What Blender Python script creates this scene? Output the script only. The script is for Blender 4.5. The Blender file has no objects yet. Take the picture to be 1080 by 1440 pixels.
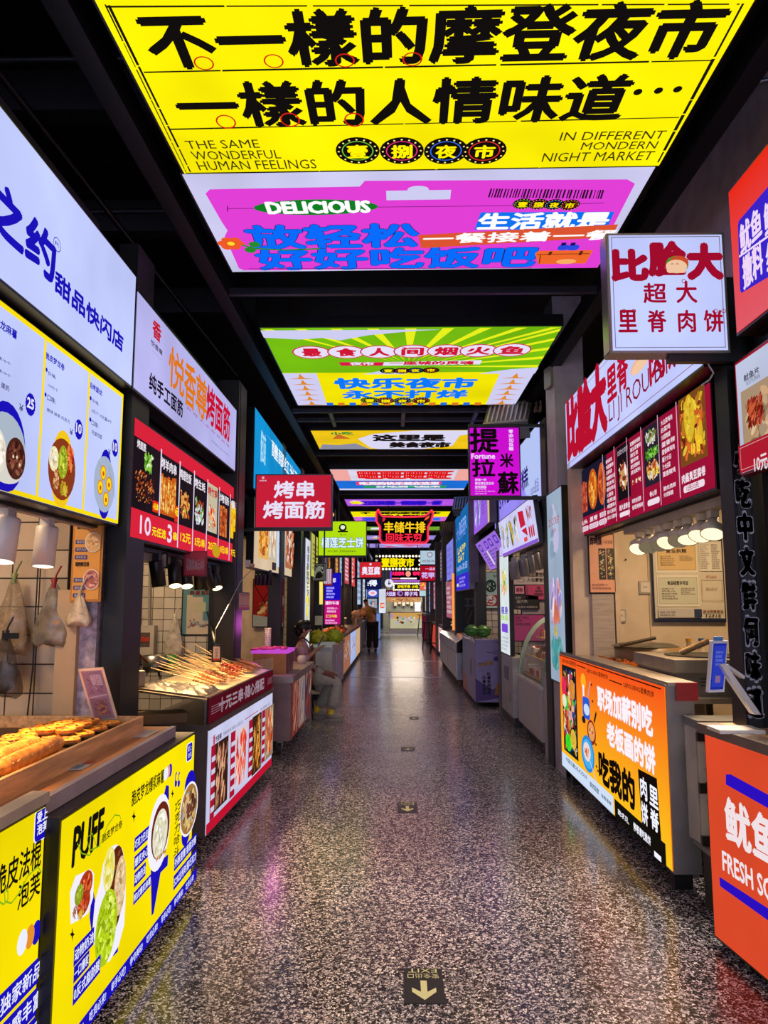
import bpy, math, random
from mathutils import Vector, Matrix
# ---------------------------------------------------------------- camera, world, exposure
SC = bpy.context.scene
COL = SC.collection
F = 1050.0; VX, VY = 556.0, 848.0; CZ = 1.55          # focal length in px of the 1080x1440 frame, corridor vanishing point, eye height
TH = math.atan((VY-720)/F); PS = math.atan((VX-540)/(F/math.cos(TH)))
ct, st, cp, sp = math.cos(TH), math.sin(TH), math.cos(PS), math.sin(PS)
FW = Vector((-sp*ct, cp*ct, st)); RT = Vector((cp, sp, 0)); UP = RT.cross(FW)
cam = bpy.data.cameras.new('camera'); camo = bpy.data.objects.new('camera', cam); COL.objects.link(camo)
cam.sensor_fit = 'VERTICAL'; cam.sensor_height = 36.0; cam.lens = 36.0*F/1440.0; cam.clip_start = .05; cam.clip_end = 200
camo.matrix_world = Matrix(((RT.x, UP.x, -FW.x, 0), (RT.y, UP.y, -FW.y, 0), (RT.z, UP.z, -FW.z, CZ), (0, 0, 0, 1)))
SC.camera = camo
wd = bpy.data.worlds.new('world'); SC.world = wd; wd.use_nodes = True
wd.node_tree.nodes['Background'].inputs[0].default_value = (.62, .66, .90, 1)
wd.node_tree.nodes['Background'].inputs[1].default_value = 5.0
SC.view_settings.view_transform = 'Standard'; SC.view_settings.look = 'None'
SC.view_settings.gamma = 1; SC.view_settings.use_curve_mapping = False
SC.view_settings.exposure = 0.0
LITK = 1.0        # radiance of the lit signs
SPOTK = 1.0       # spot lamp power factor
random.seed(7)
R = random.random
def U(a, b): return a+(b-a)*random.random()

# ---------------------------------------------------------------- measuring: a pixel seen on a real plane
def ray(px, py): return FW + RT*((px-540)/F) + UP*((720-py)/F)
def onplane(p, O, n):
    r = ray(*p); C = Vector((0, 0, CZ)); t = (O-C).dot(n)/r.dot(n); return C + r*t
def PX(x, p): return onplane(p, Vector((x, 0, 0)), Vector((1, 0, 0)))
def PY(y, p): return onplane(p, Vector((0, y, 0)), Vector((0, 1, 0)))
def PZ(z, p): return onplane(p, Vector((0, 0, z)), Vector((0, 0, 1)))

# ---------------------------------------------------------------- colours and materials
def lin(h):
    if not isinstance(h, str): return h
    h = h.lstrip('#')
    c = [int(h[i:i+2], 16)/255 for i in (0, 2, 4)]
    return tuple(x/12.92 if x <= .04045 else ((x+.055)/1.055)**2.4 for x in c)
MC = {}
def M(col, rough=.5, metal=0.0, kind='paint', var=.12, scale=6.0, bump=.0, **k):
    key = (col, rough, metal, kind, var, scale, bump, tuple(sorted(k.items())))
    if key in MC: return MC[key]
    m = bpy.data.materials.new('%s_%s' % (kind, str(col).strip('#'))); m.use_nodes = True
    nt = m.node_tree; b = nt.nodes['Principled BSDF']; c = lin(col)
    b.inputs['Roughness'].default_value = rough; b.inputs['Metallic'].default_value = metal
    tc = nt.nodes.new('ShaderNodeNewGeometry'); src = tc.outputs['Position']
    nz = nt.nodes.new('ShaderNodeTexNoise'); nz.inputs['Scale'].default_value = scale; nz.inputs['Detail'].default_value = 5
    if kind in ('wood', 'brushed'):
        mp = nt.nodes.new('ShaderNodeMapping'); mp.inputs['Scale'].default_value = (6, .5, 6) if kind == 'wood' else (1, 1, 14)
        nt.links.new(src, mp.inputs[0]); src = mp.outputs[0]
    nt.links.new(src, nz.inputs['Vector'])
    mix = nt.nodes.new('ShaderNodeMix'); mix.data_type = 'RGBA'
    lo = tuple(max(0, x*(1-var*1.6)) for x in c); hi = tuple(min(1, x*(1+var)) for x in c)
    if kind == 'wood': lo = tuple(x*.62 for x in c)
    if kind == 'food': lo = tuple(x*y for x, y in zip(c, (.62, .45, .35))); hi = tuple(min(1, x*1.15) for x in c)
    mix.inputs[6].default_value = (*lo, 1); mix.inputs[7].default_value = (*hi, 1)
    rr = nt.nodes.new('ShaderNodeMapRange'); rr.inputs[1].default_value = .32; rr.inputs[2].default_value = .68
    nt.links.new(nz.outputs[0], rr.inputs[0]); nt.links.new(rr.outputs[0], mix.inputs[0])
    nt.links.new(mix.outputs[2], b.inputs['Base Color'])
    if bump:
        bp = nt.nodes.new('ShaderNodeBump'); bp.inputs['Strength'].default_value = bump; bp.inputs['Distance'].default_value = .01
        nt.links.new(nz.outputs[0], bp.inputs['Height']); nt.links.new(bp.outputs[0], b.inputs['Normal'])
    if 'trans' in k:
        b.inputs['Transmission Weight'].default_value = k['trans']; b.inputs['IOR'].default_value = k.get('ior', 1.45)
    if 'alpha' in k: b.inputs['Alpha'].default_value = k['alpha']
    if 'coat' in k: b.inputs['Coat Weight'].default_value = k['coat']; b.inputs['Coat Roughness'].default_value = .08
    if 'sss' in k: b.inputs['Subsurface Weight'].default_value = k['sss']; b.inputs['Subsurface Scale'].default_value = .01
    MC[key] = m; return m
def EM(col, s=1.0, sample=True):
    key = ('E', col, s, sample)
    if key in MC: return MC[key]
    m = bpy.data.materials.new('glow_%s' % str(col).strip('#')); m.use_nodes = True
    nt = m.node_tree; nt.nodes.clear(); e = nt.nodes.new('ShaderNodeEmission'); o = nt.nodes.new('ShaderNodeOutputMaterial')
    # real backlit acrylic is never perfectly even: faint clouding from the tubes behind it
    g = nt.nodes.new('ShaderNodeNewGeometry'); nz = nt.nodes.new('ShaderNodeTexNoise'); nz.inputs['Scale'].default_value = 1.6
    nt.links.new(g.outputs['Position'], nz.inputs['Vector'])
    rr = nt.nodes.new('ShaderNodeMapRange'); rr.inputs[1].default_value = .3; rr.inputs[2].default_value = .7
    rr.inputs[3].default_value = .86*s; rr.inputs[4].default_value = 1.08*s
    nt.links.new(nz.outputs[0], rr.inputs[0]); nt.links.new(rr.outputs[0], e.inputs[1])
    e.inputs[0].default_value = (*lin(col), 1); nt.links.new(e.outputs[0], o.inputs[0])
    m.cycles.emission_sampling = 'AUTO' if sample else 'NONE'
    MC[key] = m; return m
def printmat(lit):
    key = ('P', lit)
    if key in MC: return MC[key]
    m = bpy.data.materials.new('backlit_print' if lit else 'paper_print'); m.use_nodes = True; nt = m.node_tree
    a = nt.nodes.new('ShaderNodeVertexColor'); a.layer_name = 'Col'
    if lit:
        b = nt.nodes['Principled BSDF']; nt.nodes.remove(b)
        e = nt.nodes.new('ShaderNodeEmission'); e.inputs[1].default_value = lit
        nt.links.new(a.outputs[0], e.inputs[0]); nt.links.new(e.outputs[0], nt.nodes['Material Output'].inputs[0])
        m.cycles.emission_sampling = 'NONE'
    else:
        b = nt.nodes['Principled BSDF']; b.inputs['Roughness'].default_value = .45
        nt.links.new(a.outputs[0], b.inputs['Base Color'])
    MC[key] = m; return m
BLACK = M('#08080a', .45, var=.3); STEEL = M('#8a8782', .32, .9, 'brushed', .15, 12); DSTEEL = M('#4a4744', .4, .8, 'brushed', .2, 10)
WHITE = M('#d8d4cf', .5); GREY = M('#6a6468', .5); DKGREY = M('#26242a', .5)
GLASS = M('#e8f0ee', .03, 0, 'glass', 0, 1, 0, trans=1.0)
PLAST = M('#c9c2b6', .25, 0, 'film', .1, 20, .5, alpha=.45)

# ---------------------------------------------------------------- mesh builder
class MB:
    def __init__(s): s.v = []; s.f = []; s.c = []; s.m = []; s.mats = []; s.cur = 0; s.sm = []
    def use(s, mat):
        if mat not in s.mats: s.mats.append(mat)
        s.cur = s.mats.index(mat); return s
    def add(s, vs, fs, cols=None, smooth=False):
        n = len(s.v); s.v += [tuple(x) for x in vs]
        for i, f in enumerate(fs):
            s.f.append(tuple(a+n for a in f)); s.m.append(s.cur); s.sm.append(smooth)
            s.c.append(cols[i] if isinstance(cols, list) else cols)
        return s
    def box(s, c, d, rz=0.0, mat=None, rx=0.0, ry=0.0):
        if mat: s.use(mat)
        x, y, z = [t/2 for t in d]
        A = [Vector((i*x, j*y, k*z)) for k in (-1, 1) for j in (-1, 1) for i in (-1, 1)]
        if rz or rx or ry:
            Q = Matrix.Rotation(rz, 3, 'Z') @ Matrix.Rotation(ry, 3, 'Y') @ Matrix.Rotation(rx, 3, 'X'); A = [Q @ a for a in A]
        c = Vector(c)
        return s.add([a+c for a in A], [(0, 2, 3, 1), (4, 5, 7, 6), (0, 1, 5, 4), (2, 6, 7, 3), (0, 4, 6, 2), (1, 3, 7, 5)])
    def bb(s, x0, x1, y0, y1, z0, z1, mat=None):
        return s.box(((x0+x1)/2, (y0+y1)/2, (z0+z1)/2), (abs(x1-x0), abs(y1-y0), abs(z1-z0)), mat=mat)
    def prism(s, pts, d, mat=None):
        if mat: s.use(mat)
        n = len(pts); d = Vector(d); P = [Vector(p) for p in pts]
        s.add(P+[p+d for p in P], [tuple(range(n-1, -1, -1)), tuple(range(n, 2*n))]+[(i, (i+1) % n, n+(i+1) % n, n+i) for i in range(n)])
        return s
    def cyl(s, p, q, r0, r1=None, n=12, mat=None, cap=True, smooth=True):
        if mat: s.use(mat)
        r1 = r0 if r1 is None else r1; p = Vector(p); q = Vector(q); d = (q-p)
        if d.length < 1e-6: return s
        d.normalize()
        a = d.orthogonal().normalized(); b = d.cross(a)
        vs = []
        for (o, r) in ((p, r0), (q, r1)):
            vs += [o + (a*math.cos(2*math.pi*i/n)+b*math.sin(2*math.pi*i/n))*r for i in range(n)]
        s.add(vs, [(i, (i+1) % n, n+(i+1) % n, n+i) for i in range(n)], smooth=smooth)
        if cap: s.add(vs, [tuple(range(n-1, -1, -1)), tuple(range(n, 2*n))])
        return s
    def tube(s, pts, r, n=6, mat=None):
        if mat: s.use(mat)
        for a, b in zip(pts[:-1], pts[1:]): s.cyl(a, b, r, n=n)
        return s
    def lathe(s, o, prof, n=16, mat=None, ax=Vector((0, 0, 1)), wob=0.0):
        if mat: s.use(mat)
        o = Vector(o); ax = Vector(ax).normalized(); a = ax.orthogonal().normalized(); b = ax.cross(a); vs = []; k = len(prof)
        for (r, z) in prof:
            for i in range(n):
                rr = r*(1+wob*math.sin(i*5.1)); vs.append(o+ax*z+(a*math.cos(2*math.pi*i/n)+b*math.sin(2*math.pi*i/n))*rr)
        fs = [(j*n+i, j*n+(i+1) % n, (j+1)*n+(i+1) % n, (j+1)*n+i) for j in range(k-1) for i in range(n)]
        s.add(vs, fs, smooth=True)
        return s
    def ball(s, c, r, n=12, m=8, mat=None, jit=0.0):
        if mat: s.use(mat)
        if not hasattr(r, '__len__'): r = (r, r, r)
        c = Vector(c); vs = []
        for j in range(m+1):
            t = math.pi*j/m
            for i in range(n):
                q = 2*math.pi*i/n; k = 1+U(-jit, jit) if 0 < j < m else 1
                vs.append(c+Vector((r[0]*math.sin(t)*math.cos(q)*k, r[1]*math.sin(t)*math.sin(q)*k, r[2]*math.cos(t)*k)))
        fs = [(j*n+i, (j+1)*n+i, (j+1)*n+(i+1) % n, j*n+(i+1) % n) for j in range(m) for i in range(n)]
        return s.add(vs, fs, smooth=True)
    def build(s, name, parent=None, mat=None, at=None, local=False):
        if not s.v: return None
        me = bpy.data.meshes.new(name)
        off = Vector(at) if at is not None else (Vector(parent['o']) if parent is not None and not local else Vector((0, 0, 0)))
        if local: off = Vector((0, 0, 0))
        me.from_pydata([Vector(v)-off for v in s.v], [], s.f); me.validate(clean_customdata=False)
        if mat: s.mats = [mat]
        for m in (s.mats or [BLACK]): me.materials.append(m)
        if len(me.polygons) == len(s.f):
            me.polygons.foreach_set('material_index', [0]*len(s.f) if mat else s.m)
            me.polygons.foreach_set('use_smooth', s.sm)
            if any(c is not None for c in s.c):
                at_ = me.color_attributes.new('Col', 'FLOAT_COLOR', 'CORNER'); buf = []
                for f, c in zip(s.f, s.c):
                    c = c or (1, 1, 1)
                    if hasattr(c[0], '__len__'):
                        for q in c: buf += [*q, 1]
                    else: buf += [c[0], c[1], c[2], 1]*len(f)
                at_.data.foreach_set('color', buf)
        o = bpy.data.objects.new(name, me); COL.objects.link(o)
        if parent is not None: o.parent = parent
        if at is not None: o.location = at; o['o'] = tuple(at)
        elif parent is not None and not local: o['o'] = tuple(parent['o'])
        else: o['o'] = (0, 0, 0)
        return o
def sub(name, mb, parent, mat=None, label=None):
    """a mesh in world coordinates put under parent, whose world place is parent['o']; parts keep their own zero offset"""
    o = mb.build(name, parent, mat)
    if o is None: return None
    if label: o['label'] = label
    return o
def thing(name, label, cat, loc=(0, 0, 0), group=None):
    o = bpy.data.objects.new(name, None); COL.objects.link(o); o.location = loc; o['o'] = tuple(loc)
    o['label'] = label; o['category'] = cat; o.empty_display_size = .1
    if group: o['group'] = group
    return o
def solo(name, mb, label, cat, at, mat=None, group=None):
    o = mb.build(name, None, mat, at=at); o['label'] = label; o['category'] = cat
    if group: o['group'] = group
    return o
def struct(name, mb, mat=None, at=(0, 0, 0)):
    o = mb.build(name, None, mat, at=at); o['kind'] = 'structure'; return o
def dup(root, loc, label=None, rz=None, scale=None):
    r = root.copy(); COL.objects.link(r); r.location = loc; r['o'] = tuple(loc)
    if rz is not None: r.rotation_euler = (0, 0, rz)
    if scale: r.scale = scale
    if label: r['label'] = label
    for ch in list(root.children):
        c = ch.copy(); COL.objects.link(c); c.parent = r
        for g in ch.children:
            d = g.copy(); COL.objects.link(d); d.parent = c
    return r

# ---------------------------------------------------------------- lettering
GL = {}
def glyphs(s):
    if s in GL: return GL[s]
    c = bpy.data.curves.new('t', 'FONT'); c.body = s; c.size = 1; c.resolution_u = 2 if len(s) > 3 else 3; c.space_character = 1.0
    o = bpy.data.objects.new('t', c); COL.objects.link(o); bpy.context.view_layer.update()
    dg = bpy.context.evaluated_depsgraph_get(); me = bpy.data.meshes.new_from_object(o.evaluated_get(dg))
    vs = [(v.co.x, v.co.y) for v in me.vertices]; fs = [tuple(p.vertices) for p in me.polygons]
    bpy.data.objects.remove(o); bpy.data.curves.remove(c); bpy.data.meshes.remove(me)
    if not vs: vs = [(0, 0), (1, 0), (1, 1)]; fs = [(0, 1, 2)]
    x0 = min(a for a, _ in vs); x1 = max(a for a, _ in vs); y0 = min(b for _, b in vs); y1 = max(b for _, b in vs)
    w = max(x1-x0, 1e-4); h = max(y1-y0, 1e-4)
    # a lone horizontal stroke keeps its slot instead of being stretched to the whole box
    if h < .3*w and len(s) == 1: y0 -= .4; h += .8
    r = ([((a-x0)/w, (b-y0)/h) for a, b in vs], fs, len(s)); GL[s] = r; return r

class Board:
    """a flat sign: casing behind, plate in front, flat print on the plate. Print is laid out on the plate's own plane."""
    def __init__(b, name, label, cat, O, u, v, w, h, base='#d8dcff', lit=1.0, th=.08, case='#101014', group=None, grad=None, parent=None):
        b.O = Vector(O); b.u = Vector(u).normalized(); b.v = Vector(v).normalized(); b.n = b.u.cross(b.v); b.w = w; b.h = h
        b.lit = lit*LITK if lit else 0; b.k = 1; b.T = MB(); b.P = MB()
        b.root = parent if parent is not None else thing(name, label, cat, b.O+b.u*w/2-b.n*th/2, group)
        bk = b.O-b.n*th
        if th:
            m = MB(); e = .012; m.prism([b.at(-e, -e, -.004), b.at(w+e, -e, -.004), b.at(w+e, h+e, -.004), b.at(-e, h+e, -.004)], -b.n*th, M(case, .35, .3))
            sub('casing', m, b.root)
        m = MB(); m.prism([b.at(0, 0, 0), b.at(w, 0, 0), b.at(w, h, 0), b.at(0, h, 0)], -b.n*.003)
        sub('face', m, b.root, EM(base, b.lit) if b.lit else M(base, .4, var=.05))
        if grad:
            n = 24
            for i in range(n):
                t0, t1 = i/n, (i+1)/n; a = [lin(grad[0])[j]*(1-t0)+lin(grad[1])[j]*t0 for j in range(3)]; c = [lin(grad[0])[j]*(1-t1)+lin(grad[1])[j]*t1 for j in range(3)]
                b.P.add([b.at(0, h*t0, .0005), b.at(w, h*t0, .0005), b.at(w, h*t1, .0005), b.at(0, h*t1, .0005)], [(0, 1, 2, 3)], [(tuple(a), tuple(a), tuple(c), tuple(c))])
    def at(b, u, v, d=0.0): return b.O+b.u*u+b.v*v+b.n*d
    def uv(b, p):
        if len(p) == 3: return (p[0]*b.w, p[1]*b.h)
        q = onplane(p, b.O, b.n)-b.O; return (q.dot(b.u), q.dot(b.v))
    def lay(b): b.k += 1; return .0006+b.k*.00022
    def poly(b, pts, col, px=True, clip=True):
        q = [b.uv(p) for p in pts] if px else pts
        if clip: q = [(min(max(x, 0), b.w), min(max(y, 0), b.h)) for x, y in q]
        d = b.lay(); b.P.add([b.at(x, y, d) for x, y in q], [tuple(range(len(q)))], [lin(col)]); return b
    def box2(b, p0, p1, rnd=0.0):
        (u0, v1), (u1, v0) = b.uv(p0), b.uv(p1)
        if u1 < u0: u0, u1 = u1, u0
        if v1 < v0: v0, v1 = v1, v0
        return u0, v0, u1, v1
    def rect(b, p0, p1, col, rnd=0.0):
        u0, v0, u1, v1 = b.box2(p0, p1)
        if rnd:
            r = rnd*min(u1-u0, v1-v0); q = []
            for cx, cy, a0 in ((u1-r, v1-r, 0), (u0+r, v1-r, 90), (u0+r, v0+r, 180), (u1-r, v0+r, 270)):
                q += [(cx+r*math.cos(math.radians(a0+t)), cy+r*math.sin(math.radians(a0+t))) for t in (0, 22, 45, 68, 90)]
        else: q = [(u0, v0), (u1, v0), (u1, v1), (u0, v1)]
        return b.poly(q, col, px=False)
    def ell(b, cx, cy, rx, ry, col=None, n=24, zig=0.0, ring=None):
        if n and isinstance(cx, tuple): (uc, vc), ru, rv = b.uv(cx), cy, rx; col = ry
        else:
            uc, vc = b.uv((cx, cy)); ru = abs(b.uv((cx+rx, cy))[0]-b.uv((cx-rx, cy))[0])/2; rv = abs(b.uv((cx, cy-ry))[1]-b.uv((cx, cy+ry))[1])/2
        q = [(uc+ru*math.cos(2*math.pi*i/n)*(1-(zig if i % 2 else 0)), vc+rv*math.sin(2*math.pi*i/n)*(1-(zig if i % 2 else 0))) for i in range(n)]
        if ring:
            d = b.lay(); q2 = [(uc+(x-uc)*(1-ring), vc+(y-vc)*(1-ring)) for x, y in q]
            b.P.add([b.at(x, y, d) for x, y in q+q2], [(i, (i+1) % n, n+(i+1) % n, n+i) for i in range(n)], lin(col)); return b
        return b.poly(q, col, px=False)
    def line(b, pts, w, col):
        q = [b.uv(p) for p in pts]; d = b.lay(); vs = []; fs = []
        for i, (x, y) in enumerate(q):
            x0, y0 = q[max(0, i-1)]; x1, y1 = q[min(len(q)-1, i+1)]; L = math.hypot(x1-x0, y1-y0) or 1
            nx, ny = -(y1-y0)/L*w/2, (x1-x0)/L*w/2; vs += [b.at(x+nx, y+ny, d), b.at(x-nx, y-ny, d)]
            if i: fs.append((2*i-2, 2*i-1, 2*i+1, 2*i))
        b.P.add(vs, fs, lin(col)); return b
    def frame(b, p0, p1, w, col):
        u0, v0, u1, v1 = b.box2(p0, p1); d = b.lay()
        for r in ((u0, v0, u1, v0+w), (u0, v1-w, u1, v1), (u0, v0, u0+w, v1), (u1-w, v0, u1, v1)):
            b.P.add([b.at(r[0], r[1], d), b.at(r[2], r[1], d), b.at(r[2], r[3], d), b.at(r[0], r[3], d)], [(0, 1, 2, 3)], lin(col))
        return b
    def text(b, s, p0, p1, col='#000000', bold=.0, out=None, outw=.0, sk=0.0, rise=0.0):
        u0, v0, u1, v1 = b.box2(p0, p1); return b._t(s, u0, v0, u1, v1, col, bold, out, outw, sk, rise)
    def _t(b, s, u0, v0, u1, v1, col, bold=0, out=None, outw=0, sk=0, rise=0):
        vs, fs, n = glyphs(s); H = v1-v0; W = u1-u0
        def put(k, c, dirs):
            d = b.lay()
            for dx, dy in dirs:
                b.T.add([b.at(u0+(x*W)+dx*k*H+sk*H*y, v0+y*H+dy*k*H+rise*W*x, d) for x, y in vs], fs, lin(c))
        D8 = [(math.cos(i*math.pi/4), math.sin(i*math.pi/4)) for i in range(8)]; D4 = [(1, 0), (-1, 0), (0, 1), (0, -1)]
        if out: put(outw, out, D8)
        put(bold, col, (D8+[(0, 0)]) if bold > .04 else (D4 if bold else [(0, 0)])); return b
    def vtext(b, s, p0, p1, col, bold=0.0):
        u0, v0, u1, v1 = b.box2(p0, p1); n = len(s); h = (v1-v0)/n
        for i, c in enumerate(s): b._t(c, u0, v1-(i+.92)*h, u1, v1-(i+.08)*h, col, bold)
        return b
    def lines(b, p0, p1, n, col, words='香甜浓郁现烤美味原味特色招牌小吃', bold=0):
        u0, v0, u1, v1 = b.box2(p0, p1); h = (v1-v0)/n
        for i in range(n):
            k = random.randint(3, 6); a = random.randint(0, len(words)-k); b._t(words[a:a+k], u0, v1-(i+.85)*h, u0+(u1-u0)*U(.6, 1), v1-(i+.15)*h, col, bold)
        return b
    def mot(b, cx, cy, rx, ry, pal, n=60, size=.22, base=None, shape='ell', asp=1.6, ang=None):
        """mottled food photo: overlapping dabs of the food's own colours inside an ellipse or rectangle"""
        if isinstance(cx, tuple):
            u0, v0, u1, v1 = b.box2(cx, cy); pal, n, size, base = rx, ry, (pal if isinstance(pal, float) else .22), base; return b
        uc, vc = b.uv((cx, cy)); ru = abs(b.uv((cx+rx, cy))[0]-b.uv((cx-rx, cy))[0])/2; rv = abs(b.uv((cx, cy-ry))[1]-b.uv((cx, cy+ry))[1])/2
        return b._mot(uc, vc, ru, rv, pal, n, size, base, shape, asp, ang)
    def photo(b, p0, p1, pal, n=80, size=.16, base='#1a1216', shape='rect', asp=1.8, ang=None):
        u0, v0, u1, v1 = b.box2(p0, p1)
        return b._mot((u0+u1)/2, (v0+v1)/2, (u1-u0)/2, (v1-v0)/2, pal, n, size, base, shape, asp, ang)
    def _mot(b, uc, vc, ru, rv, pal, n, size, base, shape, asp, ang):
        if base:
            if shape == 'ell': b.poly([(uc+ru*math.cos(i*math.pi/12), vc+rv*math.sin(i*math.pi/12)) for i in range(24)], base, px=False)
            else: b.poly([(uc-ru, vc-rv), (uc+ru, vc-rv), (uc+ru, vc+rv), (uc-ru, vc+rv)], base, px=False)
        mn = min(ru, rv); d0 = b.lay()
        for i in range(n):
            s_ = mn*size*U(.5, 1.3); mu, mv = max(ru-s_*1.25, ru*.2), max(rv-s_*1.25, rv*.2)
            if shape == 'ell':
                t = U(0, 6.283); k = math.sqrt(R()); x = uc+mu*k*math.cos(t); y = vc+mv*k*math.sin(t)
            else: x = uc+U(-mu, mu); y = vc+U(-mv, mv)
            a = (U(0, 3.14) if ang is None else ang+U(-.25, .25)); ca, sa = math.cos(a), math.sin(a); c = lin(random.choice(pal)); g = U(.75, 1.2)
            q = []
            for j in range(7):
                e = 2*math.pi*j/7; px_, py_ = s_*asp*.62*math.cos(e), s_/asp*.9*math.sin(e)
                if asp*s_*.62 > mn: px_ *= .6
                xx, yy = x+px_*ca-py_*sa, y+px_*sa+py_*ca
                q.append((min(max(xx, uc-ru), uc+ru), min(max(yy, vc-rv), vc+rv)))
            dd = d0+i*.000012
            b.P.add([b.at(xx, yy, dd) for xx, yy in q], [tuple(range(7))], [tuple(min(1, z*g) for z in c)])
        b.k += 1+int(n*.06); return b
    def done(b):
        pm = printmat(b.lit)
        sub('picture', b.P, b.root, pm); sub('lettering', b.T, b.root, pm); return b
def bx(name, label, cat, X, ya, yb, z0, z1, **k):
    if X < 0: return Board(name, label, cat, (X, ya, z0), (0, 1, 0), (0, 0, 1), yb-ya, z1-z0, **k)
    return Board(name, label, cat, (X, yb, z0), (0, -1, 0), (0, 0, 1), yb-ya, z1-z0, **k)
def bxp(name, label, cat, X, p0, p1, **k):
    a, c = PX(X, p0), PX(X, p1); return bx(name, label, cat, X, min(a.y, c.y), max(a.y, c.y), min(a.z, c.z), max(a.z, c.z), **k)
def by(name, label, cat, Y, x0, x1, z0, z1, **k): return Board(name, label, cat, (x0, Y, z0), (1, 0, 0), (0, 0, 1), x1-x0, z1-z0, **k)
def byp(name, label, cat, Y, p0, p1, **k):
    a, c = PY(Y, p0), PY(Y, p1); return by(name, label, cat, Y, a.x, c.x, c.z, a.z, **k)
def bv(name, label, cat, A, B, z0, z1, **k):
    A = Vector((A[0], A[1], z0)); B = Vector((B[0], B[1], z0)); return Board(name, label, cat, A, B-A, (0, 0, 1), (B-A).length, z1-z0, **k)
def N(u, v): return (u, v, 0)
def hang(b, z=4.75):
    y = b.O.y+.06; m = MB()
    for u in (.15, .85): x = b.O.x+b.w*u; m.bb(x-.012, x+.012, y-.012, y+.012, b.O.z+b.h*.9, z)
    sub('suspension_rod', m, b.root, BLACK)
MEAT = ['#7a2e16', '#a8481f', '#c96a2e', '#5a1c0e', '#e08a4a', '#8c3a1c', '#d9542a']
GOLD = ['#f2b53a', '#d98a22', '#ffd95a', '#b8641a', '#f7c766', '#8a4a14']
SALAD = ['#6ab023', '#9ad13c', '#f0e6d0', '#c22a1e', '#e8b84a', '#2f6a1a', '#7a3018', '#f5f0e8']
CREAM = ['#f4ead2', '#e8d8b0', '#fff6e2', '#d9c090']
CHOC = ['#5a2c22', '#3c1a16', '#7a4030', '#8a5640']
# ================================================================ THE SETTING
def floor_mat():
    m = bpy.data.materials.new('terrazzo'); m.use_nodes = True; nt = m.node_tree; b = nt.nodes['Principled BSDF']; N_ = nt.nodes.new; L = nt.links.new
    g = N_('ShaderNodeNewGeometry')
    wn = N_('ShaderNodeTexNoise'); wn.inputs['Scale'].default_value = 26; wn.inputs['Detail'].default_value = 2; L(g.outputs['Position'], wn.inputs['Vector'])
    wm = N_('ShaderNodeVectorMath'); wm.operation = 'MULTIPLY_ADD'; wm.inputs[1].default_value = (.035, .035, 0); L(wn.outputs['Color'], wm.inputs[0]); L(g.outputs['Position'], wm.inputs[2])
    def chips(scale, dens, soft):
        v = N_('ShaderNodeTexVoronoi'); v.inputs['Scale'].default_value = scale; L(wm.outputs[0], v.inputs['Vector'])
        e = N_('ShaderNodeTexVoronoi'); e.feature = 'DISTANCE_TO_EDGE'; e.inputs['Scale'].default_value = scale; L(wm.outputs[0], e.inputs['Vector'])
        sp_ = N_('ShaderNodeSeparateColor'); L(v.outputs['Color'], sp_.inputs[0])
        a = N_('ShaderNodeMath'); a.operation = 'LESS_THAN'; a.inputs[1].default_value = dens; L(sp_.outputs[0], a.inputs[0])
        c = N_('ShaderNodeMath'); c.operation = 'GREATER_THAN'; c.inputs[1].default_value = soft; L(e.outputs['Distance'], c.inputs[0])
        t = N_('ShaderNodeMath'); t.operation = 'MULTIPLY'; L(a.outputs[0], t.inputs[0]); L(c.outputs[0], t.inputs[1]); return t, sp_
    t1, s1 = chips(84, .56, .11); t2, s2 = chips(190, .38, .10)
    cr = N_('ShaderNodeValToRGB'); L(s1.outputs[1], cr.inputs[0]); cr.color_ramp.interpolation = 'CONSTANT'
    el = cr.color_ramp.elements; el[0].color = (*lin('#e6e0e8'), 1); el[1].position = .3; el[1].color = (*lin('#c8c0ca'), 1)
    for p, c in ((.55, '#f6f0f4'), (.75, '#a8a0aa'), (.9, '#dccdcc')): q = el.new(p); q.color = (*lin(c), 1)
    bg = N_('ShaderNodeMix'); bg.data_type = 'RGBA'; bg.inputs[6].default_value = (*lin('#1d191b'), 1); bg.inputs[7].default_value = (*lin('#9a929c'), 1); L(t2.outputs[0], bg.inputs[0])
    mx = N_('ShaderNodeMix'); mx.data_type = 'RGBA'; L(t1.outputs[0], mx.inputs[0]); L(bg.outputs[2], mx.inputs[6]); L(cr.outputs[0], mx.inputs[7])
    # worn and grubby patches
    dn = N_('ShaderNodeTexNoise'); dn.inputs['Scale'].default_value = 2.2; dn.inputs['Detail'].default_value = 6; L(g.outputs['Position'], dn.inputs['Vector'])
    dr = N_('ShaderNodeMapRange'); dr.inputs[1].default_value = .35; dr.inputs[2].default_value = .7; dr.inputs[3].default_value = .74; dr.inputs[4].default_value = 1.0; L(dn.outputs[0], dr.inputs[0])
    dm = N_('ShaderNodeMix'); dm.data_type = 'RGBA'; dm.blend_type = 'MULTIPLY'; dm.inputs[0].default_value = 1; L(mx.outputs[2], dm.inputs[6]); L(dr.outputs[0], dm.inputs[7])
    L(dm.outputs[2], b.inputs['Base Color'])
    ro = N_('ShaderNodeMapRange'); ro.inputs[3].default_value = .25; ro.inputs[4].default_value = .15; L(dn.outputs[0], ro.inputs[0]); L(ro.outputs[0], b.inputs['Roughness'])
    bp = N_('ShaderNodeBump'); bp.inputs['Strength'].default_value = .12; bp.inputs['Distance'].default_value = .002; L(t1.outputs[0], bp.inputs['Height']); L(bp.outputs[0], b.inputs['Normal'])
    b.inputs['Specular IOR Level'].default_value = .6
    return m
struct('floor', MB().bb(-4, 4, -7, 47, -.1, 0), floor_mat())
CEILM = M('#07070b', .6, var=.4, scale=2)
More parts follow.
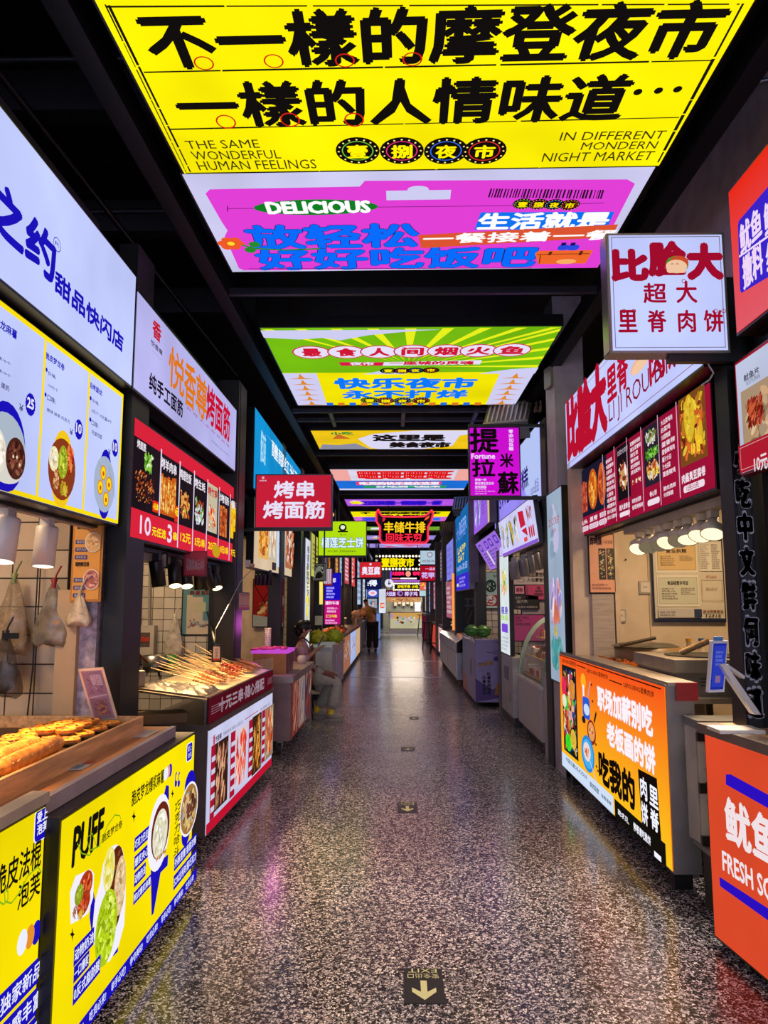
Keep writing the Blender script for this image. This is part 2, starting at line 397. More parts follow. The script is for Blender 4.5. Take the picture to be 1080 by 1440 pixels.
struct('ceiling', MB().bb(-4, 4, -7, 47, 4.75, 4.85), CEILM)
WALLM = M('#17161b', .7)
struct('wall_left', MB().bb(-3.7, -3.6, -7, 47, 0, 4.75), WALLM)
struct('wall_right', MB().bb(3.6, 3.7, -7, 47, 0, 4.75), WALLM)
struct('wall_back', MB().bb(-3.6, 3.6, 46, 46.1, 0, 4.75), M('#2a262c', .7))
struct('wall_front', MB().bb(-3.6, 3.6, -7, -6.9, 4.1, 4.75), WALLM)   # unseen front end opened so sky light reaches front faces; top strip only
# black steel rails the ceiling boxes hang from, cross beams and conduits up in the dark
m = MB()
for x in (-1.28, 1.54): m.bb(x-.05, x+.05, -6, 40, 3.8, 3.95)
struct('trim_1', m, M('#0c0c10', .5, .3))
for i, (y, c) in enumerate(((5.3, '#33323a'), (8.75, '#4a4952'), (9.2, '#3c3b44'), (11.4, '#26262c'), (15.6, '#222228'), (21.3, '#222228'))):
    m = MB().bb(-1.23, 1.49, y-.02, y+.02, 3.82, 3.87); struct('trim_%d' % (i+2), m, M(c, .4, .5))
m = MB()
for x in (-.78, .1, .98): m.box((x, 9.1, 3.84), (.045, .75, .04))
struct('trim_8', m, M('#55545e', .4, .5))
m = MB()
for y in (1.3, 2.2, 3.0, 4.0, 5.4, 7.0): m.bb(-3.4, -1.35, y-.07, y+.07, 4.35, 4.6)
struct('trim_9', m, M('#15141c', .6))
m = MB()
for y, z in ((2.55, 4.15), (3.35, 4.2), (4.6, 4.1)): m.tube([(-2.9, y, z), (-1.33, y, z)], .018)
m.tube([(-1.9, 1, 4.0), (-1.75, 8, 4.05)], .02)
struct('trim_10', m, M('#3a3a44', .35, .7))
m = MB(); m.tube([(1.6, 3.1, 3.95), (3.3, 2.6, 3.95)], .015); m.tube([(1.6, 3.25, 3.95), (3.3, 2.75, 3.95)], .015)
struct('trim_11', m, M('#7a7a86', .3, .8))
# plastered upper walls behind the fascias on the right
struct('wall_upper', MB().bb(2.05, 2.12, -2, 6.8, 3.0, 4.75), M('#cdbcc8', .8))
struct('trim_12', MB().bb(1.52, 1.80, 6.95, 7.35, 0, 4.5), M('#b6aab4', .75))
struct('trim_13', MB().bb(-1.9, -1.7, -1, 4.05, 3.45, 3.72), M('#2b2a31', .8))
m = MB(); m.box((1.95, 3.0, 3.62), (.5, .12, .16), rz=.35); struct('trim_14', m, BLACK)

TILE = {}
def tiled(name, Y, x0, x1, z0, z1, t, col, grout, gap=.004, stuff=False):
    """a tiled wall facing the camera: grout bed plus one proud tile per cell"""
    w = struct(name, MB().bb(x0, x1, Y, Y+.06, z0, z1), M(grout, .8), at=(x0, Y, z0))
    tm = [M(c, .22, var=.05) for c in col]
    if stuff:
        m = MB(); z = z0
        while z < z1-.01:
            x = x0
            while x < x1-.01: m.use(random.choice(tm)).bb(x+gap, min(x+t-gap, x1), Y-.006, Y, z+gap, min(z+t-gap, z1)); x += t
            z += t
        o = sub('tiles', m, w); o['kind'] = 'stuff'; return w
    mes = []
    for k in tm:
        m = MB().bb(gap, t-gap, -.006, 0, gap, t-gap, k); e = m.build('tile', None); mes.append(e.data); bpy.data.objects.remove(e)
    z = 0.0
    while z < z1-z0-t*.4:
        x = 0.0
        while x < x1-x0-t*.4:
            o = bpy.data.objects.new('tile', random.choice(mes)); COL.objects.link(o); o.parent = w; o.location = (x, 0, z); x += t
        z += t
    return w
PART = M('#060609', .5)
def partition(name, side, y, th=.06, xin=1.56, h=3.55, mat=None):
    x0, x1 = (-3.6, -xin) if side < 0 else (xin, 3.6)
    return struct(name, MB().bb(x0, x1, y, y+th, 0, h), mat or PART)
def post(name, side, y0, y1, x0=1.47, x1=1.58, h=3.6, mat=None):
    return struct(name, MB().bb(side*x0, side*x1, y0, y1, 0, h), mat or BLACK)
def lid(name, side, y0, y1, z, x0=1.62):
    return struct(name, MB().bb(side*x0, side*3.6, y0, y1, z, z+.04), M('#55504c', .6))
# left stalls
tiled('wall_pastry_stall', 4.10, -3.35, -1.80, .6, 2.3, .155, ['#b9a78f', '#b3a18a', '#c0ae96'], '#3a3029')
partition('wall_stall_1', -1, 4.17); post('trim_post_1', -1, 4.05, 4.34)
tiled('wall_skewer_stall', 6.80, -3.0, -1.56, .6, 2.1, .1, ['#b9b2a6', '#b0a99e', '#c2bbb0'], '#4a3f38', .003)
partition('wall_stall_2', -1, 6.87); post('trim_post_2', -1, 6.75, 7.05, 1.44, 1.68)
struct('trim_post_3', MB().bb(-1.62, -1.44, 6.70, 6.78, 0, 3.6), M('#1b1513', .5))
struct('wall_stall_3', MB().bb(-3.6, -1.56, 9.65, 9.72, 0, 3.5), M('#b8a888', .6)); post('trim_post_4', -1, 9.4, 9.7, 1.44, 1.6)
tiled('wall_stall_4', 12.3, -2.2, -1.5, .8, 2.7, .12, ['#b0aa98', '#a8a290'], '#3a3630', .004, stuff=True)
post('trim_post_5', -1, 11.2, 11.5, 1.42, 1.62); post('trim_post_6', -1, 12.2, 12.4, 1.40, 1.62)
lid('trim_15', -1, 1.0, 4.1, 2.62); lid('trim_16', -1, 4.34, 6.8, 2.62); lid('trim_17', -1, 7.05, 9.6, 2.62)
# right stalls
struct('wall_pie_stall', MB().bb(1.6, 3.6, 6.42, 6.5, 0, 2.75), M('#c9b495', .6, var=.06))
struct('trim_pie_jamb', MB().bb(1.50, 1.66, 6.34, 6.44, .3, 2.75), M('#c2ab94', .6))
post('trim_post_7', 1, 3.52, 3.66, 1.60, 1.78, 3.0); post('trim_post_8', 1, 3.30, 3.44, 1.70, 1.84, 3.0)
struct('wall_squid_side', MB().bb(1.78, 3.6, 3.58, 3.62, 0, 3.3), M('#0e0d0f', .5))
lid('trim_18', 1, 3.66, 6.42, 2.66, 1.68)
struct('wall_stall_5', MB().bb(1.66, 3.6, 9.9, 10, 0, 3.5), M('#8e8894', .6))
post('trim_post_9', 1, 10.7, 10.95, 1.48, 1.68, 3.4, M('#5a5862', .5))
struct('trim_jamb_2', MB().bb(1.50, 1.56, 7.35, 7.6, 0, 3.4), BLACK)
tiled('wall_stall_6', 13.0, 1.55, 2.6, .7, 2.5, .11, ['#b8b2b4', '#aca6a8'], '#4a4448', .005, stuff=True)
struct('trim_brick_band', MB().bb(1.55, 2.6, 12.97, 12.995, .93, 1.02), M('#8a5a40', .6))
post('trim_post_10', 1, 12.9, 13.2, 1.38, 1.56, 3.3)
struct('wall_stall_7', MB().bb(1.38, 3.6, 16.4, 16.5, 0, 3.5), M('#1d1c20', .6))
post('trim_post_11', 1, 16.3, 16.6, 1.30, 1.5, 3.3)
for i, y in enumerate((13.6, 16.4, 19.4, 22.6, 26, 30, 34)):
    partition('wall_far_left_%d' % (i+1), -1, y, .08, 1.92, 3.5, M('#141318', .5)); post('trim_post_%d' % (20+i), -1, y-.15, y+.1, 1.32, 1.46)
for i, y in enumerate((19.6, 23, 26.5, 30, 34)):
    partition('wall_far_right_%d' % (i+1), 1, y, .08, 2.02, 3.5, M('#2a272c', .5)); post('trim_post_%d' % (30+i), 1, y-.2, y+.1, 1.22, 1.42, 3.4, M('#4a444a', .5))
# black fascia bands that carry the signs
m = MB(); m.bb(-1.66, -1.6, .5, 4.05, 1.95, 3.5); m.bb(-1.66, -1.6, 4.34, 6.75, 1.85, 3.5); m.bb(-1.66, -1.6, 7.05, 11.2, 2.25, 3.6); m.bb(-1.62, -1.455, 12.4, 38, 2.35, 3.5)
struct('trim_fascia_left', m, BLACK)
m = MB(); m.bb(1.68, 1.74, 3.66, 6.42, 2.1, 3.2); m.bb(1.64, 1.70, 7.4, 9.75, 2.2, 3.4); m.bb(1.60, 1.66, 10, 12.9, 2.3, 3.4); m.bb(1.56, 1.62, 13.2, 16.6, 2.4, 3.5); m.bb(1.42, 1.62, 16.6, 36, 2.2, 3.5)
struct('trim_fascia_right', m, BLACK)
# steel kerb under the right-hand wall
struct('baseboard_right', MB().bb(1.62, 1.7, 7.4, 12.9, 0, .12), M('#3a3834', .4, .5))

# ================================================================ CEILING LIGHT BOXES
ZC = 3.8
def ceil(label, y0, y1, base, x0=-1.11, x1=1.37, sl=0.0, lit=1.0, **k):
    k.setdefault('group', None)
    u = Vector((x1-x0, -sl, 0)); u.normalize(); v = Vector((u.y, -u.x, 0))
    return Board('ceiling_light_box', label, 'light box', (x0, y1, ZC), u, v, x1-x0, y1-y0, base=base, lit=lit, th=.1, case='#0c0c10', **k)
def chips4(b, cs, rx, ry, fs):
    for (x, y), rc, ch in zip(cs, ('#6bbf3a', '#e0307a', '#2f6ae0', '#e03030'), '壹捌夜市'):
        b.ell(x, y, rx, ry, '#120c08'); b.ell(x, y, rx*.72, ry*.72, rc, ring=.07)
        uc, vc = b.uv((x, y)); ru = abs(b.uv((x+rx, y))[0]-uc); rv = abs(b.uv((x, y-ry))[1]-vc)
        if rx > 12:
            for i in range(16):
                a = i*math.pi/8; p = [(uc+ru*.86*math.cos(a)+ru*.05*math.cos(t), vc+rv*.86*math.sin(a)+rv*.06*math.sin(t)) for t in (0, 1.26, 2.5, 3.77, 5)]
                b.poly(p, '#ffe98a', px=False)
        b._t(ch, uc-ru*.45, vc-rv*.48, uc+ru*.45, vc+rv*.48, '#ffe800', .04)
def dash(b, p, q, w, col='#15120a', n=3):
    p = b.uv(p); q = b.uv(q); t = 0.0
    while t < 1:
        e = min(1, t+U(.08, .3)); ww = w*U(.6, 1.15)
        a = (p[0]+(q[0]-p[0])*t, p[1]+(q[1]-p[1])*t); c = (p[0]+(q[0]-p[0])*e, p[1]+(q[1]-p[1])*e); b.line([(a[0]/b.w, a[1]/b.h, 0), (c[0]/b.w, c[1]/b.h, 0)], ww, col); t = e+U(.002, .012)
b = ceil('yellow ceiling light box with two rows of big black brush lettering', 2.49, 3.68, '#f7e806', sl=.035, lit=1.15)
YB = b
b.text('不一樣的摩登夜市', (188, 20), (990, 80), '#100d0c', .038); b.text('一樣的人情味道', (236, 118), (868, 168), '#100d0c', .034)
for p in ((897, 129), (926, 127), (953, 125)): b.ell(p[0], p[1], 6, 4.5, '#100d0c')
dash(b, (202, 101), (1003, 84), .010); dash(b, (240, 181), (955, 164), .010)
dash(b, (150, 8), (1040, 4), .008); dash(b, (262, 242), (924, 232), .010); dash(b, (153, 5), (268, 240), .012); dash(b, (1045, 2), (925, 226), .014)
dash(b, (148, 3), (262, 240), .006)
for s, p, q in (('THE SAME', (259, 195), (366, 205)), ('WONDERFUL', (267, 210), (396, 220)), ('HUMAN FEELINGS', (275, 224), (446, 234)), ('IN DIFFERENT', (790, 183), (932, 192)), ('MONDERN', (820, 197), (921, 206)), ('NIGHT MARKET', (765, 212), (915, 222))): b.text(s, p, q, '#3a3208')
chips4(b, ((503, 209), (565, 208), (627, 207), (681, 206)), 31, 19, 1)
for x, y in ((287, 80), (385, 77), (485, 76), (580, 74), (318, 163), (408, 160), (498, 160)): b.ell(x, y, 14, 10, '#c81e14', ring=.16)
b.done()
b = ceil('pink and white ceiling light box with blue lettering and a red flower', 3.69, 4.86, '#cfcdf2', sl=.03)
b.poly([(295, 266), (506, 262), (513, 254), (882, 252), (893, 258), (858, 326), (862, 334), (842, 376), (830, 378), (425, 379), (420, 380), (343, 380), (336, 377), (316, 332), (320, 324), (312, 312), (289, 272)], '#e23fd6')
b.rect((543, 268), (633, 280), '#cfcdf2', 1); b.ell(588, 266, 15, 5, '#cfcdf2')
b.line([(320, 293), (705, 289)], .006, '#6a1a66'); b.line([(320, 289), (320, 297)], .006, '#6a1a66'); b.line([(705, 289), (850, 285)], .006, '#6a1a66')
b.ell(444, 291, 88, 11, '#0f7f22'); b.text('DELICIOUS', (373, 284), (520, 298), '#ffffff', .06)
x = 690.0
while x < 848:
    w = U(1, 3); b.poly([(x, 264.5), (x+w, 264.4), (x+w-4, 277), (x-4, 277)], '#2a0f2a'); x += w+U(1.2, 3.5)
chips4(b, ((735, 284), (757, 283.5), (779, 283), (801, 282.5)), 14, 7.5, 1)
b.text('放轻松', (342, 312), (586, 341), '#0a6cff', .045, '#161060', .062); b.text('好好吃饭吧', (357, 346), (748, 369), '#0a6cff', .045, '#161060', .062)
b.poly([(676, 292), (864, 291), (853, 316), (667, 317)], '#0d74f0'); b.text('生活就是', (676, 294), (850, 314), '#ffffff', .045, rise=.0)
b.poly([(588, 324), (869, 309), (860, 327), (592, 343)], '#dc5430'); b.text('一餐接着一餐', (596, 323), (862, 333), '#ffffff', .04, rise=.02)
b.line([(350, 372), (748, 371)], .006, '#2a1030')
for a in range(6): b.ell(325+11*math.cos(a*1.047), 336+5.5*math.sin(a*1.047), 8, 4, '#f05a2a')
b.ell(325, 336, 5, 2.8, '#ffe02a'); b.line([(340, 338), (360, 343), (400, 345), (450, 343)], .018, '#2a8a2a'); b.ell(358, 337, 8, 4, '#2a8a2a'); b.ell(352, 345, 8, 4, '#2a8a2a')
b.poly([(752, 350), (757, 346), (834, 345), (830, 352), (823, 364), (757, 365)], '#f0682a'); b.line([(755, 351), (829, 350)], .008, '#5a2410'); b.line([(760, 352), (758, 364)], .006, '#5a2410'); b.line([(775, 347), (772, 352)], .02, '#5a2410'); b.line([(818, 346), (815, 352)], .02, '#5a2410')
b.ell(796, 361, 14, 3.5, '#f8b060'); b.rect((786, 337), (798, 345), '#2a4ae0', .4); b.rect((800, 337), (812, 345), '#2a4ae0', .4); b.rect((790, 334), (795, 338), '#161060'); b.rect((803, 334), (808, 338), '#161060')
b.done()
b = ceil('green ceiling light box with yellow rays and seven white discs', 5.92, 7.12, '#76bd12')
cx, cy = b.w*.5, b.h*.15
for i in range(44):
    a = i*2*math.pi/44; d = b.lay(); e = .010; q = []
    for t, w in ((.25, .004), (2.2, .022)):
        q.append((cx+t*math.cos(a-w), cy+t*.62*math.sin(a-w)*1.3)); q.append((cx+t*math.cos(a+w), cy+t*.62*math.sin(a+w)*1.3))
    q = [q[0], q[2], q[3], q[1]]
    if q[2][0] > 0: b.poly([(min(max(x, 0), b.w), min(max(y, 0), b.h)) for x, y in q], '#e8f01e', px=False)
b.poly([N(0, 1), N(0, .86), N(.12, .82), N(.2, .85), N(.26, .80), N(.36, .90), N(.5, .97), N(.6, 1)], '#cfcdf2'); b.poly([N(1, 0), N(1, .16), N(.9, .12), N(.82, .05), N(.78, 0)], '#cfcdf2'); b.poly([N(.32, 0), N(.4, .1), N(.46, .03), N(.5, 0)], '#cfcdf2')
for ch, x, y in zip('最食人间烟火鱼', (438, 487, 533, 580, 627, 673, 720), (493, 492.5, 492, 491, 490.5, 490, 489)):
    b.ell(x, y, 27, 9.3, '#cc1f4a'); b.ell(x, y, 25, 8.2, '#e8e0fa'); b.text(ch, (x-14, y-5.2), (x+14, y+5.2), '#cf1838', .05)
b.poly([(476, 506), (540, 506), (538, 511), (480, 511)], '#d8174a'); b.poly([(540, 506), (678, 503), (675, 509), (538, 511)], '#e8e0fa')
b.text('夜市', (492, 506), (526, 510), '#e8e0fa', .05); b.text('一座城的灵魂', (548, 505), (665, 509), '#cf1838', .06)
chips4(b, ((546, 518), (565, 518), (584, 517.5), (606, 517)), 12, 4, 1); b.done()
b = ceil('yellow ceiling light box with blue lettering between stacked orange roofs', 7.13, 8.33, '#f7e806')
b.poly([N(0, 0), N(.135, 0), N(.135, 1), N(0, 1)], '#cfcdf2'); b.poly([N(.865, 0), N(1, 0), N(1, 1), N(.865, 1)], '#cfcdf2')
for s_ in (.0675, .9325):
    for i in range(6): z = .84-i*.165; b.poly([N(s_-.055, z), N(s_-.012, z+.03), N(s_, z+.15), N(s_+.012, z+.03), N(s_+.055, z)], '#e08a2a')
b.text('快乐夜市', N(.2, .86), N(.78, .56), '#0a78ff', .05); b.text('永不打烊', N(.22, .50), N(.76, .24), '#0a78ff', .05)
for i in range(14): b.poly([N(.135+i*.052, 0), N(.165+i*.052, 0), N(.165+i*.052, .1), N(.135+i*.052, .1)], ('#2a6ae0', '#e07a2a')[i % 2])
chips4(b, ((520, 562), (542, 562), (566, 561.5), (592, 561)), 13, 4.5, 1); b.done()
def strips(b, rows):
    for s, p, q, c, bo in rows: b.text(s, N(*p), N(*q), c, bo)
b = ceil('yellow and white ceiling light box with black lettering and grey clouds', 9.62, 10.8, '#f3c81a')
b.poly([N(.3, .1), N(.24, .6), N(.33, .85), N(.55, 1), N(1, 1), N(.8, .75), N(.78, .2), N(.6, 0), N(.35, 0)], '#dcd8f4'); b.poly([N(0, 0), N(.03, .3), N(.12, .25), N(.22, .35), N(.3, 0)], '#8c8ca0'); b.poly([N(.1, .6), N(.14, .85), N(.2, .6)], '#c86a2a')
strips(b, (('这里是', (.33, .8), (.72, .48), '#1c1414', .06), ('美食夜市', (.42, .4), (.76, .1), '#1c1414', .06), ('小吃', (.1, .96), (.22, .8), '#2a8a3a', .04))); b.done()
b = ceil('white ceiling light box with red lettering and pink dotted ends', 12.5, 13.65, '#dcd6ea')
b.poly([N(0, 0), N(.12, 0), N(.12, 1), N(0, 1)], '#f0a8a0'); b.poly([N(.88, 0), N(1, 0), N(1, 1), N(.88, 1)], '#f0a8a0'); b.text('旺旺旺旺', N(.2, .85), N(.84, .2), '#e01818', .07); b.done()
b = ceil('blue ceiling light box with a pink ribbon of white lettering', 13.66, 14.8, '#1f6fd8')
b.rect(N(.15, .9), N(.8, .55), '#e8407a'); b.rect(N(.2, .5), N(.85, .25), '#2a9a5a'); b.text('吃货的快乐就在这里', N(.18, .86), N(.78, .58), '#f0f0ff', .05); b.text('好吃到飞起来', N(.3, .47), N(.8, .28), '#f0f0ff', .05); b.rect(N(0, .18), N(1, 0), '#cfcdf2'); b.done()
b = ceil('purple ceiling light box with one line of indigo lettering', 16.2, 17.3, '#b95ae6')
b.mot(500, 707, 12, 4, ['#f7e806', '#f0c8ff'], 20, .5); b.text('生活就是一餐接着一餐', N(.16, .8), N(.86, .2), '#2a10c8', .08); b.poly([N(.05, .3), N(.1, .8), N(.17, .5)], '#f7e806'); b.done()
b = ceil('second yellow ceiling light box, far off before the neon steak sign', 18.4, 19.5, '#f7e806'); strips(b, (('不一樣的摩登夜市', (.1, .95), (.9, .55), '#100d0c', .05), ('一樣的人情味道', (.15, .45), (.8, .1), '#100d0c', .05))); b.done()
b = ceil('far pink ceiling light box with blue blots behind the neon steak sign', 19.51, 20.6, '#d66ad8'); strips(b, (('放轻松好好吃饭', (.1, .9), (.6, .1), '#2a4ae0', .06), ('生活就是', (.66, .8), (.93, .2), '#0d74f0', .06))); b.done()
b = ceil('far green ceiling light box behind the neon steak sign', 22.1, 23.2, '#76a830'); strips(b, (('最食人间烟火', (.15, .8), (.85, .3), '#e8e0fa', .05),)); b.done()
b = ceil('far lilac ceiling light box with yellow blots', 25.0, 26.6, '#9c8ae0'); b.photo(N(.05, .9), N(.95, .1), ['#f3c81a', '#dcd8f4', '#4a4ab0', '#e8a0d0'], 40, .3, None); b.done()
b = ceil('farthest lilac ceiling light box, striped blue and pink', 28.5, 30.5, '#a890e0'); b.photo(N(.05, .9), N(.95, .1), ['#dcd6ea', '#4a6ad8', '#e8607a'], 30, .3, None); b.done()
# the row goes on above and behind the photographer
for y0, c, l in ((.2, '#cfcdf2', 'white'), (-2.2, '#f7e806', 'yellow'), (-4.6, '#d66ad8', 'pink')):
    ceil('%s ceiling light box of the row, overhead behind the viewpoint' % l, y0, y0+1.15, c, lit=1.1).done()
# ================================================================ LEFT: PASTRY STALL
LAV = '#c3cdff'
b = bx('shop_sign', 'huge white lit shop sign with dark blue lettering above the yellow pastry menu', 'sign', -1.44, 1.5, 3.945, 2.73, 3.35, base=LAV, th=.12, case='#2a2630')
BL = '#1c12b8'
b.text('爱之约', (-78, 172), (75, 399), BL, .05); b.ell(80, 344, 5.5, 10, BL, ring=.12); b.text('R', (77.5, 338), (83, 349), BL)
b.text('甜品快闪店', (78, 380), (172, 496), BL, .05); b.done()
b = bx('menu_board', 'yellow framed white lit menu board of puffs and tarts above the pastry trays', 'menu', -1.5, 1.5, 3.985, 1.975, 2.69, base=LAV, th=.1, case='#1a181c')
m = MB().use(EM('#ffe010', 1.0))
t = .018
for u0, v0, u1, v1 in ((0, 0, b.w, t), (0, b.h-t, b.w, b.h), (b.w-t*.6, 0, b.w, b.h)):
    m.prism([b.at(u0, v0, 0), b.at(u1, v0, 0), b.at(u1, v1, 0), b.at(u0, v1, 0)], b.n*.004)
for px in (57, 122):
    u0 = b.uv((px, 600))[0]; m.prism([b.at(u0-.007, 0, 0), b.at(u0+.007, 0, 0), b.at(u0+.007, b.h, 0), b.at(u0-.007, b.h, 0)], b.n*.003)
sub('frame', m, b.root, label='bright yellow frame and dividers')
b.text('梦龙麻薯', (-8, 443), (23, 478), BL, .03); b.text('脆皮梦龙卷', (64, 494), (90, 522), BL, .03); b.text('现烤蛋挞', (125, 536), (143, 557), BL, .03)
S = '#3a3c78'
for s, p, q in (('盒/6个', (-4, 499), (15, 515)), ('盒/9个', (-4, 517), (15, 532)), ('蛋奶', (1, 537), (12, 551)), ('价格:', (67, 521), (78, 534)), ('10元个', (67, 539), (81, 552)), ('口味:', (66, 554), (77, 569)), ('原味 抹茶 巧克力', (65, 573), (97, 596)),
                ('价格:', (129, 560), (138, 571)), ('3元个 10元盒/4个', (128, 574), (156, 597)), ('口味:', (128, 590), (137, 603)), ('可卤可甜', (128, 604), (142, 618)), ('¥', (26, 567), (31, 580)), ('¥', (97, 602), (101, 613)), ('¥', (151, 631), (154, 641))): b.text(s, p, q, S, .02)
for x, y in ((64, 520), (62.5, 555), (126, 560), (125.5, 590)): b.ell(x, y, 1.5, 3, BL)
for x, y, rx, ry, s in ((41, 569, 7.5, 17, '25'), (109, 604, 6, 15, '10'), (160, 630, 4.6, 13, '10')):
    b.ell(x, y, rx, ry, BL, 40, zig=.09); b.text(s, (x-rx*.55, y-ry*.65), (x+rx*.55, y+ry*.45), '#e8e8ff', .05)
b.ell(5, 629, 30, 66, BL); b.ell(5, 629, 30, 50, '#aab8c8'); b.ell(5, 660, 24, 20, '#d8d4cc'); b.mot(-8, 635, 14, 34, ['#f0e8dc', '#fff8ee', '#e0d4c0'], 50, .3, '#e8dccc'); b.mot(19, 645, 14, 30, CHOC, 60, .3, '#4a241c')
for x, y in ((15, 642), (20, 643), (24, 654)): b.ell(x, y, 1.2, 2.4, '#f0d8b0')
b.ell(84, 660, 16, 56, '#f5c81a'); b.ell(84, 660, 19.5, 44, '#8a3a1c'); b.mot(94, 645, 9, 26, ['#c8421e', '#e0602a', '#a02a14', '#f08a4a'], 60, .3); b.mot(72, 645, 7, 18, CREAM, 30, .3, '#f0e6b8'); b.mot(84.5, 650, 7, 24, ['#a8b82a', '#c0d040', '#8a9a1c', '#e0e060'], 70, .25, '#9aa820'); b.mot(74, 675, 6, 18, ['#c8905a', '#e0b080', '#a86a3a'], 40, .3); b.mot(85, 688, 7, 16, ['#c8a82a', '#e0c84a', '#a8881c'], 40, .3)
b.ell(143, 681, 10, 50, BL); b.ell(142.5, 681, 15, 40, '#a8b4cc')
b.line([(135, 650), (150, 700)], .003, '#6a7aa8'); b.line([(148, 655), (157, 700)], .003, '#6a7aa8')
for x, y in ((140.5, 665), (136, 685), (148, 681), (143.5, 702)): b.ell(x, y, 4.2, 11, '#d89010'); b.ell(x, y, 3.2, 8.5, '#ffd81a'); b.ell(x, y+1, 1.4, 3.5, '#c85a10')
b.done()
# yellow front counters
def bar(b, s, p, q, pad=.18):
    u0, v0, u1, v1 = b.box2(p, q); h = v1-v0; b.poly([(u0, v0), (u1, v0), (u1, v1), (u0, v1)], BL, px=False); b._t(s, u0+h*pad*.6, v0+h*pad, u1-h*pad*.5, v1-h*pad, '#eef0ff', .02)
YEL = '#fbe305'
b = bx('counter_light_box', 'yellow lit counter front reading baguette puff, beside the longer yellow counter', 'counter', -1.15, 1.3, 2.535, .06, .885, base=YEL, th=.03, case='#0c0b0d')
b.rect((49, 1138), (69, 1174), '#f5f5ff', .2); b.rect((50, 1140), (68, 1173), BL, .2); b.text('爱上', (52, 1144), (66, 1150), '#f0f0ff', .03); b.text('泡芙', (52, 1161), (66, 1166), '#f0f0ff', .03)
b.text('脆皮法棍', (-8, 1222), (56, 1217), '#14120c', .02); b.text('泡芙', (25, 1246), (55, 1256), '#14120c', .02)
b.line([(-2, 1268), (4, 1272), (10, 1265), (10, 1253), (5, 1253), (6, 1268), (15, 1270), (25, 1257), (38, 1232), (52, 1219), (57, 1226), (52, 1236)], .006, '#8fb81a')
for x, y, rx, ry, c in ((50, 1311, 6, 16, BL), (41, 1317, 6, 16, '#e8902a'), (30, 1325, 7, 17, '#eef0ff')): b.ell(x, y, rx, ry, c)
bar(b, '独家新品', (-2, 1400), (57, 1376)); bar(b, '口感丰富', (-2, 1444), (57, 1417)); bar(b, '香脆可口', (-2, 1486), (57, 1455)); b.done()
b = bx('counter_light_box', 'long yellow lit counter front with a green filled roll and slanted blue captions', 'counter', -1.1, 2.555, 4.19, .09, .835, base=YEL, th=1.0, case='#141214')
b.rect((262.5, 1047), (270, 1067), '#f5f5ff', .2); b.rect((263, 1048), (269.6, 1066), BL, .2); b.text('爱上', (264, 1050), (269, 1054), '#f0f0ff'); b.text('泡芙', (264, 1060), (269, 1063), '#f0f0ff')
b.text('脆皮梦龙爆浆麻薯', (185, 1113), (229.6, 1100), '#14120c', .02)
for x, y, rx, c in ((238.7, 1083, 2.6, BL), (236, 1085, 2.6, '#e8a08a'), (232.7, 1088, 3.2, '#eef0ff')): b.ell(x, y, rx, 9, c)
for x in (246.6, 250.6): b.ell(x, 1102, 1.6, 4.5, BL); b.line([(x-1.2, 1101), (x-.6, 1090), (x+1.4, 1086)], .012, BL)
for x, y, r in ((187, 1148, 3), (241.5, 1116, 2.2), (100, 1314, 3.4)): b.poly([(x-r, y), (x-r*.25, y-r*.8), (x, y-r*3), (x+r*.25, y-r*.8), (x+r, y), (x+r*.25, y+r*.8), (x, y+r*3), (x-r*.25, y+r*.8)], '#14120c')
b.text('PUFF', (102, 1167), (142, 1185), '#14120c', .05, sk=.06); b.text('脆皮梦龙卷', (142, 1174), (170, 1163), '#14120c', .02)
b.line([(107, 1186), (113, 1200), (124, 1203), (134, 1190), (128, 1172), (120, 1178), (124, 1196), (138, 1190), (150, 1160), (160, 1146), (167, 1147), (168, 1152)], .005, '#7aa81a')
b.poly([(128, 1245), (136, 1290), (136, 1335), (128, 1320), (124, 1290)], BL); b.poly([(157, 1335), (164, 1310), (164, 1338), (157, 1345)], BL)
b.poly([(96, 1255), (104, 1232), (125, 1222), (130, 1228), (129, 1262), (122, 1284), (112, 1292), (97, 1300)], '#f4f0ff')
b.mot(118, 1246, 10, 20, ['#c8421e', '#e0602a', '#a02a14', '#f08a5a'], 60, .3, '#b03a1a'); b.mot(115, 1270, 9, 16, ['#c8421e', '#a02a14', '#e0704a'], 40, .3, '#a8381a'); b.mot(108, 1258, 6, 14, ['#8a9a1c', '#a8b82a', '#c0cc4a'], 50, .28, '#8a9a20'); b.mot(110, 1285, 5, 10, ['#d8a82a', '#e8c04a', '#b07a1c'], 30, .3); b.mot(101, 1284, 4, 12, ['#c08a60', '#a86a44'], 24, .3)
b.poly([(141, 1215), (150, 1192), (160, 1187), (168, 1193), (173, 1215), (173, 1262), (171, 1300), (163, 1330), (150, 1352), (138, 1356), (130, 1335), (126, 1305), (129, 1270), (137, 1240)], '#f4f0ff')
b.mot(158, 1250, 13, 58, ['#6a2a18', '#4a1c12', '#8a4a2a'], 60, .3, '#5a2416'); b.mot(149, 1222, 8, 30, ['#f0ec9a', '#f5f0c0', '#e8d84a'], 70, .3, '#f0e680'); b.mot(164, 1245, 8, 40, ['#e8c898', '#f5dcb0', '#c89a6a'], 80, .25, '#e0bc8a'); b.mot(144, 1304, 15, 50, ['#b8d41a', '#d0e83a', '#a0bc10', '#88a40c', '#e4f470'], 240, .16, '#b0cc18')
bar(b, '动物奶油', (96.5, 1333), (124, 1328)); bar(b, '一口爆浆', (96, 1360), (117, 1358)); bar(b, '0反式脂肪酸', (95, 1387), (133, 1367))
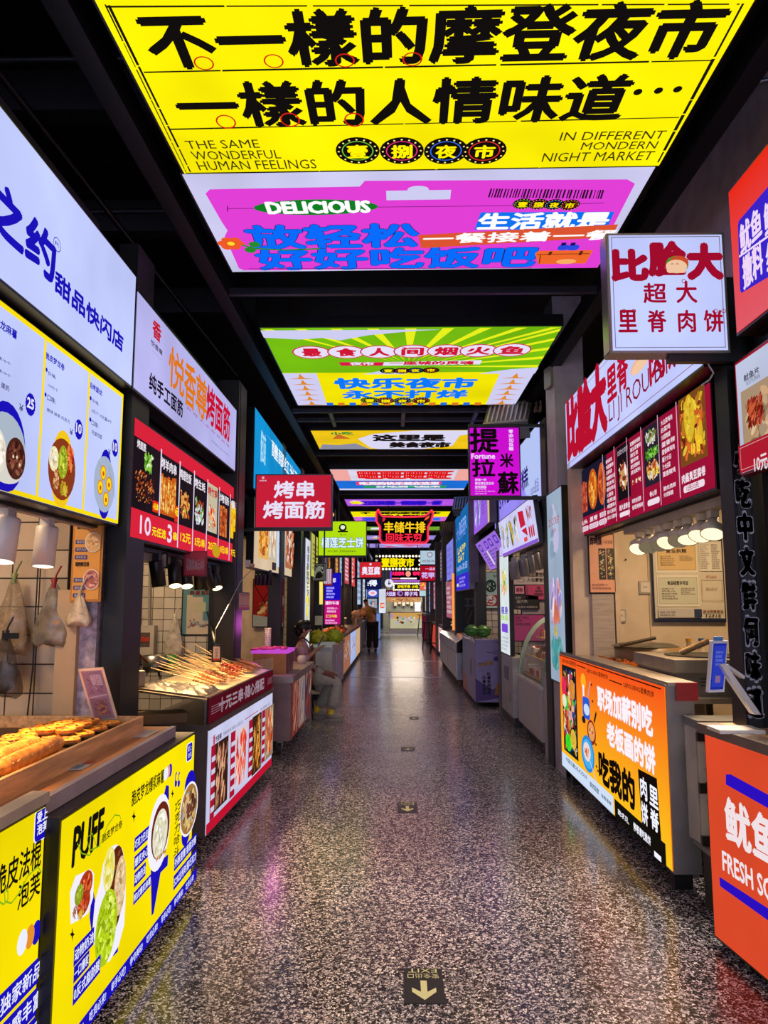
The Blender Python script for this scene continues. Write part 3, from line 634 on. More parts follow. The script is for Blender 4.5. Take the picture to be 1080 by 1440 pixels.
bar(b, '巧克力巴旦脆', (182.5, 1179), (205, 1177)); bar(b, '爆浆夹心', (182, 1205), (202, 1204)); bar(b, '动物奶油', (182, 1228), (197.6, 1231)); bar(b, '韩式爆浆麻薯', (180.5, 1256), (205, 1245))
b.poly([(223, 1122), (227, 1104), (231, 1105), (231, 1125)], BL); b.poly([(206, 1288), (205, 1224), (214, 1215), (230, 1201), (229, 1217), (219, 1227), (209, 1284)], BL)
b.ell(217, 1170, 15.5, 51, '#f4f2ff'); b.mot(219, 1167, 12.8, 38, ['#7a2a18', '#5a1c12', '#96442a'], 70, .3, '#6a2416'); b.mot(218, 1172, 10.4, 33, ['#e4e0c4', '#f2eedc', '#d0ccaa', '#fffcf0'], 120, .22, '#e6e2c8'); b.mot(218, 1203, 9, 6, ['#c8843a', '#a8602a'], 20, .5)
b.ell(260, 1104, 7.5, 20, BL); b.ell(254, 1170, 6, 18, BL); b.ell(258.5, 1137, 13, 36, '#f4f2ff'); b.mot(258.5, 1137, 11.6, 33, ['#c89a4a', '#8a5a34', '#5a3020', '#e0c07a', '#9aa4a8', '#d8b088'], 130, .28, '#a8783c'); b.mot(259, 1140, 6, 15, ['#5a2c20', '#7a4836'], 24, .35)
b.vtext('巧克力哈斗', (237.5, 1129), (243, 1200), '#14120c', .02); bar(b, '外酥里糯 香甜浓郁', (236, 1206), (267.5, 1188)); bar(b, '52%比利时黑巧克力', (235, 1232), (267.5, 1211))
u = b.w; b.poly([(0, 0), (b.w, 0), (b.w, .055), (0, .055)], BL, px=False)
x = .02
for s in ('挑战来!', '吃货必来!', '举手必吃!', '争夺美味!', '吃货必来!', '举手必吃!', '争夺美味!', '吃货必来!'):
    b._t(s, x, .012, x+.15, .045, '#dfe4ff', .02); x += .2
b.done()
# worktop and trays
WD = '#b98a60'
m = MB().bb(-2.3, -1.19, 1.3, 4.05, .85, .90, M('#c58a5a', .45, 0, 'wood', scale=5)); t2 = solo('worktop', m, 'brown wooden worktop behind the two yellow counter fronts', 'counter', (-1.7, 2.7, .85))
sub('edge_strip', MB().bb(-1.19, -1.165, 2.56, 4.05, .849, .903), t2, M('#a49cac', .4), 'grey lavender edge strip')
m = MB().bb(-1.20, -1.14, 1.3, 2.54, .90, .935, M('#b8aca0', .4)); solo('counter_rail', m, 'pale rail along the top of the near yellow counter', 'rail', (-1.17, 1.9, .90))
m = MB().bb(-2.2, -1.25, 1.3, 2.5, 0, .848, M('#2a2624', .6)); solo('base_cabinet', m, 'dark base cabinet behind the near yellow counter', 'cabinet', (-1.7, 1.9, 0))
m = MB().bb(0, 0.13, 0, .16, 0, .002, M('#c8d0d4', .4)); m.bb(.02, .11, .02, .09, .002, .003, M('#5a88a8', .4)); m.bb(.09, .13, .1, .16, .002, .003, M('#b03a2a', .4))
solo('paper_sticker', m, 'blue and white paper sticker lying on the brown worktop', 'sticker', (0, 0, 0)).location = (-1.36, 3.0, .9015)
m = MB().bb(0, 0.1, 0, .2, 0, .002, M('#b8b4ba', .4)); solo('paper_sticker', m, 'pale grey sticker at the far end of the brown worktop', 'sticker', (0, 0, 0)).location = (-1.31, 3.72, .9015)
def tray(label, x0, x1, y0, y1, z, h, panc='#3a2418'):
    t = thing('wooden_tray', label, 'tray', ((x0+x1)/2, (y0+y1)/2, z)); w = M('#d9aa78', .5, 0, 'wood', .2, 7)
    for k in ((x0, x0+.018, y0, y1), (x1-.018, x1, y0, y1), (x0+.018, x1-.018, y0, y0+.018), (x0+.018, x1-.018, y1-.018, y1)): sub('side_board', MB().bb(*k, z, z+h), t, w)
    sub('base_board', MB().bb(x0+.018, x1-.018, y0+.018, y1-.018, z, z+.012), t, M('#8a5a38', .5))
    sub('baking_pan', MB().bb(x0+.04, x1-.06, y0+.04, y1-.12, z+.012, z+.04), t, M(panc, .35, .4), 'dark brown baking pan')
    return t
tray('long wooden tray holding the baguette sticks and egg tarts', -2.1, -1.28, 2.2, 3.87, .9005, .08)
def tart():
    t = thing('egg_tart', 'egg tart', 'tart', (0, 0, 0), 'egg tarts heaped on the tray')
    sub('foil_cup', MB().lathe((0, 0, 0), [(.0, 0), (.026, 0), (.043, .016), (.044, .018), (.040, .016)], 16), t, M('#c9b48a', .3, .6))
    sub('crust', MB().lathe((0, 0, 0), [(.028, .004), (.041, .018), (.043, .026), (.038, .030), (.034, .024), (.033, .020)], 18, wob=.04), t, M('#d98c2c', .5, 0, 'food', .2, 60, .4))
    sub('custard', MB().lathe((0, 0, 0), [(.035, .020), (.03, .026), (.015, .029), (0, .030)], 16), t, M('#ffc21e', .18, 0, 'food', .2, 45, .2, coat=.6))
    m = MB()
    for i in range(3): a = U(0, 6.3); m.ball((.014*math.cos(a), .014*math.sin(a), .029), (.007, .006, .003), 7, 5)
    sub('raisin', m, t, M('#5a1a12', .3)); return t
t0 = tart(); k = 0
spots = []
for r in range(7):
    for c in range(4): spots.append((-1.40-.088*c-(.03 if r % 2 else 0), 3.29+.076*r, .942+.0))
for c in range(2):
    for r in range(4): spots.append((-1.46-.09*c, 3.38+.09*r, .968))
pos = ['in the corridor-side row', 'in the second row from the corridor', 'in the third row from the corridor', 'in the back row by the wall']
rown = ['at the near end', 'second from the near end', 'third from the near end', 'in the middle', 'third from the card', 'second from the card', 'right by the leaning card']
for i, (x, y, z) in enumerate(spots):
    lb = ('golden egg tart '+pos[i % 4]+', '+rown[i//4]) if i < 28 else 'golden egg tart on the upper layer of the heap, %s' % ['nearest the corridor and the sticks', 'corridor side, second along', 'corridor side, third along', 'corridor side, by the card', 'wall side, nearest the sticks', 'wall side, second along', 'wall side, third along', 'wall side, by the card'][i-28]
    o = t0 if i == 0 else dup(t0, (x, y, z), lb, rz=U(0, 6))
    if i == 0: o.location = (x, y, z); o['label'] = lb
def roll(i):
    m = MB(); n = 14; prof = []
    for j in range(n+1): t = j/n; prof.append((.036*math.sqrt(max(0, 1-(2*t-1)**4))*(1+U(-.05, .05)), t*.58))
    t = thing('baguette_stick', ['golden baguette stick nearest the corridor, beside the tray wall', 'second golden baguette stick from the corridor', 'third golden baguette stick from the corridor', 'fourth golden baguette stick, half hidden', 'innermost golden baguette stick on the near tray'][i], 'bread', (-1.375-.085*i, 2.62+.03*(i % 2)-.05*i, .978), 'baguette sticks on the near tray')
    sub('loaf', MB().lathe((t['o'][0], t['o'][1], .978), prof, 14, ax=Vector((-.03, 1, 0)), wob=.02), t, M('#eaa548', .5, 0, 'food', .25, 28, .7))
    m = MB()
    for j in range(40): y = U(.04, .54); a = U(.3, 2.6); m.ball((t['o'][0]+.036*math.cos(a), t['o'][1]+y, .975+.035*math.sin(a)), (.003, .004, .003), 5, 4)
    sub('nut_crumb', m, t, M('#f2c878', .5), 'pale nut crumbs'); t.children[-1]['kind'] = 'stuff'
for i in range(5): roll(i)
# leaning sign card
A = Vector((-1.40, 3.80, .985)); th_ = Vector((0, 0, 0))
b = Board('price_card', 'tall clear card leaning back on the tart tray, purple print of tarts', 'card', PY(3.80, (133, 1011)), PY(3.80, (160, 1009))-PY(3.80, (133, 1011)), PY(3.72, (113, 943))-PY(3.80, (133, 1011)), .1, .255, base='#9c86a4', lit=0, th=.006, case='#e8dcc8')
b.photo(N(.05, .98), N(.95, .5), ['#8c7096', '#a890b0', '#785c88'], 40, .25, '#8e7898'); b.photo(N(.08, .42), N(.92, .04), ['#8a5a58', '#a87860', '#6a4a58'], 30, .3, '#8a6c80'); b.text('现烤蛋挞', N(.4, .93), N(.92, .7), '#d8c8e0', .02); b.line([N(0, .45), N(1, .5)], .006, '#c8bcd0'); b.done()
# post layers, poster, hanging bags
struct('trim_19', MB().bb(-1.69, -1.60, 4.02, 4.17, 0, 1.97), M('#a89eb0', .7, var=.3, scale=30)); struct('trim_20', MB().bb(-1.80, -1.69, 3.98, 4.1, 0, 1.62), M('#b39a78', .7, var=.05))
b = byp('wall_poster', 'tall orange menu poster taped on the peeling white post', 'poster', 3.97, (106, 736), (138, 843), base='#e3a248', lit=0, th=.004, case='#c8883a')
b.text('现烤蛋挞+', N(.08, .98), N(.62, .92), '#3a2418', .03); b.text('现烤鲜花饼', N(.08, .49), N(.6, .43), '#3a2418', .03)
for z in (.78, .68, .58, .28, .18, .08): b.rect(N(.05, z), N(.52, z-.055), '#3c3a86'); b.text('爆浆奶油', N(.1, z-.01), N(.46, z-.045), '#d8c8b0')
for z, pal in ((.75, ['#e0b878', '#c89058', '#f0d0a0']), (.26, ['#b86a5a', '#e0b0a0', '#8a4a58'])):
    u0, v0 = b.w*.72, b.h*z; b.poly([(u0+.045*math.cos(i*.3), v0+.055*math.sin(i*.3)) for i in range(21)], '#e8dcd0', px=False); b._mot(u0, v0, .040, .050, pal, 50, .3, pal[0], 'ell', 1.2, None)
b.done()
def bag(name, label, cat, c, w, h, col, seed, inner=None, tie='#7a1c1c', alpha=.55):
    random.seed(seed); c = Vector(c); t = thing(name, label, cat, c-Vector((0, 0, h)))
    m = MB(); n, k = 22, 12; vs = []
    for j in range(k+1):
        f = j/k; wd_ = w*(.12+.88*min(1, (f*1.25)**.8))*(1 if f < .92 else .96)
        for i in range(n):
            a = 2*math.pi*i/n; cr = 1+.10*math.sin(a*5+j*.5)+U(-.05, .05); vs.append(c+Vector((wd_/2*math.cos(a)*cr, wd_/5*math.sin(a)*cr, -h*f+.012*math.sin(a*3))))
    m.add(vs, [(j*n+i, j*n+(i+1) % n, (j+1)*n+(i+1) % n, (j+1)*n+i) for j in range(k) for i in range(n)]+[tuple(range(k*n, (k+1)*n))], smooth=True)
    sub('film', m, t, M(col, .22, 0, 'film', .25, 16, 1.0, alpha=alpha))
    if inner: sub('contents', MB().ball(c-Vector((0, 0, h*.68)), (w*.36, w*.16, h*.26), 14, 9, jit=.15), t, M(inner, .5, 0, 'paint', .3, 20, .5))
    m = MB(); m.lathe(c, [(w*.08, -.02), (w*.05, 0), (w*.10, .03), (0, .035)], 8); m.tube([c, c+Vector((.01, .0, .05)), c+Vector((.035, 0, .10))], .005)
    sub('tie', m, t, M(tie, .5)); random.seed(seed+50); return t
bag('plastic_bag', 'big clear bag of bread hanging at the far left of the tiled wall', 'bag', PY(4.0, (20, 815)), .21, .39, '#a08c72', 3, '#8f7355', '#6a7a4a')
bag('plastic_bag', 'grey plastic bag with a red tie hanging on the tiled wall', 'bag', PY(4.0, (76, 822)), .20, .32, '#8c8478', 4, '#b48a5c', '#8a1c1c', .7)
bag('plastic_bag', 'dark clear bag of cups hanging low at the left edge', 'bag', PY(3.85, (8, 895)), .2, .30, '#4a4038', 5, '#2c2622', '#111111', .5)
bag('paper_roll', 'cream pad of paper bags hung under the orange poster', 'paper', PY(3.96, (112, 838)), .13, .15, '#d8c4a4', 6, '#c8b494', '#c8b494', .9)
solo('cable', MB().tube([PY(4.05, p) for p in ((56, 720), (54, 790), (50, 860), (46, 940), (38, 1010))], .004), 'thin dark cable running down the tiles behind the bags', 'cable', PY(4.05, (38, 1010)), BLACK)
solo('label_tag', MB().box(PY(3.82, (15, 894)), (.085, .006, .03)), 'black tag clipped on the dark clear bag', 'tag', PY(3.82, (15, 894)), BLACK)
# track with white cylinder spots
def spot(name, label, group, top, aim, r=.045, L=.17, col='#d8d2cc', power=12, warm='#ffc88a', size=50, lit=True, base=None, cone=False, disc='#fff0cc'):
    top = Vector(top); d = Vector(aim).normalized(); t = thing(name, label, 'lamp', top, group)
    mt = M(col, .4, .1); sub('bracket', MB().bb(top.x-.022, top.x+.022, top.y-.03, top.y+.03, top.z-.05, top.z).cyl(top-Vector((0, 0, .04)), top-Vector((0, 0, .09)), .008, n=6), t, mt)
    c0 = top-Vector((0, 0, .085))-d*.04; c1 = c0+d*L; m = MB()
    if cone: m.lathe(c0, [(0, -.01), (r*.45, 0), (r*.55, L*.35), (r*1.0, L*.6), (r, L), (r*.94, L), (r*.93, L*.97)], 16, ax=d)
    else: m.lathe(c0, [(0, 0), (r*.96, 0), (r, .01), (r, L), (r*.94, L), (r*.93, L*.97)], 16, ax=d)
    sub('housing', m, t, mt)
    sub('lens', MB().lathe(c0, [(r*.93, L*.985), (0, L*.995)], 16, ax=d), t, EM(disc, (1.6 if cone else 2.4) if lit else .2, False))
    if lit and power:
        l = bpy.data.lights.new('spot', 'SPOT'); l.energy = power*SPOTK; l.color = lin(warm); l.spot_size = math.radians(size); l.spot_blend = .6; l.shadow_soft_size = .03
        lo = bpy.data.objects.new('spot', l); COL.objects.link(lo); lo.parent = t; lo.location = c1+d*.015-top; lo.rotation_euler = d.to_track_quat('-Z', 'Y').to_euler()
    return t
m = MB().bb(-1.66, -1.62, 2.0, 4.0, 1.945, 1.97); solo('light_track', m, 'pale lamp track under the yellow framed menu', 'track', (-1.64, 3, 1.95), M('#a8a0a8', .4))
p = PX(-1.62, (17, 706)); spot('track_spotlight', 'white cylinder spotlight at the left edge under the yellow menu', 'white spotlights under the pastry menu', (-1.64, p.y, 1.95), (.02, -.22, -1), .055, .19, power=110, warm='#ffb870')
p = PX(-1.62, (73, 722)); spot('track_spotlight', 'white cylinder spotlight hanging straight down beside the orange poster', 'white spotlights under the pastry menu', (-1.64, p.y, 1.95), (.02, -.16, -1), .050, .19, power=130, warm='#ffc07c')
spot('track_spotlight', 'white cylinder spotlight of the pastry stall, out of view at the near end', 'white spotlights under the pastry menu', (-1.64, 2.35, 1.95), (.1, .2, -1), .050, .19, power=110, warm='#ffb870')

# ================================================================ LEFT: SKEWER STALL
b = bxp('shop_sign', 'white lit shop sign with orange and red lettering above the skewer menu', 'sign', -1.44, (194, 410), (330.5, 662), base='#b9b6ee', th=.12, case='#26232c')
b.text('香', (215, 447), (226, 484), '#c01a30', .04); b.text('悦香尊', (212, 476), (228, 501), '#3a2030', .02); b.text('bbq street food', (214, 494), (226, 505), '#5a3a50')
for ch, p, q in (('悦', (238, 484), (258, 560)), ('香', (260, 504), (274, 580)), ('尊', (276, 522), (290, 594))): b.text(ch, p, q, '#e07818', .022)
b.text('烤面筋', (291, 539), (322, 622), '#c8102e', .03)
b.text('纯手工面筋', (210, 522), (256, 588), '#1e1420', .035); b.text('百 姓 人 生 百 百 滋 味', (262, 570), (322, 630), '#9a3a6a'); b.text('实用电话 18616604835', (297, 618), (321, 642), '#6a6490'); b.done()
b = bxp('menu_board', 'black and red lit menu board with seven columns of skewers', 'menu', -1.47, (189.5, 587), (332.5, 792), base='#231820', th=.1, case='#1a1618')
RD = '#d9243c'
b.poly([N(0, .85), N(1, .845), N(1, 1), N(0, 1)], RD); b.poly([N(0, 0), N(1, 0), N(1, .245), N(0, .245)], RD)
D = [b.uv((x, 700))[0]/b.w for x in (219, 246.5, 267.5, 287, 304, 320)]
E_ = [0]+D+[1]
pal = [MEAT, ['#e08a2a', '#f0b04a', '#c85a1a', '#f8d070'], ['#f0c05a', '#c85a2a', '#e89a4a', '#8a2a1a'], ['#7a3018', '#6ab023', '#d8dce8', '#a84a24'], ['#e8682a', '#f0a86a', '#f8e0c8', '#c83a1a'], ['#a82a14', '#c84a1e', '#e07a3a', '#7a1c10'], ['#f8c818', '#f0a810', '#ffe04a', '#e07818']]
for i in range(7):
    a, c = E_[i]+.008, E_[i+1]-.008; w = c-a
    if i == 4: b.poly([N(a, .28), N(c, .28), N(c, .84), N(a, .84)], '#c8bca0')
    if i == 0:
        b.photo(N(a+w*.4, .80), N(c-.01, .58), ['#5a9a24', '#8aca3c', '#a8e05a', '#d8e8c8'], 40, .3, None)
        for r in range(4): b.photo(N(a+w*.02, .60-r*.07), N(a+w*.98, .48-r*.06), MEAT[:5], 40, .3, None, ang=.5)
    elif i in (1, 5):
        for r in range(7 if i == 1 else 3): x = a+w*(.12+r*(.12 if i == 1 else .24)); b.photo(N(x, .68-U(0, .06)), N(x+w*(.14 if i == 1 else .2), .28), pal[i], 36, .8, pal[i][2], asp=1.1, ang=1.5)
    elif i == 6:
        for r in range(3): x = a+w*(.05+r*.24); b.photo(N(x, .78-r*.05), N(x+w*.32, .3+.1*r), pal[6], 20, .8, '#f8c010', asp=1.3, ang=1.5)
    else: b.photo(N(a+w*.1, .62), N(c-w*.08, .30), pal[i], 60, .26, None)
    if i == 3: b.photo(N(a+w*.2, .44), N(c, .28), ['#c8ccd8', '#e0e4f0'], 14, .5, None)
    tx = ['烤面筋', '烤羊肉串', '鸡翅包饭', '烤生蚝', '烤竹笋', '烤肠', '香蕉'][i]
    b.text(tx, N(a+w*.05, .80 if i else .83), N(a+w*(.95 if i else .45), .70 if i else .76), '#e8e0ea' if i != 4 else '#c02a2a', .04, rise=-.0)
for x in D: b.rect(N(x-.004, .86), N(x+.004, .0 if x != D[0] else .245), '#e8d8f0')
for s, a, c, z0, z1, cc in (('10', .03, .095, .04, .19, '#f0d8f0'), ('元任选', .105, .20, .05, .13, '#ffe81a'), ('3', .212, .245, .03, .19, '#f0d8f0'), ('串', .255, .285, .06, .14, '#ffe81a')): b.text(s, N(a, z1), N(c, z0), cc, .04)
for i, s in ((2, '12元'), (3, '5元/串'), (4, '20元'), (5, '10元/3串'), (6, '7元/串')): b.text(s, N(E_[i]+.02, .16), N(E_[i+1]-.02, .07), '#ffd81a', .05)
b.rect(N(E_[1]-.05, .36), N(E_[1]-.01, .26), '#e0301a'); b.text('4元/串', N(E_[1]-.045, .34), N(E_[1]-.013, .28), '#ffe81a', .04); b.rect(N(E_[2]-.035, .40), N(E_[2]-.008, .24), '#e0301a'); b.text('4元', N(E_[2]-.032, .38), N(E_[2]-.010, .3), '#ffe81a', .05)
b.ell(299, 775, 5.5, 9, '#c8a01a'); b.done()
struct('trim_21', MB().bb(-1.7, -1.58, 4.35, 6.7, 1.82, 1.88), M('#8a8680', .4))
# black track spots
m = MB().bb(-1.585, -1.545, 4.4, 6.6, 1.87, 1.895); solo('light_track', m, 'black lamp track under the red and black skewer menu', 'track', (-1.56, 5.5, 1.87), BLACK)
for i, (px, aim, on) in enumerate(((221, (.15, .1, -1), False), (246, (.22, -.40, -1), True), (262, (.25, -.45, -1), True), (281, (.05, .1, -1), False), (291, (.3, .1, -1), False), (302, (.40, -.45, -1), True))):
    p = PX(-1.56, (px, 775)); spot('track_spotlight', ['leftmost black spotlight under the skewer menu, unlit', 'black spotlight under the skewer menu, lit, left of the red card', 'lit black spotlight half behind the hanging red card', 'small black spotlight right behind the hanging red card', 'unlit black spotlight just right of the red card', 'rightmost black spotlight under the skewer menu, lit'][i], 'black spotlights under the skewer menu', (-1.56, p.y, 1.87), aim, .046, .17, '#121114', power=90 if on else 0, warm='#ffcf90', size=72, lit=on, disc='#fff2c0')
b = byp('hanging_card', 'small red card hung under the skewer menu with pale lettering', 'card', 5.35, (260.5, 777), (288, 808), base='#a8283c', lit=0, th=.005, case='#8a1c2c'); b.text('羊肉串20元6串', N(.08, .7), N(.92, .2), '#e8b8c0', .02); b.done()
b = byp('hanging_card', 'tiny pale tag clipped beside the leftmost black spotlight', 'card', 4.95, (228, 779), (233, 797), base='#b8a898', lit=0, th=.004); b.text('10元', N(.1, .7), N(.9, .3), '#8a3a2a'); b.done()
# back wall fittings
def wallY(x, y): return PY(6.78, (x, y))
m = MB(); p = wallY(207, 900); m.bb(p.x-.085, p.x+.085, 6.70, 6.79, p.z-.13, p.z+.13, M('#b4aca0', .5)); t = solo('fuse_box', m, 'grey white fuse box on the white tiles of the skewer stall', 'fuse box', (p.x, 6.78, p.z-.13))
sub('window_lid', MB().bb(p.x-.05, p.x+.05, 6.693, 6.70, p.z-.05, p.z+.07), t, M('#5a4c48', .2)); m = MB()
for i in range(5): m.bb(p.x-.045+i*.019, p.x-.032+i*.019, 6.686, 6.693, p.z-.01, p.z+.03)
sub('breaker_switch', m, t, M('#c03a2a', .4))
solo('conduit', MB().tube([wallY(211, 775), wallY(210, 885)], .013), 'grey conduit running down to the fuse box', 'pipe', wallY(210, 885), M('#8a847c', .4)); m = MB(); m.tube([wallY(208, 910), wallY(206, 945)], .011).tube([wallY(209, 910), wallY(222, 940), wallY(224, 950)], .011); solo('cable', m, 'pair of black cables below the fuse box', 'cable', wallY(206, 945), BLACK)
b = byp('wall_poster', 'faded teal poster on the white tiles behind the skewers', 'poster', 6.78, (258, 828), (302, 892), base='#b4aa98', lit=0, th=.004)
for r in ((0, 1, 1, .86), (0, 1, .12, 0), (.62, .86, 1, .3), (.3, .9, .7, .82)): b.rect(N(r[0], r[1]), N(r[2], r[3]), '#4a7a84')
b.photo(N(.1, .35), N(.95, .12), ['#7a8a94', '#6a3a44', '#a8a4a0', '#4a7a84'], 40, .3, None); b.text('恭喜发财', N(.2, .96), N(.85, .86), '#a83a3a', .03); b.rect(N(.35, .7), N(.7, .5), '#a8a888'); b.done()
bag('apron', 'pale translucent apron hanging on the white tiles', 'apron', PY(6.72, (246, 868)), .17, .34, '#c8bfb0', 11, None, '#c8bfb0', .75)
bag('plastic_bag', 'grey bag hanging beside the fuse box', 'bag', PY(6.72, (192, 872)), .12, .28, '#7a766e', 12, None, '#5a5650', .8)
bag('glove_bundle', 'white gloves hanging at the left of the skewer stall', 'gloves', PY(6.6, (173, 878)), .07, .26, '#d0ccc4', 13, '#d0ccc4', '#b0aca4', .9)
t = thing('wooden_ladder', 'dark wooden ladder leaning at the left of the white tiles', 'ladder', (-2.45, 6.6, 0))
for x in (172, 182): sub('rail', MB().box((PY(6.6, (x, 900)).x, 6.6, .8), (.025, .03, 1.6)), t, M('#4a3020', .6, 0, 'wood'))
m = MB()
for z in (.3, .6, .9, 1.2, 1.5): sub('rung', MB().box((PY(6.6, (177, 900)).x, 6.6, z), (.06, .02, .03)), t, M('#4a3020', .6, 0, 'wood'))
m = MB(); m.tube([wallY(291, 860), wallY(297, 880), PY(5.6, (302, 905))], .009); solo('cable', m, 'thick black cable hanging behind the skewer stand', 'cable', PY(5.6, (302, 905)), BLACK)
m = MB(); p = PX(-1.43, (347, 792)); m.bb(-1.44, -1.40, p.y-.03, p.y+.03, p.z-.04, p.z+.03, M('#c8c0c4', .4)); t = solo('wall_socket', m, 'white socket with a plug on the dark pillar', 'socket', p); sub('plug', MB().cyl((-1.40, p.y, p.z-.02), (-1.36, p.y, p.z-.03), .022), t, M('#c8988a', .4)); sub('cord', MB().tube([(-1.37, p.y, p.z-.05), PX(-1.40, (338, 818)), PX(-1.42, (322, 850)), PX(-1.45, (303, 885)), PX(-1.47, (302, 905))], .004), t, M('#b8b4b0', .5), 'long grey cord')
b = bxp('payment_sticker', 'small white and red notice on the dark pillar', 'sticker', -1.435, (336.5, 834), (351, 856), base='#d8a080', lit=0, th=.003); b.rect(N(0, .12), N(1, 0), '#b8301a'); b.text('微信', N(.1, .96), N(.9, .84), '#6a2a1a'); b.text('向商家付款', N(.1, .26), N(.9, .16), '#6a2a1a'); b.done()
# counter with white and red poster
A, B_ = (-1.205, 4.93), (-1.135, 7.03)
b = bv('counter_light_box', 'white and red lit counter front with four pictures of skewers', 'counter', A, B_, .085, .735, base='#c9c9ea', th=.5, case='#6a6068')
b.poly([N(0, 0), N(1, 0), N(1, .10), N(0, .10)], '#c01430')
for i, (p, q, s0, s1, pl, bg) in enumerate((((303, 1046), (319, 1124), (297, 1050), (300.5, 1149), ['#c8886a', '#e8b088', '#8a4a34', '#3a1c14'], '#3a2018'), ((330.4, 1028), (345.6, 1094), (324, 1031), (328.5, 1117), ['#e0382a', '#c8201a', '#f06a4a', '#f8c8b0'], '#d8c8d8'), ((354, 1009), (365.4, 1079), (349, 1014), (352.6, 1089), ['#e8983a', '#f0b860', '#a85a1c', '#5a2410'], '#3a2416'), ((371.5, 997), (382, 1059), (367, 1000), (370, 1070), ['#d8602a', '#e8884a', '#a83a1c', '#f0c8a0'], '#8a7a68'))):
    b.rect(s0, s1, '#a81430'); b.photo(p, q, pl, 90, .2, bg, ang=1.3, asp=2.4); u0, v0, u1, v1 = b.box2(s0, s1)
    for j in range(5): b.poly([(u0+.008, v0+(v1-v0)*(.1+j*.17)), (u1-.006, v0+(v1-v0)*(.1+j*.17)), (u1-.006, v0+(v1-v0)*(.17+j*.17)), (u0+.008, v0+(v1-v0)*(.17+j*.17))], '#d0c8e0', px=False)
b.text('香', N(.03, .93), N(.055, .84), '#c01430', .04); b.text('悦香尊', N(.06, .91), N(.13, .85), '#4a2434', .03); b.text('传统老字号 百年匠心 品质之选', N(.15, .90), N(.42, .86), '#4a2434'); b.line([N(.45, .885), N(.68, .885)], .006, '#a81430'); b.text('用心做好每一串', N(.72, .90), N(.9, .86), '#6a4a5a')
b.done()
sub('worktop', MB().prism([b.at(-.02, b.h, .01), b.at(b.w+.02, b.h, .01), b.at(b.w+.02, b.h, -.54), b.at(-.02, b.h, -.54)], (0, 0, .035)), b.root, M('#7d726c', .35, .6), 'brushed steel worktop')
sub('side_panel', MB().prism([b.at(-.014, .0, -.5), b.at(-.014, 0, -.01), b.at(-.014, b.h, -.01), b.at(-.014, b.h, -.5)], -b.u*.004), b.root, M('#77696a', .45, .3), 'grey steel end panel')
SB = b
sc = thing('skewer_showcase', 'steel and glass showcase on the counter with a maroon front band', 'display case', SB.at(1.05, SB.h+.04, -.25))
mb_ = bv('band', '', '', A, B_, .775, .93, base='#6a1424', lit=.55, th=.01, case='#4a0c18', parent=sc)
mb_.text('十元三串·随心搭配', (308, 983), (371, 968), '#c8a8b8', .05)
for i in range(4): mb_.line([N(.02, .35+i*.1), N(.17, .35+i*.1)], .004, '#b890a0'); mb_.line([N(.88, .35+i*.1), N(.98, .35+i*.1)], .004, '#b890a0')
mb_.done()
P = lambda u, z, d: SB.at(u*SB.w, z-SB.O.z, -d)
m = MB().use(STEEL)
for u, d, z in ((.0, .02, .92), (.0, .52, .985), (1., .02, .92), (1., .52, .985)): m.box(P(u, (z+.77)/2, d), (.02, .02, z-.77))
m.prism([P(0, .915, .01), P(1, .915, .01), P(1, .98, .54), P(0, .98, .54)], (0, 0, .012), M('#9a8f80', .3, .7))
sub('steel_frame', m, sc)
m = MB().prism([P(0, 1.0, .03), P(1, 1.0, .03), P(1, 1.003, .04), P(0, 1.003, .04)], (0, 0, .0)); m = MB().prism([P(0, .93, .005), P(1, .93, .005), P(1, 1.01, .005), P(0, 1.01, .005)], SB.n*.004)
m.prism([P(1, .93, .0), P(1, .99, .35), P(1, 1.05, .0)], SB.u*.004); sub('glass_pane', m, sc, M('#c8ccc8', .08, 0, 'pane', 0, 1, 0, alpha=.14))
for i, (u0, u1) in enumerate(((.02, .22), (.23, .42), (.43, .62), (.63, .80), (.81, .98))):
    m = MB().prism([P(u0, .932, .03), P(u1, .932, .03), P(u1, .992, .5), P(u0, .992, .5)], (0, 0, .006)); o = sub('food_tray', m, sc, M('#e8d6a4', .4) if i else M('#77706a', .3, .7))
    if i == 0: o['label'] = 'steel tray lined with crumpled foil'
random.seed(21)
foil = MB(); vs = []; n = 12
for i in range(n+1):
    for j in range(n+1): p = P(.02+.19*i/n, .945+.05*j/n, .05+.44*j/n); vs.append(p+Vector((0, 0, U(0, .03) if 0 < i < n and 0 < j < n else 0)))
foil.add(vs, [(i*(n+1)+j, (i+1)*(n+1)+j, (i+1)*(n+1)+j+1, i*(n+1)+j+1) for i in range(n) for j in range(n)])
solo('foil_sheet', foil, 'crumpled foil sheet in the nearest tray of the skewer showcase', 'foil', P(.1, .945, .2), M('#4c4845', .5, .8))
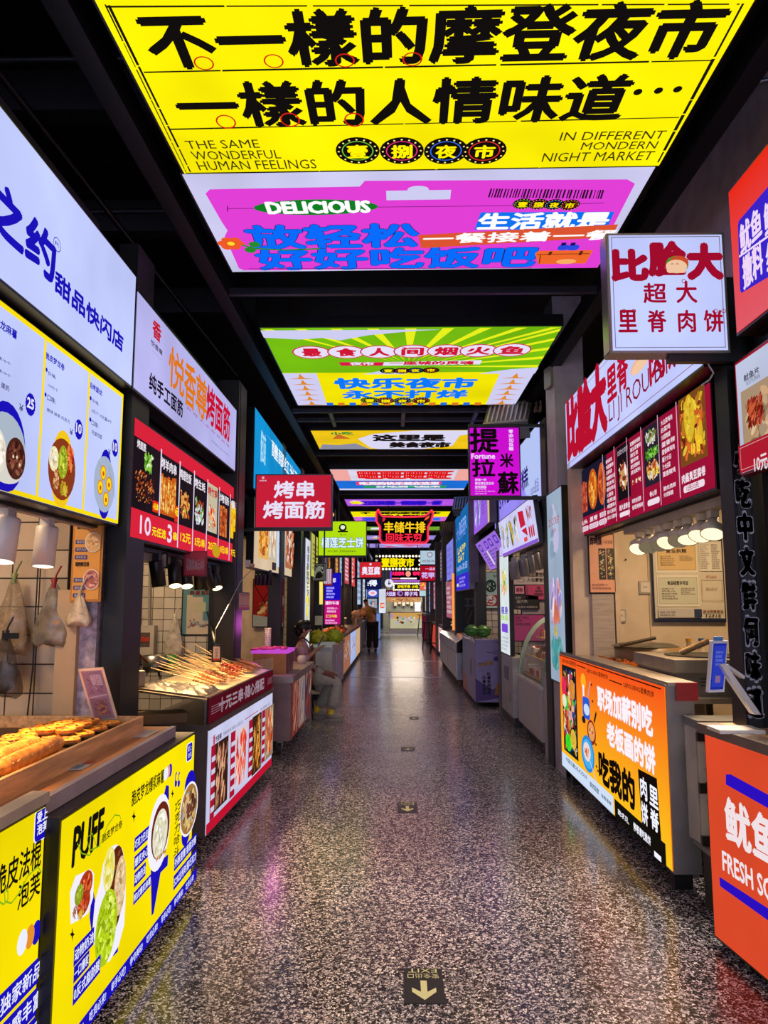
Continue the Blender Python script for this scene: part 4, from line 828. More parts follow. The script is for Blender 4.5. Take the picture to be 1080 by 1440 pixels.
def skewer(L, kind):
    t = thing('skewer', 'skewer', 'skewer', (0, 0, 0)); sub('stick', MB().cyl((0, 0, 0), (L, 0, 0), .0036, n=5), t, M('#f2d79c', .5))
    m = MB()
    if kind == 'ball':
        for i in range(5): m.ball((L*.05+.035+i*.032, 0, 0), (.017, .015, .014), 9, 6, jit=.08)
        col = M('#8f2a1c', .3, 0, 'food', .2, 60, .3)
    elif kind == 'meat':
        for i in range(7): m.ball((.02+i*.018, U(-.003, .003), 0), (.011, .010, .007), 8, 5, jit=.2)
        col = M('#d87a34', .35, 0, 'food', .2, 60, .5)
    elif kind == 'flat': m.box((.09, 0, 0), (.17, .045, .008)); m.box((.09, 0, .006), (.15, .03, .005)); col = M('#e0913f', .35, 0, 'food', .2, 50, .5)
    else:
        for i in range(8): m.ball((.02+i*.019, .004*(-1)**i, 0), (.012, .011, .009), 8, 5, jit=.15)
        col = M('#e8b070', .4, 0, 'food', .2, 60, .4)
    sub('food', m, t, col); return t
prot = {k: skewer(.46, k) for k in ('ball', 'meat', 'flat', 'pale')}; used = set()
idx = 0
cnt = {}
nth = ['first', 'second', 'third', 'fourth', 'fifth', 'sixth', 'seventh', 'eighth', 'ninth', 'tenth', 'eleventh', 'twelfth']
for (u0, u1, kind, n, nm) in ((.24, .40, 'pale', 9, 'pale gluten skewer in the second tray'), (.36, .52, 'meat', 9, 'red meat skewer in the middle of the case'), (.50, .62, 'meat', 6, 'glossy red skewer by the meat balls'), (.62, .74, 'ball', 7, 'dark meatball skewer'), (.78, .97, 'flat', 10, 'flat orange tofu skewer in the far tray')):
    for i in range(n):
        u = u0+(u1-u0)*i/(n-1); p = P(u, .962+.012*(i % 3), .07+U(0, .05)); d = (P(u-.015, 1.0, .5)-P(u, .96, .06)); a = math.atan2(d.y, d.x)+U(-.12, .12)+(.30 if kind in ('meat', 'pale') else .1)
        t = prot[kind] if kind not in used else dup(prot[kind], p); used.add(kind); t.location = p; t['o'] = tuple(p)
        t.rotation_euler = (0, -.20-.06*(i % 3)-(.22 if kind == 'meat' and i % 2 else 0)-(.1 if kind == 'pale' else 0), a); t['group'] = 'skewers laid out in the showcase'
        t['label'] = nm+', '+nth[i]+' from the near end'
        idx += 1
m = MB(); m.box(P(.03, 1.05, .62), (.3, .1, .1), rz=.5, mat=M('#a89a88', .6)); solo('cardboard_box', m, 'open grey cardboard box behind the skewer showcase', 'box', P(.03, 1.0, .62))
m = MB(); m.prism([P(-.02, .97, .72), P(.05, .90, .55), P(.0, .93, .48), P(-.06, 1.0, .66)], (0, 0, .01)); solo('paper_bag', m, 'yellow paper flap at the near corner of the skewer showcase', 'paper', P(0, .93, .6), M('#f0b030', .5))
m = MB(); m.box(P(.12, .55, 1.0), (.5, .5, .55), mat=M('#2a2420', .6)); m.box(P(.06, .80, .35), (.3, .2, .06), rz=.4, mat=M('#8a6a44', .5)); solo('storage_crate', m, 'dark crate with brown boards under the skewer showcase', 'crate', P(.12, .3, .62))
m = MB().lathe(P(.55, 1.0, .78), [(0, 0), (.09, 0), (.10, .13), (.102, .13), (.09, .01)], 18, STEEL); t = solo('metal_pot', m, 'small steel pot behind the skewers', 'pot', P(.55, 1.0, .78)); sub('ladle', MB().tube([P(.5, 1.08, .8), P(.42, 1.24, .9)], .008), t, M('#6a1a14', .5), 'dark red ladle handle')
b = byp('price_card', 'small white price card with red base clipped over the skewers', 'card', 5.9, (300, 909), (309, 929), base='#d8b8a8', lit=0, th=.005); b.vtext('价格表', N(.3, .9), N(.7, .2), '#4a2a24'); b.rect(N(0, .15), N(1, 0), '#b02a1a'); b.done()
m = MB().lathe(P(.62, 1.0, .70), [(0, 0), (.12, 0), (.05, .12), (0, .125)], 5, M('#1f7a2a', .5)); solo('green_basket', m, 'dark green plastic cone shape behind the skewers', 'basket', P(.62, 1.0, .7))
# ================================================================ PEOPLE
def skin(name, J, E, parent, mat, lvl=1, label=None):
    """one continuous surface grown on a jointed skeleton; J = [(x,y,z,r)] or (x,y,z,rx,ry)"""
    me = bpy.data.meshes.new(name); o3 = Vector(parent['o']); me.from_pydata([Vector(j[:3])-o3 for j in J], E, [])
    o = bpy.data.objects.new('tmp', me); COL.objects.link(o); sk = o.modifiers.new('s', 'SKIN'); sk.use_smooth_shade = True; ss = o.modifiers.new('u', 'SUBSURF'); ss.levels = lvl; ss.render_levels = lvl
    for v, j in zip(me.skin_vertices[0].data, J): v.radius = (j[3], j[4] if len(j) > 4 else j[3])
    me.skin_vertices[0].data[0].use_root = True
    bpy.context.view_layer.update(); dg = bpy.context.evaluated_depsgraph_get(); m2 = bpy.data.meshes.new_from_object(o.evaluated_get(dg))
    bpy.data.objects.remove(o); m2.materials.clear(); m2.materials.append(mat); m2.polygons.foreach_set('use_smooth', [True]*len(m2.polygons))
    r = bpy.data.objects.new(name, m2); COL.objects.link(r); r.parent = parent; r['o'] = tuple(parent['o'])
    if label: r['label'] = label
    return r
SKIN_ = M('#c08a6c', .5, var=.05, sss=.1); HAIR = M('#0c0a0a', .5)
def hand(J, E, wrist, d, side, r=.011):
    """palm and five bent fingers appended to a skeleton"""
    w = Vector(wrist); d = Vector(d).normalized(); s = Vector(side).normalized(); k = len(J); p = w+d*.07
    J.append((*p, .02)); E.append((k-1, k))
    for i, L in enumerate((.050, .058, .062, .052)):
        a = p+s*((i-1.5)*.017)+d*.012; b1 = a+d*L*.6; c = b1+d*L*.35-d.cross(s)*L*.3; n = len(J); J += [(*a, r*.9), (*b1, r*.8), (*c, r*.65)]; E += [(k, n), (n, n+1), (n+1, n+2)]
    a = w+d*.03-s*.03; b1 = a+d*.03-s*.015; n = len(J); J += [(*a, r), (*b1, r*.8)]; E += [(k, n), (n, n+1)]
    return J, E
# seated woman, facing the aisle (+x), looking down at her phone
W = thing('person', 'woman in a pink top and brown apron, seated with a phone', 'person', (-1.15, 10.3, 0))
y = 10.3
J = [(-1.22, y, .56, .12, .15), (-1.27, y, .78, .10, .14), (-1.29, y, .98, .10, .16), (-1.285, y, 1.06, .05), (-1.265, y, 1.11, .045), (-1.24, y, 1.17, .078, .075), (-1.235, y, 1.235, .08, .075),
     (-1.28, y-.17, .98, .048), (-1.24, y-.20, .77, .036), (-1.09, y-.12, .90, .026), (-1.28, y+.17, .98, .048), (-1.23, y+.2, .78, .036), (-1.08, y+.08, .91, .026),
     (-1.0, y-.11, .55, .085), (-.78, y-.11, .50, .062), (-.83, y-.11, .28, .05), (-.90, y-.11, .09, .036), (-.80, y-.11, .04, .035),
     (-1.02, y+.11, .53, .085), (-.90, y+.10, .46, .062), (-.98, y+.10, .26, .05), (-1.10, y+.10, .09, .036), (-1.0, y+.10, .04, .035)]
E = [(0, 1), (1, 2), (2, 3), (3, 4), (4, 5), (5, 6), (2, 7), (7, 8), (8, 9), (2, 10), (10, 11), (11, 12), (0, 13), (13, 14), (14, 15), (15, 16), (16, 17), (0, 18), (18, 19), (19, 20), (20, 21), (21, 22)]
skin('body', J, E, W, SKIN_, 2)
for (wx, wy, wz, sy) in ((-1.09, y-.12, .90, 1), (-1.08, y+.08, .91, -1)):
    J2 = [(wx-.03, wy, wz-.02, .026), (wx, wy, wz, .024)]; E2 = [(0, 1)]; hand(J2, E2, (wx, wy, wz), (.8, .25*sy, .55), (0, 1, 0)); skin('hand', J2, E2, W, SKIN_, 1)
sub('hair', MB().ball((-1.265, y, 1.225), (.098, .094, .10), 16, 12).ball((-1.315, y, 1.17), (.055, .075, .09), 14, 10).ball((-1.205, y, 1.285), (.055, .078, .035), 12, 8).ball((-1.36, y, 1.20), (.04, .04, .045), 10, 8), W, HAIR, 'black hair in a low bun')
m = MB(); m.ball((-1.155, y, 1.18), (.016, .011, .014), 8, 6, SKIN_); sub('nose', m, W)
m = MB()
for s in (-1, 1): m.ball((-1.172, y+s*.03, 1.205), (.006, .011, .006), 8, 6, HAIR)
sub('eye', m, W); sub('mouth', MB().ball((-1.168, y, 1.135), (.008, .02, .006), 8, 6, M('#8a3a34', .5)), W)
sub('ear', MB().ball((-1.24, y-.078, 1.18), (.018, .008, .026), 8, 6, SKIN_), W)
skin('shirt', [(-1.23, y, .60, .13, .16), (-1.275, y, .78, .118, .155), (-1.295, y, .97, .112, .175), (-1.29, y, 1.05, .06), (-1.28, y-.18, .97, .062), (-1.24, y-.205, .78, .052), (-1.16, y-.17, .84, .042), (-1.28, y+.18, .97, .062), (-1.23, y+.205, .79, .052), (-1.15, y+.15, .85, .042)],
     [(0, 1), (1, 2), (2, 3), (2, 4), (4, 5), (5, 6), (2, 7), (7, 8), (8, 9)], W, M('#d09a9e', .8, bump=.2, scale=30), 2, 'dusty pink top')
skin('trousers', [(-1.2, y, .55, .14, .17), (-1.0, y-.12, .545, .105), (-.775, y-.12, .50, .085), (-.81, y-.11, .30, .088), (-.85, y-.11, .13, .095), (-1.02, y+.12, .52, .105), (-.90, y+.11, .47, .085), (-.97, y+.10, .27, .08), (-1.05, y+.1, .13, .085)], [(0, 1), (1, 2), (2, 3), (3, 4), (0, 5), (5, 6), (6, 7), (7, 8)], W, M('#9a968e', .8, bump=.2, scale=30), 2, 'loose grey trousers')
ap = MB(); pts = [(-1.135, 1.0, .09), (-1.10, .88, .11), (-1.10, .70, .13), (-1.05, .645, .16), (-.94, .645, .19), (-.84, .62, .19), (-.80, .58, .19)]
for (x, z, hw) in pts: ap.v += [(x, y-hw, z-.02), (x, y, z), (x, y+hw, z-.02), (x-.02, y+hw, z-.05), (x-.02, y-hw, z-.05)]
n = len(pts)
for i in range(n-1):
    for j in range(5): ap.f.append((i*5+j, i*5+(j+1) % 5, (i+1)*5+(j+1) % 5, (i+1)*5+j)); ap.c.append(None); ap.m.append(0); ap.sm.append(True)
sub('apron', ap, W, M('#6b3f30', .8), 'brown apron from chest to knees')
sub('strap', MB().tube([(-1.14, y-.1, 1.0), (-1.24, y-.13, 1.09), (-1.33, y-.05, 1.05), (-1.38, y, .7)], .012), W, M('#6b3f30', .8))
m = MB()
for fx, fy in ((-.81, y-.11), (-1.01, y+.10)): m.ball((fx, fy, .05), (.13, .05, .05), 12, 8); m.box((fx, fy, .012), (.25, .09, .024))
sub('shoe', m, W, M('#8f857c', .6), 'beige trainers')
m = MB()
for fx, fy in ((-.87, y-.11), (-1.07, y+.10)): m.cyl((fx, fy, .08), (fx+.01, fy, .15), .045, n=10)
sub('sock', m, W, M('#d8c020', .7), 'yellow socks')
ph = Board('phone', 'dark phone held up by the seated woman', 'phone', (-1.045, y-.03, .965), (0, 1, 0), (.45, 0, .9), .075, .15, base='#3a4048', lit=0, th=.009, case='#0a0a0a'); ph.done()
t = thing('folding_stool', 'low black stool under the seated woman', 'stool', (-1.22, y, 0)); sub('seat', MB().cyl((-1.22, y, .40), (-1.22, y, .43), .17, n=18), t, BLACK)
for a in range(4): q = .785+a*1.571; sub('leg', MB().cyl((-1.22+.08*math.cos(q), y+.08*math.sin(q), .40), (-1.22+.17*math.cos(q), y+.17*math.sin(q), 0), .012), t, BLACK)
# standing man, back to us, leaning over a counter
Q = thing('person', 'man in a yellow brown shirt and black apron leaning over a far counter', 'person', (-.74, 24.4, 0)); x, y = -.74, 24.4
J = [(x, y, .92, .14, .12), (x-.06, y+.02, 1.15, .13, .11), (x-.14, y+.05, 1.38, .15, .11), (x-.18, y+.07, 1.46, .055), (x-.23, y+.1, 1.58, .085), (x-.23, y+.1, 1.63, .085), (x+.02, y-.02, 1.36, .055), (x+.06, y+.1, 1.12, .04), (x-.18, y+.22, 1.08, .032), (x-.30, y+.1, 1.36, .055), (x-.36, y+.18, 1.12, .04), (x-.42, y+.3, 1.06, .03),
     (x+.09, y, .88, .09), (x+.10, y, .48, .06), (x+.10, y, .08, .04), (x+.10, y+.12, .04, .04), (x-.09, y, .88, .09), (x-.10, y+.04, .48, .06), (x-.12, y, .08, .04), (x-.12, y+.12, .04, .04)]
E = [(0, 1), (1, 2), (2, 3), (3, 4), (4, 5), (2, 6), (6, 7), (7, 8), (2, 9), (9, 10), (10, 11), (0, 12), (12, 13), (13, 14), (14, 15), (0, 16), (16, 17), (17, 18), (18, 19)]
skin('body', J, E, Q, SKIN_, 1)
for wv in ((x-.18, y+.22, 1.08), (x-.42, y+.3, 1.06)):
    J2 = [(wv[0], wv[1]-.02, wv[2], .03), (*wv, .026)]; E2 = [(0, 1)]; hand(J2, E2, wv, (-.5, .8, -.2), (.8, .5, 0)); skin('hand', J2, E2, Q, SKIN_, 1)
skin('hair', [(x-.24, y+.07, 1.67, .098), (x-.22, y+.03, 1.58, .085)], [(0, 1)], Q, HAIR, 2, 'short black hair')
skin('shirt', [(x, y, .95, .155, .135), (x-.06, y+.02, 1.15, .145, .125), (x-.14, y+.05, 1.36, .17, .125), (x+.03, y-.02, 1.36, .075), (x+.065, y+.07, 1.16, .062), (x-.31, y+.1, 1.36, .075), (x-.355, y+.16, 1.16, .062)], [(0, 1), (1, 2), (2, 3), (3, 4), (2, 5), (5, 6)], Q, M('#9a7430', .8), 1, 'yellow brown shirt')
skin('trousers', [(x, y, .93, .165, .15), (x+.1, y, .86, .11), (x+.11, y, .46, .095), (x+.11, y, .1, .085), (x-.1, y, .86, .11), (x-.1, y+.03, .46, .095), (x-.12, y, .1, .085)], [(0, 1), (1, 2), (2, 3), (0, 4), (4, 5), (5, 6)], Q, M('#0c0b0d', .8), 1, 'black apron and trousers')
m = MB()
for fx in (x+.10, x-.12): m.ball((fx, y+.07, .05), (.05, .14, .05), 10, 8)
sub('shoe', m, Q, M('#16140f', .6))

# ================================================================ LEFT: THIRD STALL AND BEYOND
b = bx('shop_sign', 'bright blue lit shop sign with white brush lettering on the left', 'sign', -1.44, 7.5, 11.6, 2.72, 3.55, base='#1593d6', th=.1, case='#141418')
b.text('俏江南', (367, 604), (373, 655), '#a8e0f8', .02); b.text('今八', (375, 612), (397, 640), '#e8f6ff', .03); b.text('醴醪红米面', (382, 640), (420, 668), '#e8f6ff', .03); b.done()
b = byp('hanging_sign', 'red hanging light box with two lines of bold white lettering', 'sign', 7.35, (361, 668.5), (465, 741), base='#c61f38', th=.11, case='#3c3a40')
b.text('烤串', (386, 677), (441, 700), '#e8e0f8', .035); b.text('烤面筋', (371, 705), (456, 729), '#e8e0f8', .035); b.text('香', (368, 670), (372, 674), '#e8e0f8'); b.text('悦香尊', (365, 675), (375, 677), '#e8e0f8')
sub('bracket', MB().bb(-1.62, -.62, 7.33, 7.37, b.O.z-.04, b.O.z-.01), b.root, BLACK); b.done()
b = bx('menu_board', 'lit menu of fried food and soup bowls under the red hanging sign', 'menu', -1.47, 7.75, 10.6, 1.92, 2.65, base='#d8c0a0', th=.08)
b.photo((364, 735), (377, 788), ['#f0a83a', '#e07a2a', '#ffd070', '#a8481c'], 90, .25, '#e8b060'); b.photo((378, 735), (388, 790), ['#e8dcc8', '#c8b898', '#d88a5a', '#f4ece0'], 70, .3, '#c8b8a0', ang=1.4)
b.rect((389.5, 730), (400, 800), '#c8d8f4')
for i in range(3): b.text('招牌小吃', (391.5, 745+i*17), (397, 752+i*17), '#7a86a8')
b.photo((401.5, 735), (413, 802), ['#a84a2a', '#d88a5a', '#e8c0a0', '#7a2a1a', '#f0e0d0'], 110, .25, '#b06a4a'); b.done()
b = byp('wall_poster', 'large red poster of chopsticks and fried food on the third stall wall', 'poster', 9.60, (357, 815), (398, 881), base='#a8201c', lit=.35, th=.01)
b.photo(N(.1, .6), N(1, .15), ['#e0884a', '#c8542a', '#f0b070', '#d89a3a'], 60, .3, None, ang=.4); b.poly([N(0, 0), N(1, 0), N(1, .08), N(.5, .2), N(0, .25)], '#b0a088'); b.line([N(.1, .3), N(.55, .62)], .01, '#3a2a1a'); b.line([N(.0, .9), N(.4, .5)], .015, '#6a1a10'); b.line([N(.35, 1), N(.5, .75), N(.2, .4)], .012, '#4a1a14'); b.poly([N(.7, .5), N(1, .65), N(1, .45), N(.8, .38)], '#d8a080'); b.done()
b = byp('awning_board', 'small dark red lit shelf edge over the black lamps of the third stall', 'sign', 8.9, (358, 792), (383, 800), base='#8a1018', lit=.7, th=.2); b.done()
for i, px in enumerate((362, 367, 373, 379)): p = PY(8.7, (px, 802)); spot('pendant_spotlight', '%s black spotlight of the third stall, over the red poster' % ['leftmost', 'second', 'third', 'rightmost'][i], 'black spotlights of the third stall', p, (.0, .05, -1), .032, .13, '#121114', power=14 if i in (1, 2) else 0, lit=i != 3, size=75)
m = MB(); p = PY(8.6, (376, 920)); p.z = .812
for i in range(19): m.lathe(p+Vector((0, 0, i*.024)), [(.035, 0), (.042, .022), (.043, .022)], 12)
solo('cup_stack', m, 'tall stack of clear cups below the red poster', 'cups', p, M('#cfc8c4', .2, 0, 'film', .1, 10, 0, alpha=.75))
# picture cart
c = thing('food_cart', 'steel food cart with a torn meat picture on its front, left of the seated woman', 'cart', (-1.5, 8.7, 0))
sub('body', MB().bb(-2.0, -1.07, 7.78, 9.6, .16, .74), c, M('#8f7474', .5, .2))
sub('worktop', MB().bb(-2.05, -1.04, 7.74, 9.65, .74, .81), c, M('#a08a88', .4, .5), 'steel rimmed worktop')
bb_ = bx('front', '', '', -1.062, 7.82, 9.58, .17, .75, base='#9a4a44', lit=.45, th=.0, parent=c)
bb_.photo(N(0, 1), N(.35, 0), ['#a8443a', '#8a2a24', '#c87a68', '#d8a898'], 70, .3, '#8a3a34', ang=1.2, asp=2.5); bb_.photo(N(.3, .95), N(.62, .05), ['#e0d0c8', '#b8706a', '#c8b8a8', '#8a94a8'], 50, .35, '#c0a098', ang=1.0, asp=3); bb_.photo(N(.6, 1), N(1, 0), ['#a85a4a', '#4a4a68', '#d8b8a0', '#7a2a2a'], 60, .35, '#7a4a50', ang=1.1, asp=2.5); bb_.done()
for xx, yy in ((-1.2, 7.95), (-1.85, 7.95), (-1.2, 9.4), (-1.85, 9.4)): w = sub('caster_wheel', MB().cyl((xx-.02, yy, .06), (xx+.02, yy, .06), .06, n=14), c, M('#3a3634', .5)); sub('fork', MB().bb(xx-.03, xx+.03, yy-.02, yy+.02, .06, .17), w, STEEL)
g = thing('display_warmer', 'tan box with a glowing magenta top standing on the picture cart', 'display case', PY(8.0, (383, 951)))
p0, p1 = PY(8.0, (356, 919)), PY(8.0, (402, 951)); sub('cabinet', MB().bb(p0.x, p1.x, 8.0, 8.5, .81, p0.z), g, M('#d09048', .5)); sub('side_picture', MB().bb(p1.x, p1.x+.006, 8.0, 8.5, .81, p0.z), g, M('#8a4a50', .5, var=.6, scale=12)); sub('glass_top', MB().bb(p0.x-.02, p1.x+.02, 7.98, 8.52, p0.z, p0.z+.035), g, EM('#d050d8', .9))
m = MB()
for i in range(16): m.ball((U(p0.x, p1.x), U(8.0, 8.4), p0.z+.04), (.04, .03, .02), 7, 5)
sub('food', m, g, M('#c03a78', .5, 0, 'food')); g.children[-1]['kind'] = 'stuff'
pl = bpy.data.lights.new('glow_tube', 'POINT'); pl.energy = 4; pl.color = (1, .15, .9); pl.shadow_soft_size = .1; plo = bpy.data.objects.new('glow_tube', pl); COL.objects.link(plo); plo.parent = g; plo.location = (0, 0, .55)
solo('condiment_jar', MB().lathe((-1.15, 9.3, .81), [(0, 0), (.05, 0), (.055, .08), (.04, .1), (0, .1)], 12), 'small pale jar at the far end of the picture cart', 'jar', (-1.15, 9.3, .81), M('#d0c4bc', .4))
# green hanging sign
b = byp('hanging_sign', 'lime green hanging light box with a round face emblem over white lettering', 'sign', 13.0, (448.5, 733.5), (514.5, 781), base='#b4e010', th=.1, case='#3a4a10')
b.ell(482, 742, 5.5, 5.5, '#1c1c10'); b.ell(482, 741.5, 3.2, 3, '#e8f0d8'); b.rect((475, 746.5), (489, 748.5), '#1c1c10'); b.text('榴小仙', (478, 751), (487, 753), '#1c1c10')
b.text('榴莲芝士饼', (452, 756), (511, 770), '#dff4ff', .03, '#3a6a8a', .07); b.text('纯手工制作（现烤现卖新鲜美味）', (461, 774), (501, 776.5), '#1c1c10'); sub('bracket', MB().bb(-1.60, -.5, 12.98, 13.02, b.O.z-.04, b.O.z-.01), b.root, BLACK); b.done()
b = bx('menu_board', 'yellow and brown lit menu board behind the lime hanging sign', 'menu', -1.40, 12.45, 16.2, 2.0, 2.72, base='#d8d060', lit=.8, th=.08)
b.rect(N(.42, 1), N(1, 0), '#7a4438'); b.rect(N(.60, .95), N(.78, .2), '#c8b8d8'); b.lines(N(.62, .9), N(.76, .25), 7, '#4a3a5a'); b.photo(N(.8, 1), N(1, 0), ['#a8442a', '#c8704a', '#e0a83a'], 50, .3, None); b.lines(N(.03, .8), N(.35, .15), 6, '#4a4a1a', bold=.03); b.done()
b = bx('vertical_light_box', 'tall narrow white light box with yellow drawings left of the blue magenta menu', 'sign', -1.385, 11.52, 12.15, .75, 2.55, base='#d8dce8', th=.07, case='#6a6a72')
b.photo(N(.05, .8), N(.95, .05), ['#e8d83a', '#f4f0c8', '#c8b82a', '#a8b8d0'], 80, .4, None, asp=1.2); b.vtext('榴莲酥芝士饼', N(.3, .95), N(.7, .5), '#3a3a2a', .03); b.done()
b = byp('menu_board', 'blue over magenta lit price panel facing the aisle on the left', 'menu', 15.0, (457, 806), (478.5, 878), base='#1a10c0', th=.05); hang(b)
b.rect(N(0, .47), N(1, 0), '#c0107a'); b.lines(N(.05, .92), N(.95, .8), 1, '#d8d0ff', bold=.04); b.lines(N(.1, .74), N(.75, .5), 4, '#a8a0ff', bold=.04); b.text('爆炸牛排', N(.05, .45), N(.9, .38), '#f8d8f0', .04); b.lines(N(.15, .34), N(.95, .22), 2, '#f8b8e8', bold=.04); b.text('口味', N(.1, .19), N(.8, .13), '#ffc83a', .04); b.lines(N(.05, .1), N(.95, .0), 2, '#f0a8e0', bold=.04); b.done()
b = byp('hanging_card', 'dark grey card with black stars hung above the yellow fruit', 'card', 12.9, (440, 793), (458, 816), base='#8a8a7c', lit=.3, th=.02); hang(b)
b.photo(N(0, 1), N(1, 0), ['#1c1c18', '#c8c8b8', '#2c2c26'], 30, .4, None); b.done()
b = byp('hanging_card', 'striped pink and white banner beside the blue menu panel', 'card', 14.4, (456.5, 800), (467, 823), base='#c83a5a', lit=.6, th=.02); hang(b)
for i in range(4): b.line([N(.05+i*.25, 1), N(.0+i*.25, .1)], .03, '#e8d8f0')
b.done()
solo('price_sheet', MB().bb(*[PY(12.6, (443, 866)).x, PY(12.6, (453.5, 866)).x, 12.59, 12.61, PY(12.6, (443, 879)).z, PY(12.6, (443, 866)).z]), 'cream paper sheet hanging beside the yellow fruit', 'paper', PY(12.6, (448, 879)), M('#e0d8b0', .5))
solo('tube_lamp', MB().cyl(PY(12.9, (451.5, 850)), PY(12.9, (451.5, 818)), .03), 'glowing yellow upright tube beside the blue menu panel', 'lamp', PY(12.9, (451.5, 850)), EM('#f0d86a', 1.2))
# row of counters along the left
def counter(label, y0, y1, front, top='#6a605c', x=-1.05, z1=.88, d=.7, pal=None, lit=.7, side=-1, text=None):
    c = thing('stall_counter', label, 'counter', (side*(abs(x)+d/2), (y0+y1)/2, 0))
    sub('cabinet', MB().bb(x+side*.01, x+side*d, y0, y1, .08, z1), c, M('#5f5552', .5, .2)); sub('worktop', MB().bb(x-side*.015, x+side*(d+.02), y0-.01, y1+.01, z1, z1+.04), c, M(top, .35, .4)); sub('plinth', MB().bb(x+side*.06, x+side*d, y0+.05, y1-.05, 0, .08), c, BLACK)
    f = bx('front', '', '', x, y0+.03, y1-.03, .12, z1-.04, base=front, lit=lit, th=0, parent=c)
    if pal: f.photo(N(.05, .92), N(.95, .2), pal, 50, .3, None)
    if text: f.text(text, N(.1, .8), N(.9, .5), '#e8e4f4', .04)
    f.done(); return c
fz = thing('chest_freezer', 'white chest freezer with a steel lid behind the seated woman', 'freezer', (-1.4, 13.3, 0))
sub('cabinet', MB().bb(-1.85, -1.02, 12.2, 14.9, .1, .78), fz, M('#b8b0a4', .4)); sub('lid', MB().bb(-1.87, -1.0, 12.18, 14.92, .78, .84), fz, STEEL); sub('label_panel', MB().bb(-1.02, -1.01, 13.0, 14.4, .3, .66), fz, M('#d0ccd0', .4))
sub('plinth', MB().bb(-1.8, -1.08, 12.25, 14.85, 0, .1), fz, BLACK)
def durian(p, r, label, col='#c8c018'):
    m = MB(); random.seed(int(p[0]*100)); m.ball(p, (r, r*.85, r*.75), 14, 10)
    for i in range(90):
        a, c_ = U(0, 6.28), U(-.9, 1); s_ = math.sqrt(1-c_*c_); d = Vector((s_*math.cos(a)*r, s_*math.sin(a)*r*.85, c_*r*.75)); m.cyl(Vector(p)+d*.96, Vector(p)+d*1.18, .02, .001, n=4, cap=False)
    t = thing('durian', label, 'fruit', (p[0], p[1], p[2]-r*.75), 'durians on the freezer'); sub('husk', m, t, M(col, .5, 0, 'paint', .25, 14)); sub('stalk', MB().cyl(Vector(p)+Vector((0, 0, r*.7)), Vector(p)+Vector((.02, 0, r*.95)), .015), t, M('#8a8a1c', .6))
durian((-1.30, 12.6, .98), .16, 'yellow green durian on the freezer, left one'); durian((-1.05, 12.9, .98), .16, 'yellow green durian on the freezer, right one', '#b8c41c')
m = MB(); m.bb(-1.35, -1.02, 12.22, 12.5, .84, .88); m.box((-1.12, 12.3, .90), (.25, .2, .04), rz=.3); solo('wrapping_film', m, 'crumpled white wrapping film on the near end of the freezer', 'film', (-1.2, 12.4, .84), M('#d4dccc', .4))
counter('steel counter with a warm picture front under the orange fried food', 15.0, 17.6, '#b8785a', pal=['#e0b080', '#8a3a2a', '#c8c0d0'])
counter('counter with a blue white lit front on the left, past the fried food', 17.65, 20.2, '#a8b8e8', pal=['#e8e0f0', '#5a6ab0', '#d8a080'], lit=1)
counter('narrow counter with a pale orange lit front before the standing man', 20.3, 22.4, '#d8b088', lit=.9)
counter('tall brown counter the standing man leans over', 22.5, 24.6, '#8a6a60', z1=1.05, x=-1.10, lit=.25); counter('dim counter on the left just past the standing man', 25.8, 28.6, '#5a5060', x=-1.15, lit=.3)
for i, (yy, col, n, lb) in enumerate(((15.7, '#e8782a', 40, 'heap of orange fried food on the left counter'), (23.0, '#e0a060', 26, 'heap of pale buns beside the standing man'), (17.0, '#c8582a', 26, 'heap of red brown fried food at the far end of the picture counter'))):
    m = MB(); z0 = .92 if i != 1 else 1.09
    for k_ in range(n): a, rr = U(0, 6.28), math.sqrt(R()); m.ball((-1.28+.2*rr*math.cos(a), yy+.55*rr*math.sin(a), z0+.036+.10*(1-rr)), (.05, .055, .035), 7, 5)
    o = solo('food_heap', m, lb, 'food', (-1.28, yy, z0), M(col, .45, 0, 'food', .2, 20)); o['kind'] = 'stuff'
for i, (yy, x_) in enumerate(((21.0, -1.1), (22.9, -1.0), (23.6, -1.1))):
    m = MB(); m.ball((x_, yy, 1.25), (.13, .1, .1), 9, 7, jit=.15).cyl((x_, yy, .92 if i == 0 else 1.09), (x_, yy, 1.2), .03); solo('plush_display', m, 'round pale buff display ornament on the left counters, %s' % ['nearest', 'middle', 'closest to the man'][i], 'ornament', (x_, yy, .92), M(['#e0b080', '#d89060', '#e8c898'][i], .7))
# signs further down on the left
b = byp('hanging_sign', 'red hanging light box reading stinky tofu in white, far left', 'sign', 24.5, (506, 790.5), (536, 812), base='#d82832', th=.1); b.text('臭豆腐', (509, 797), (534, 808), '#f0e8ff', .04); b.ell(521, 793.5, 1.5, 1.5, '#f0e8ff'); sub('bracket', MB().bb(-1.46, -.42, 24.48, 24.52, b.O.z-.06, b.O.z-.01), b.root, BLACK); hang(b); b.done()
b = byp('hanging_sign', 'navy hanging light box with white block letters under the red tofu sign', 'sign', 27.0, (515, 812.5), (536, 828), base='#101850', th=.1); b.text(':得', (517, 816), (530, 824), '#f0f4ff', .06); hang(b); b.done()
b = byp('hanging_sign', 'white and pink round faced light box below the navy sign', 'sign', 28.0, (516, 829), (532, 840), base='#3a5ac8', th=.1); b.ell(524, 834, 6, 4, '#f0e0f0'); b.ell(524, 834, 3, 2, '#f0a0b0'); hang(b); b.done()
b = byp('hanging_sign', 'small orange lit panel under the pink faced light box', 'sign', 28.2, (517, 842), (530, 855), base='#a8b8d0', lit=.8, th=.1); b.photo(N(.1, .9), N(.9, .1), ['#e0602a', '#3a7a9a', '#f0d8c0'], 20, .3, None); hang(b); b.done()
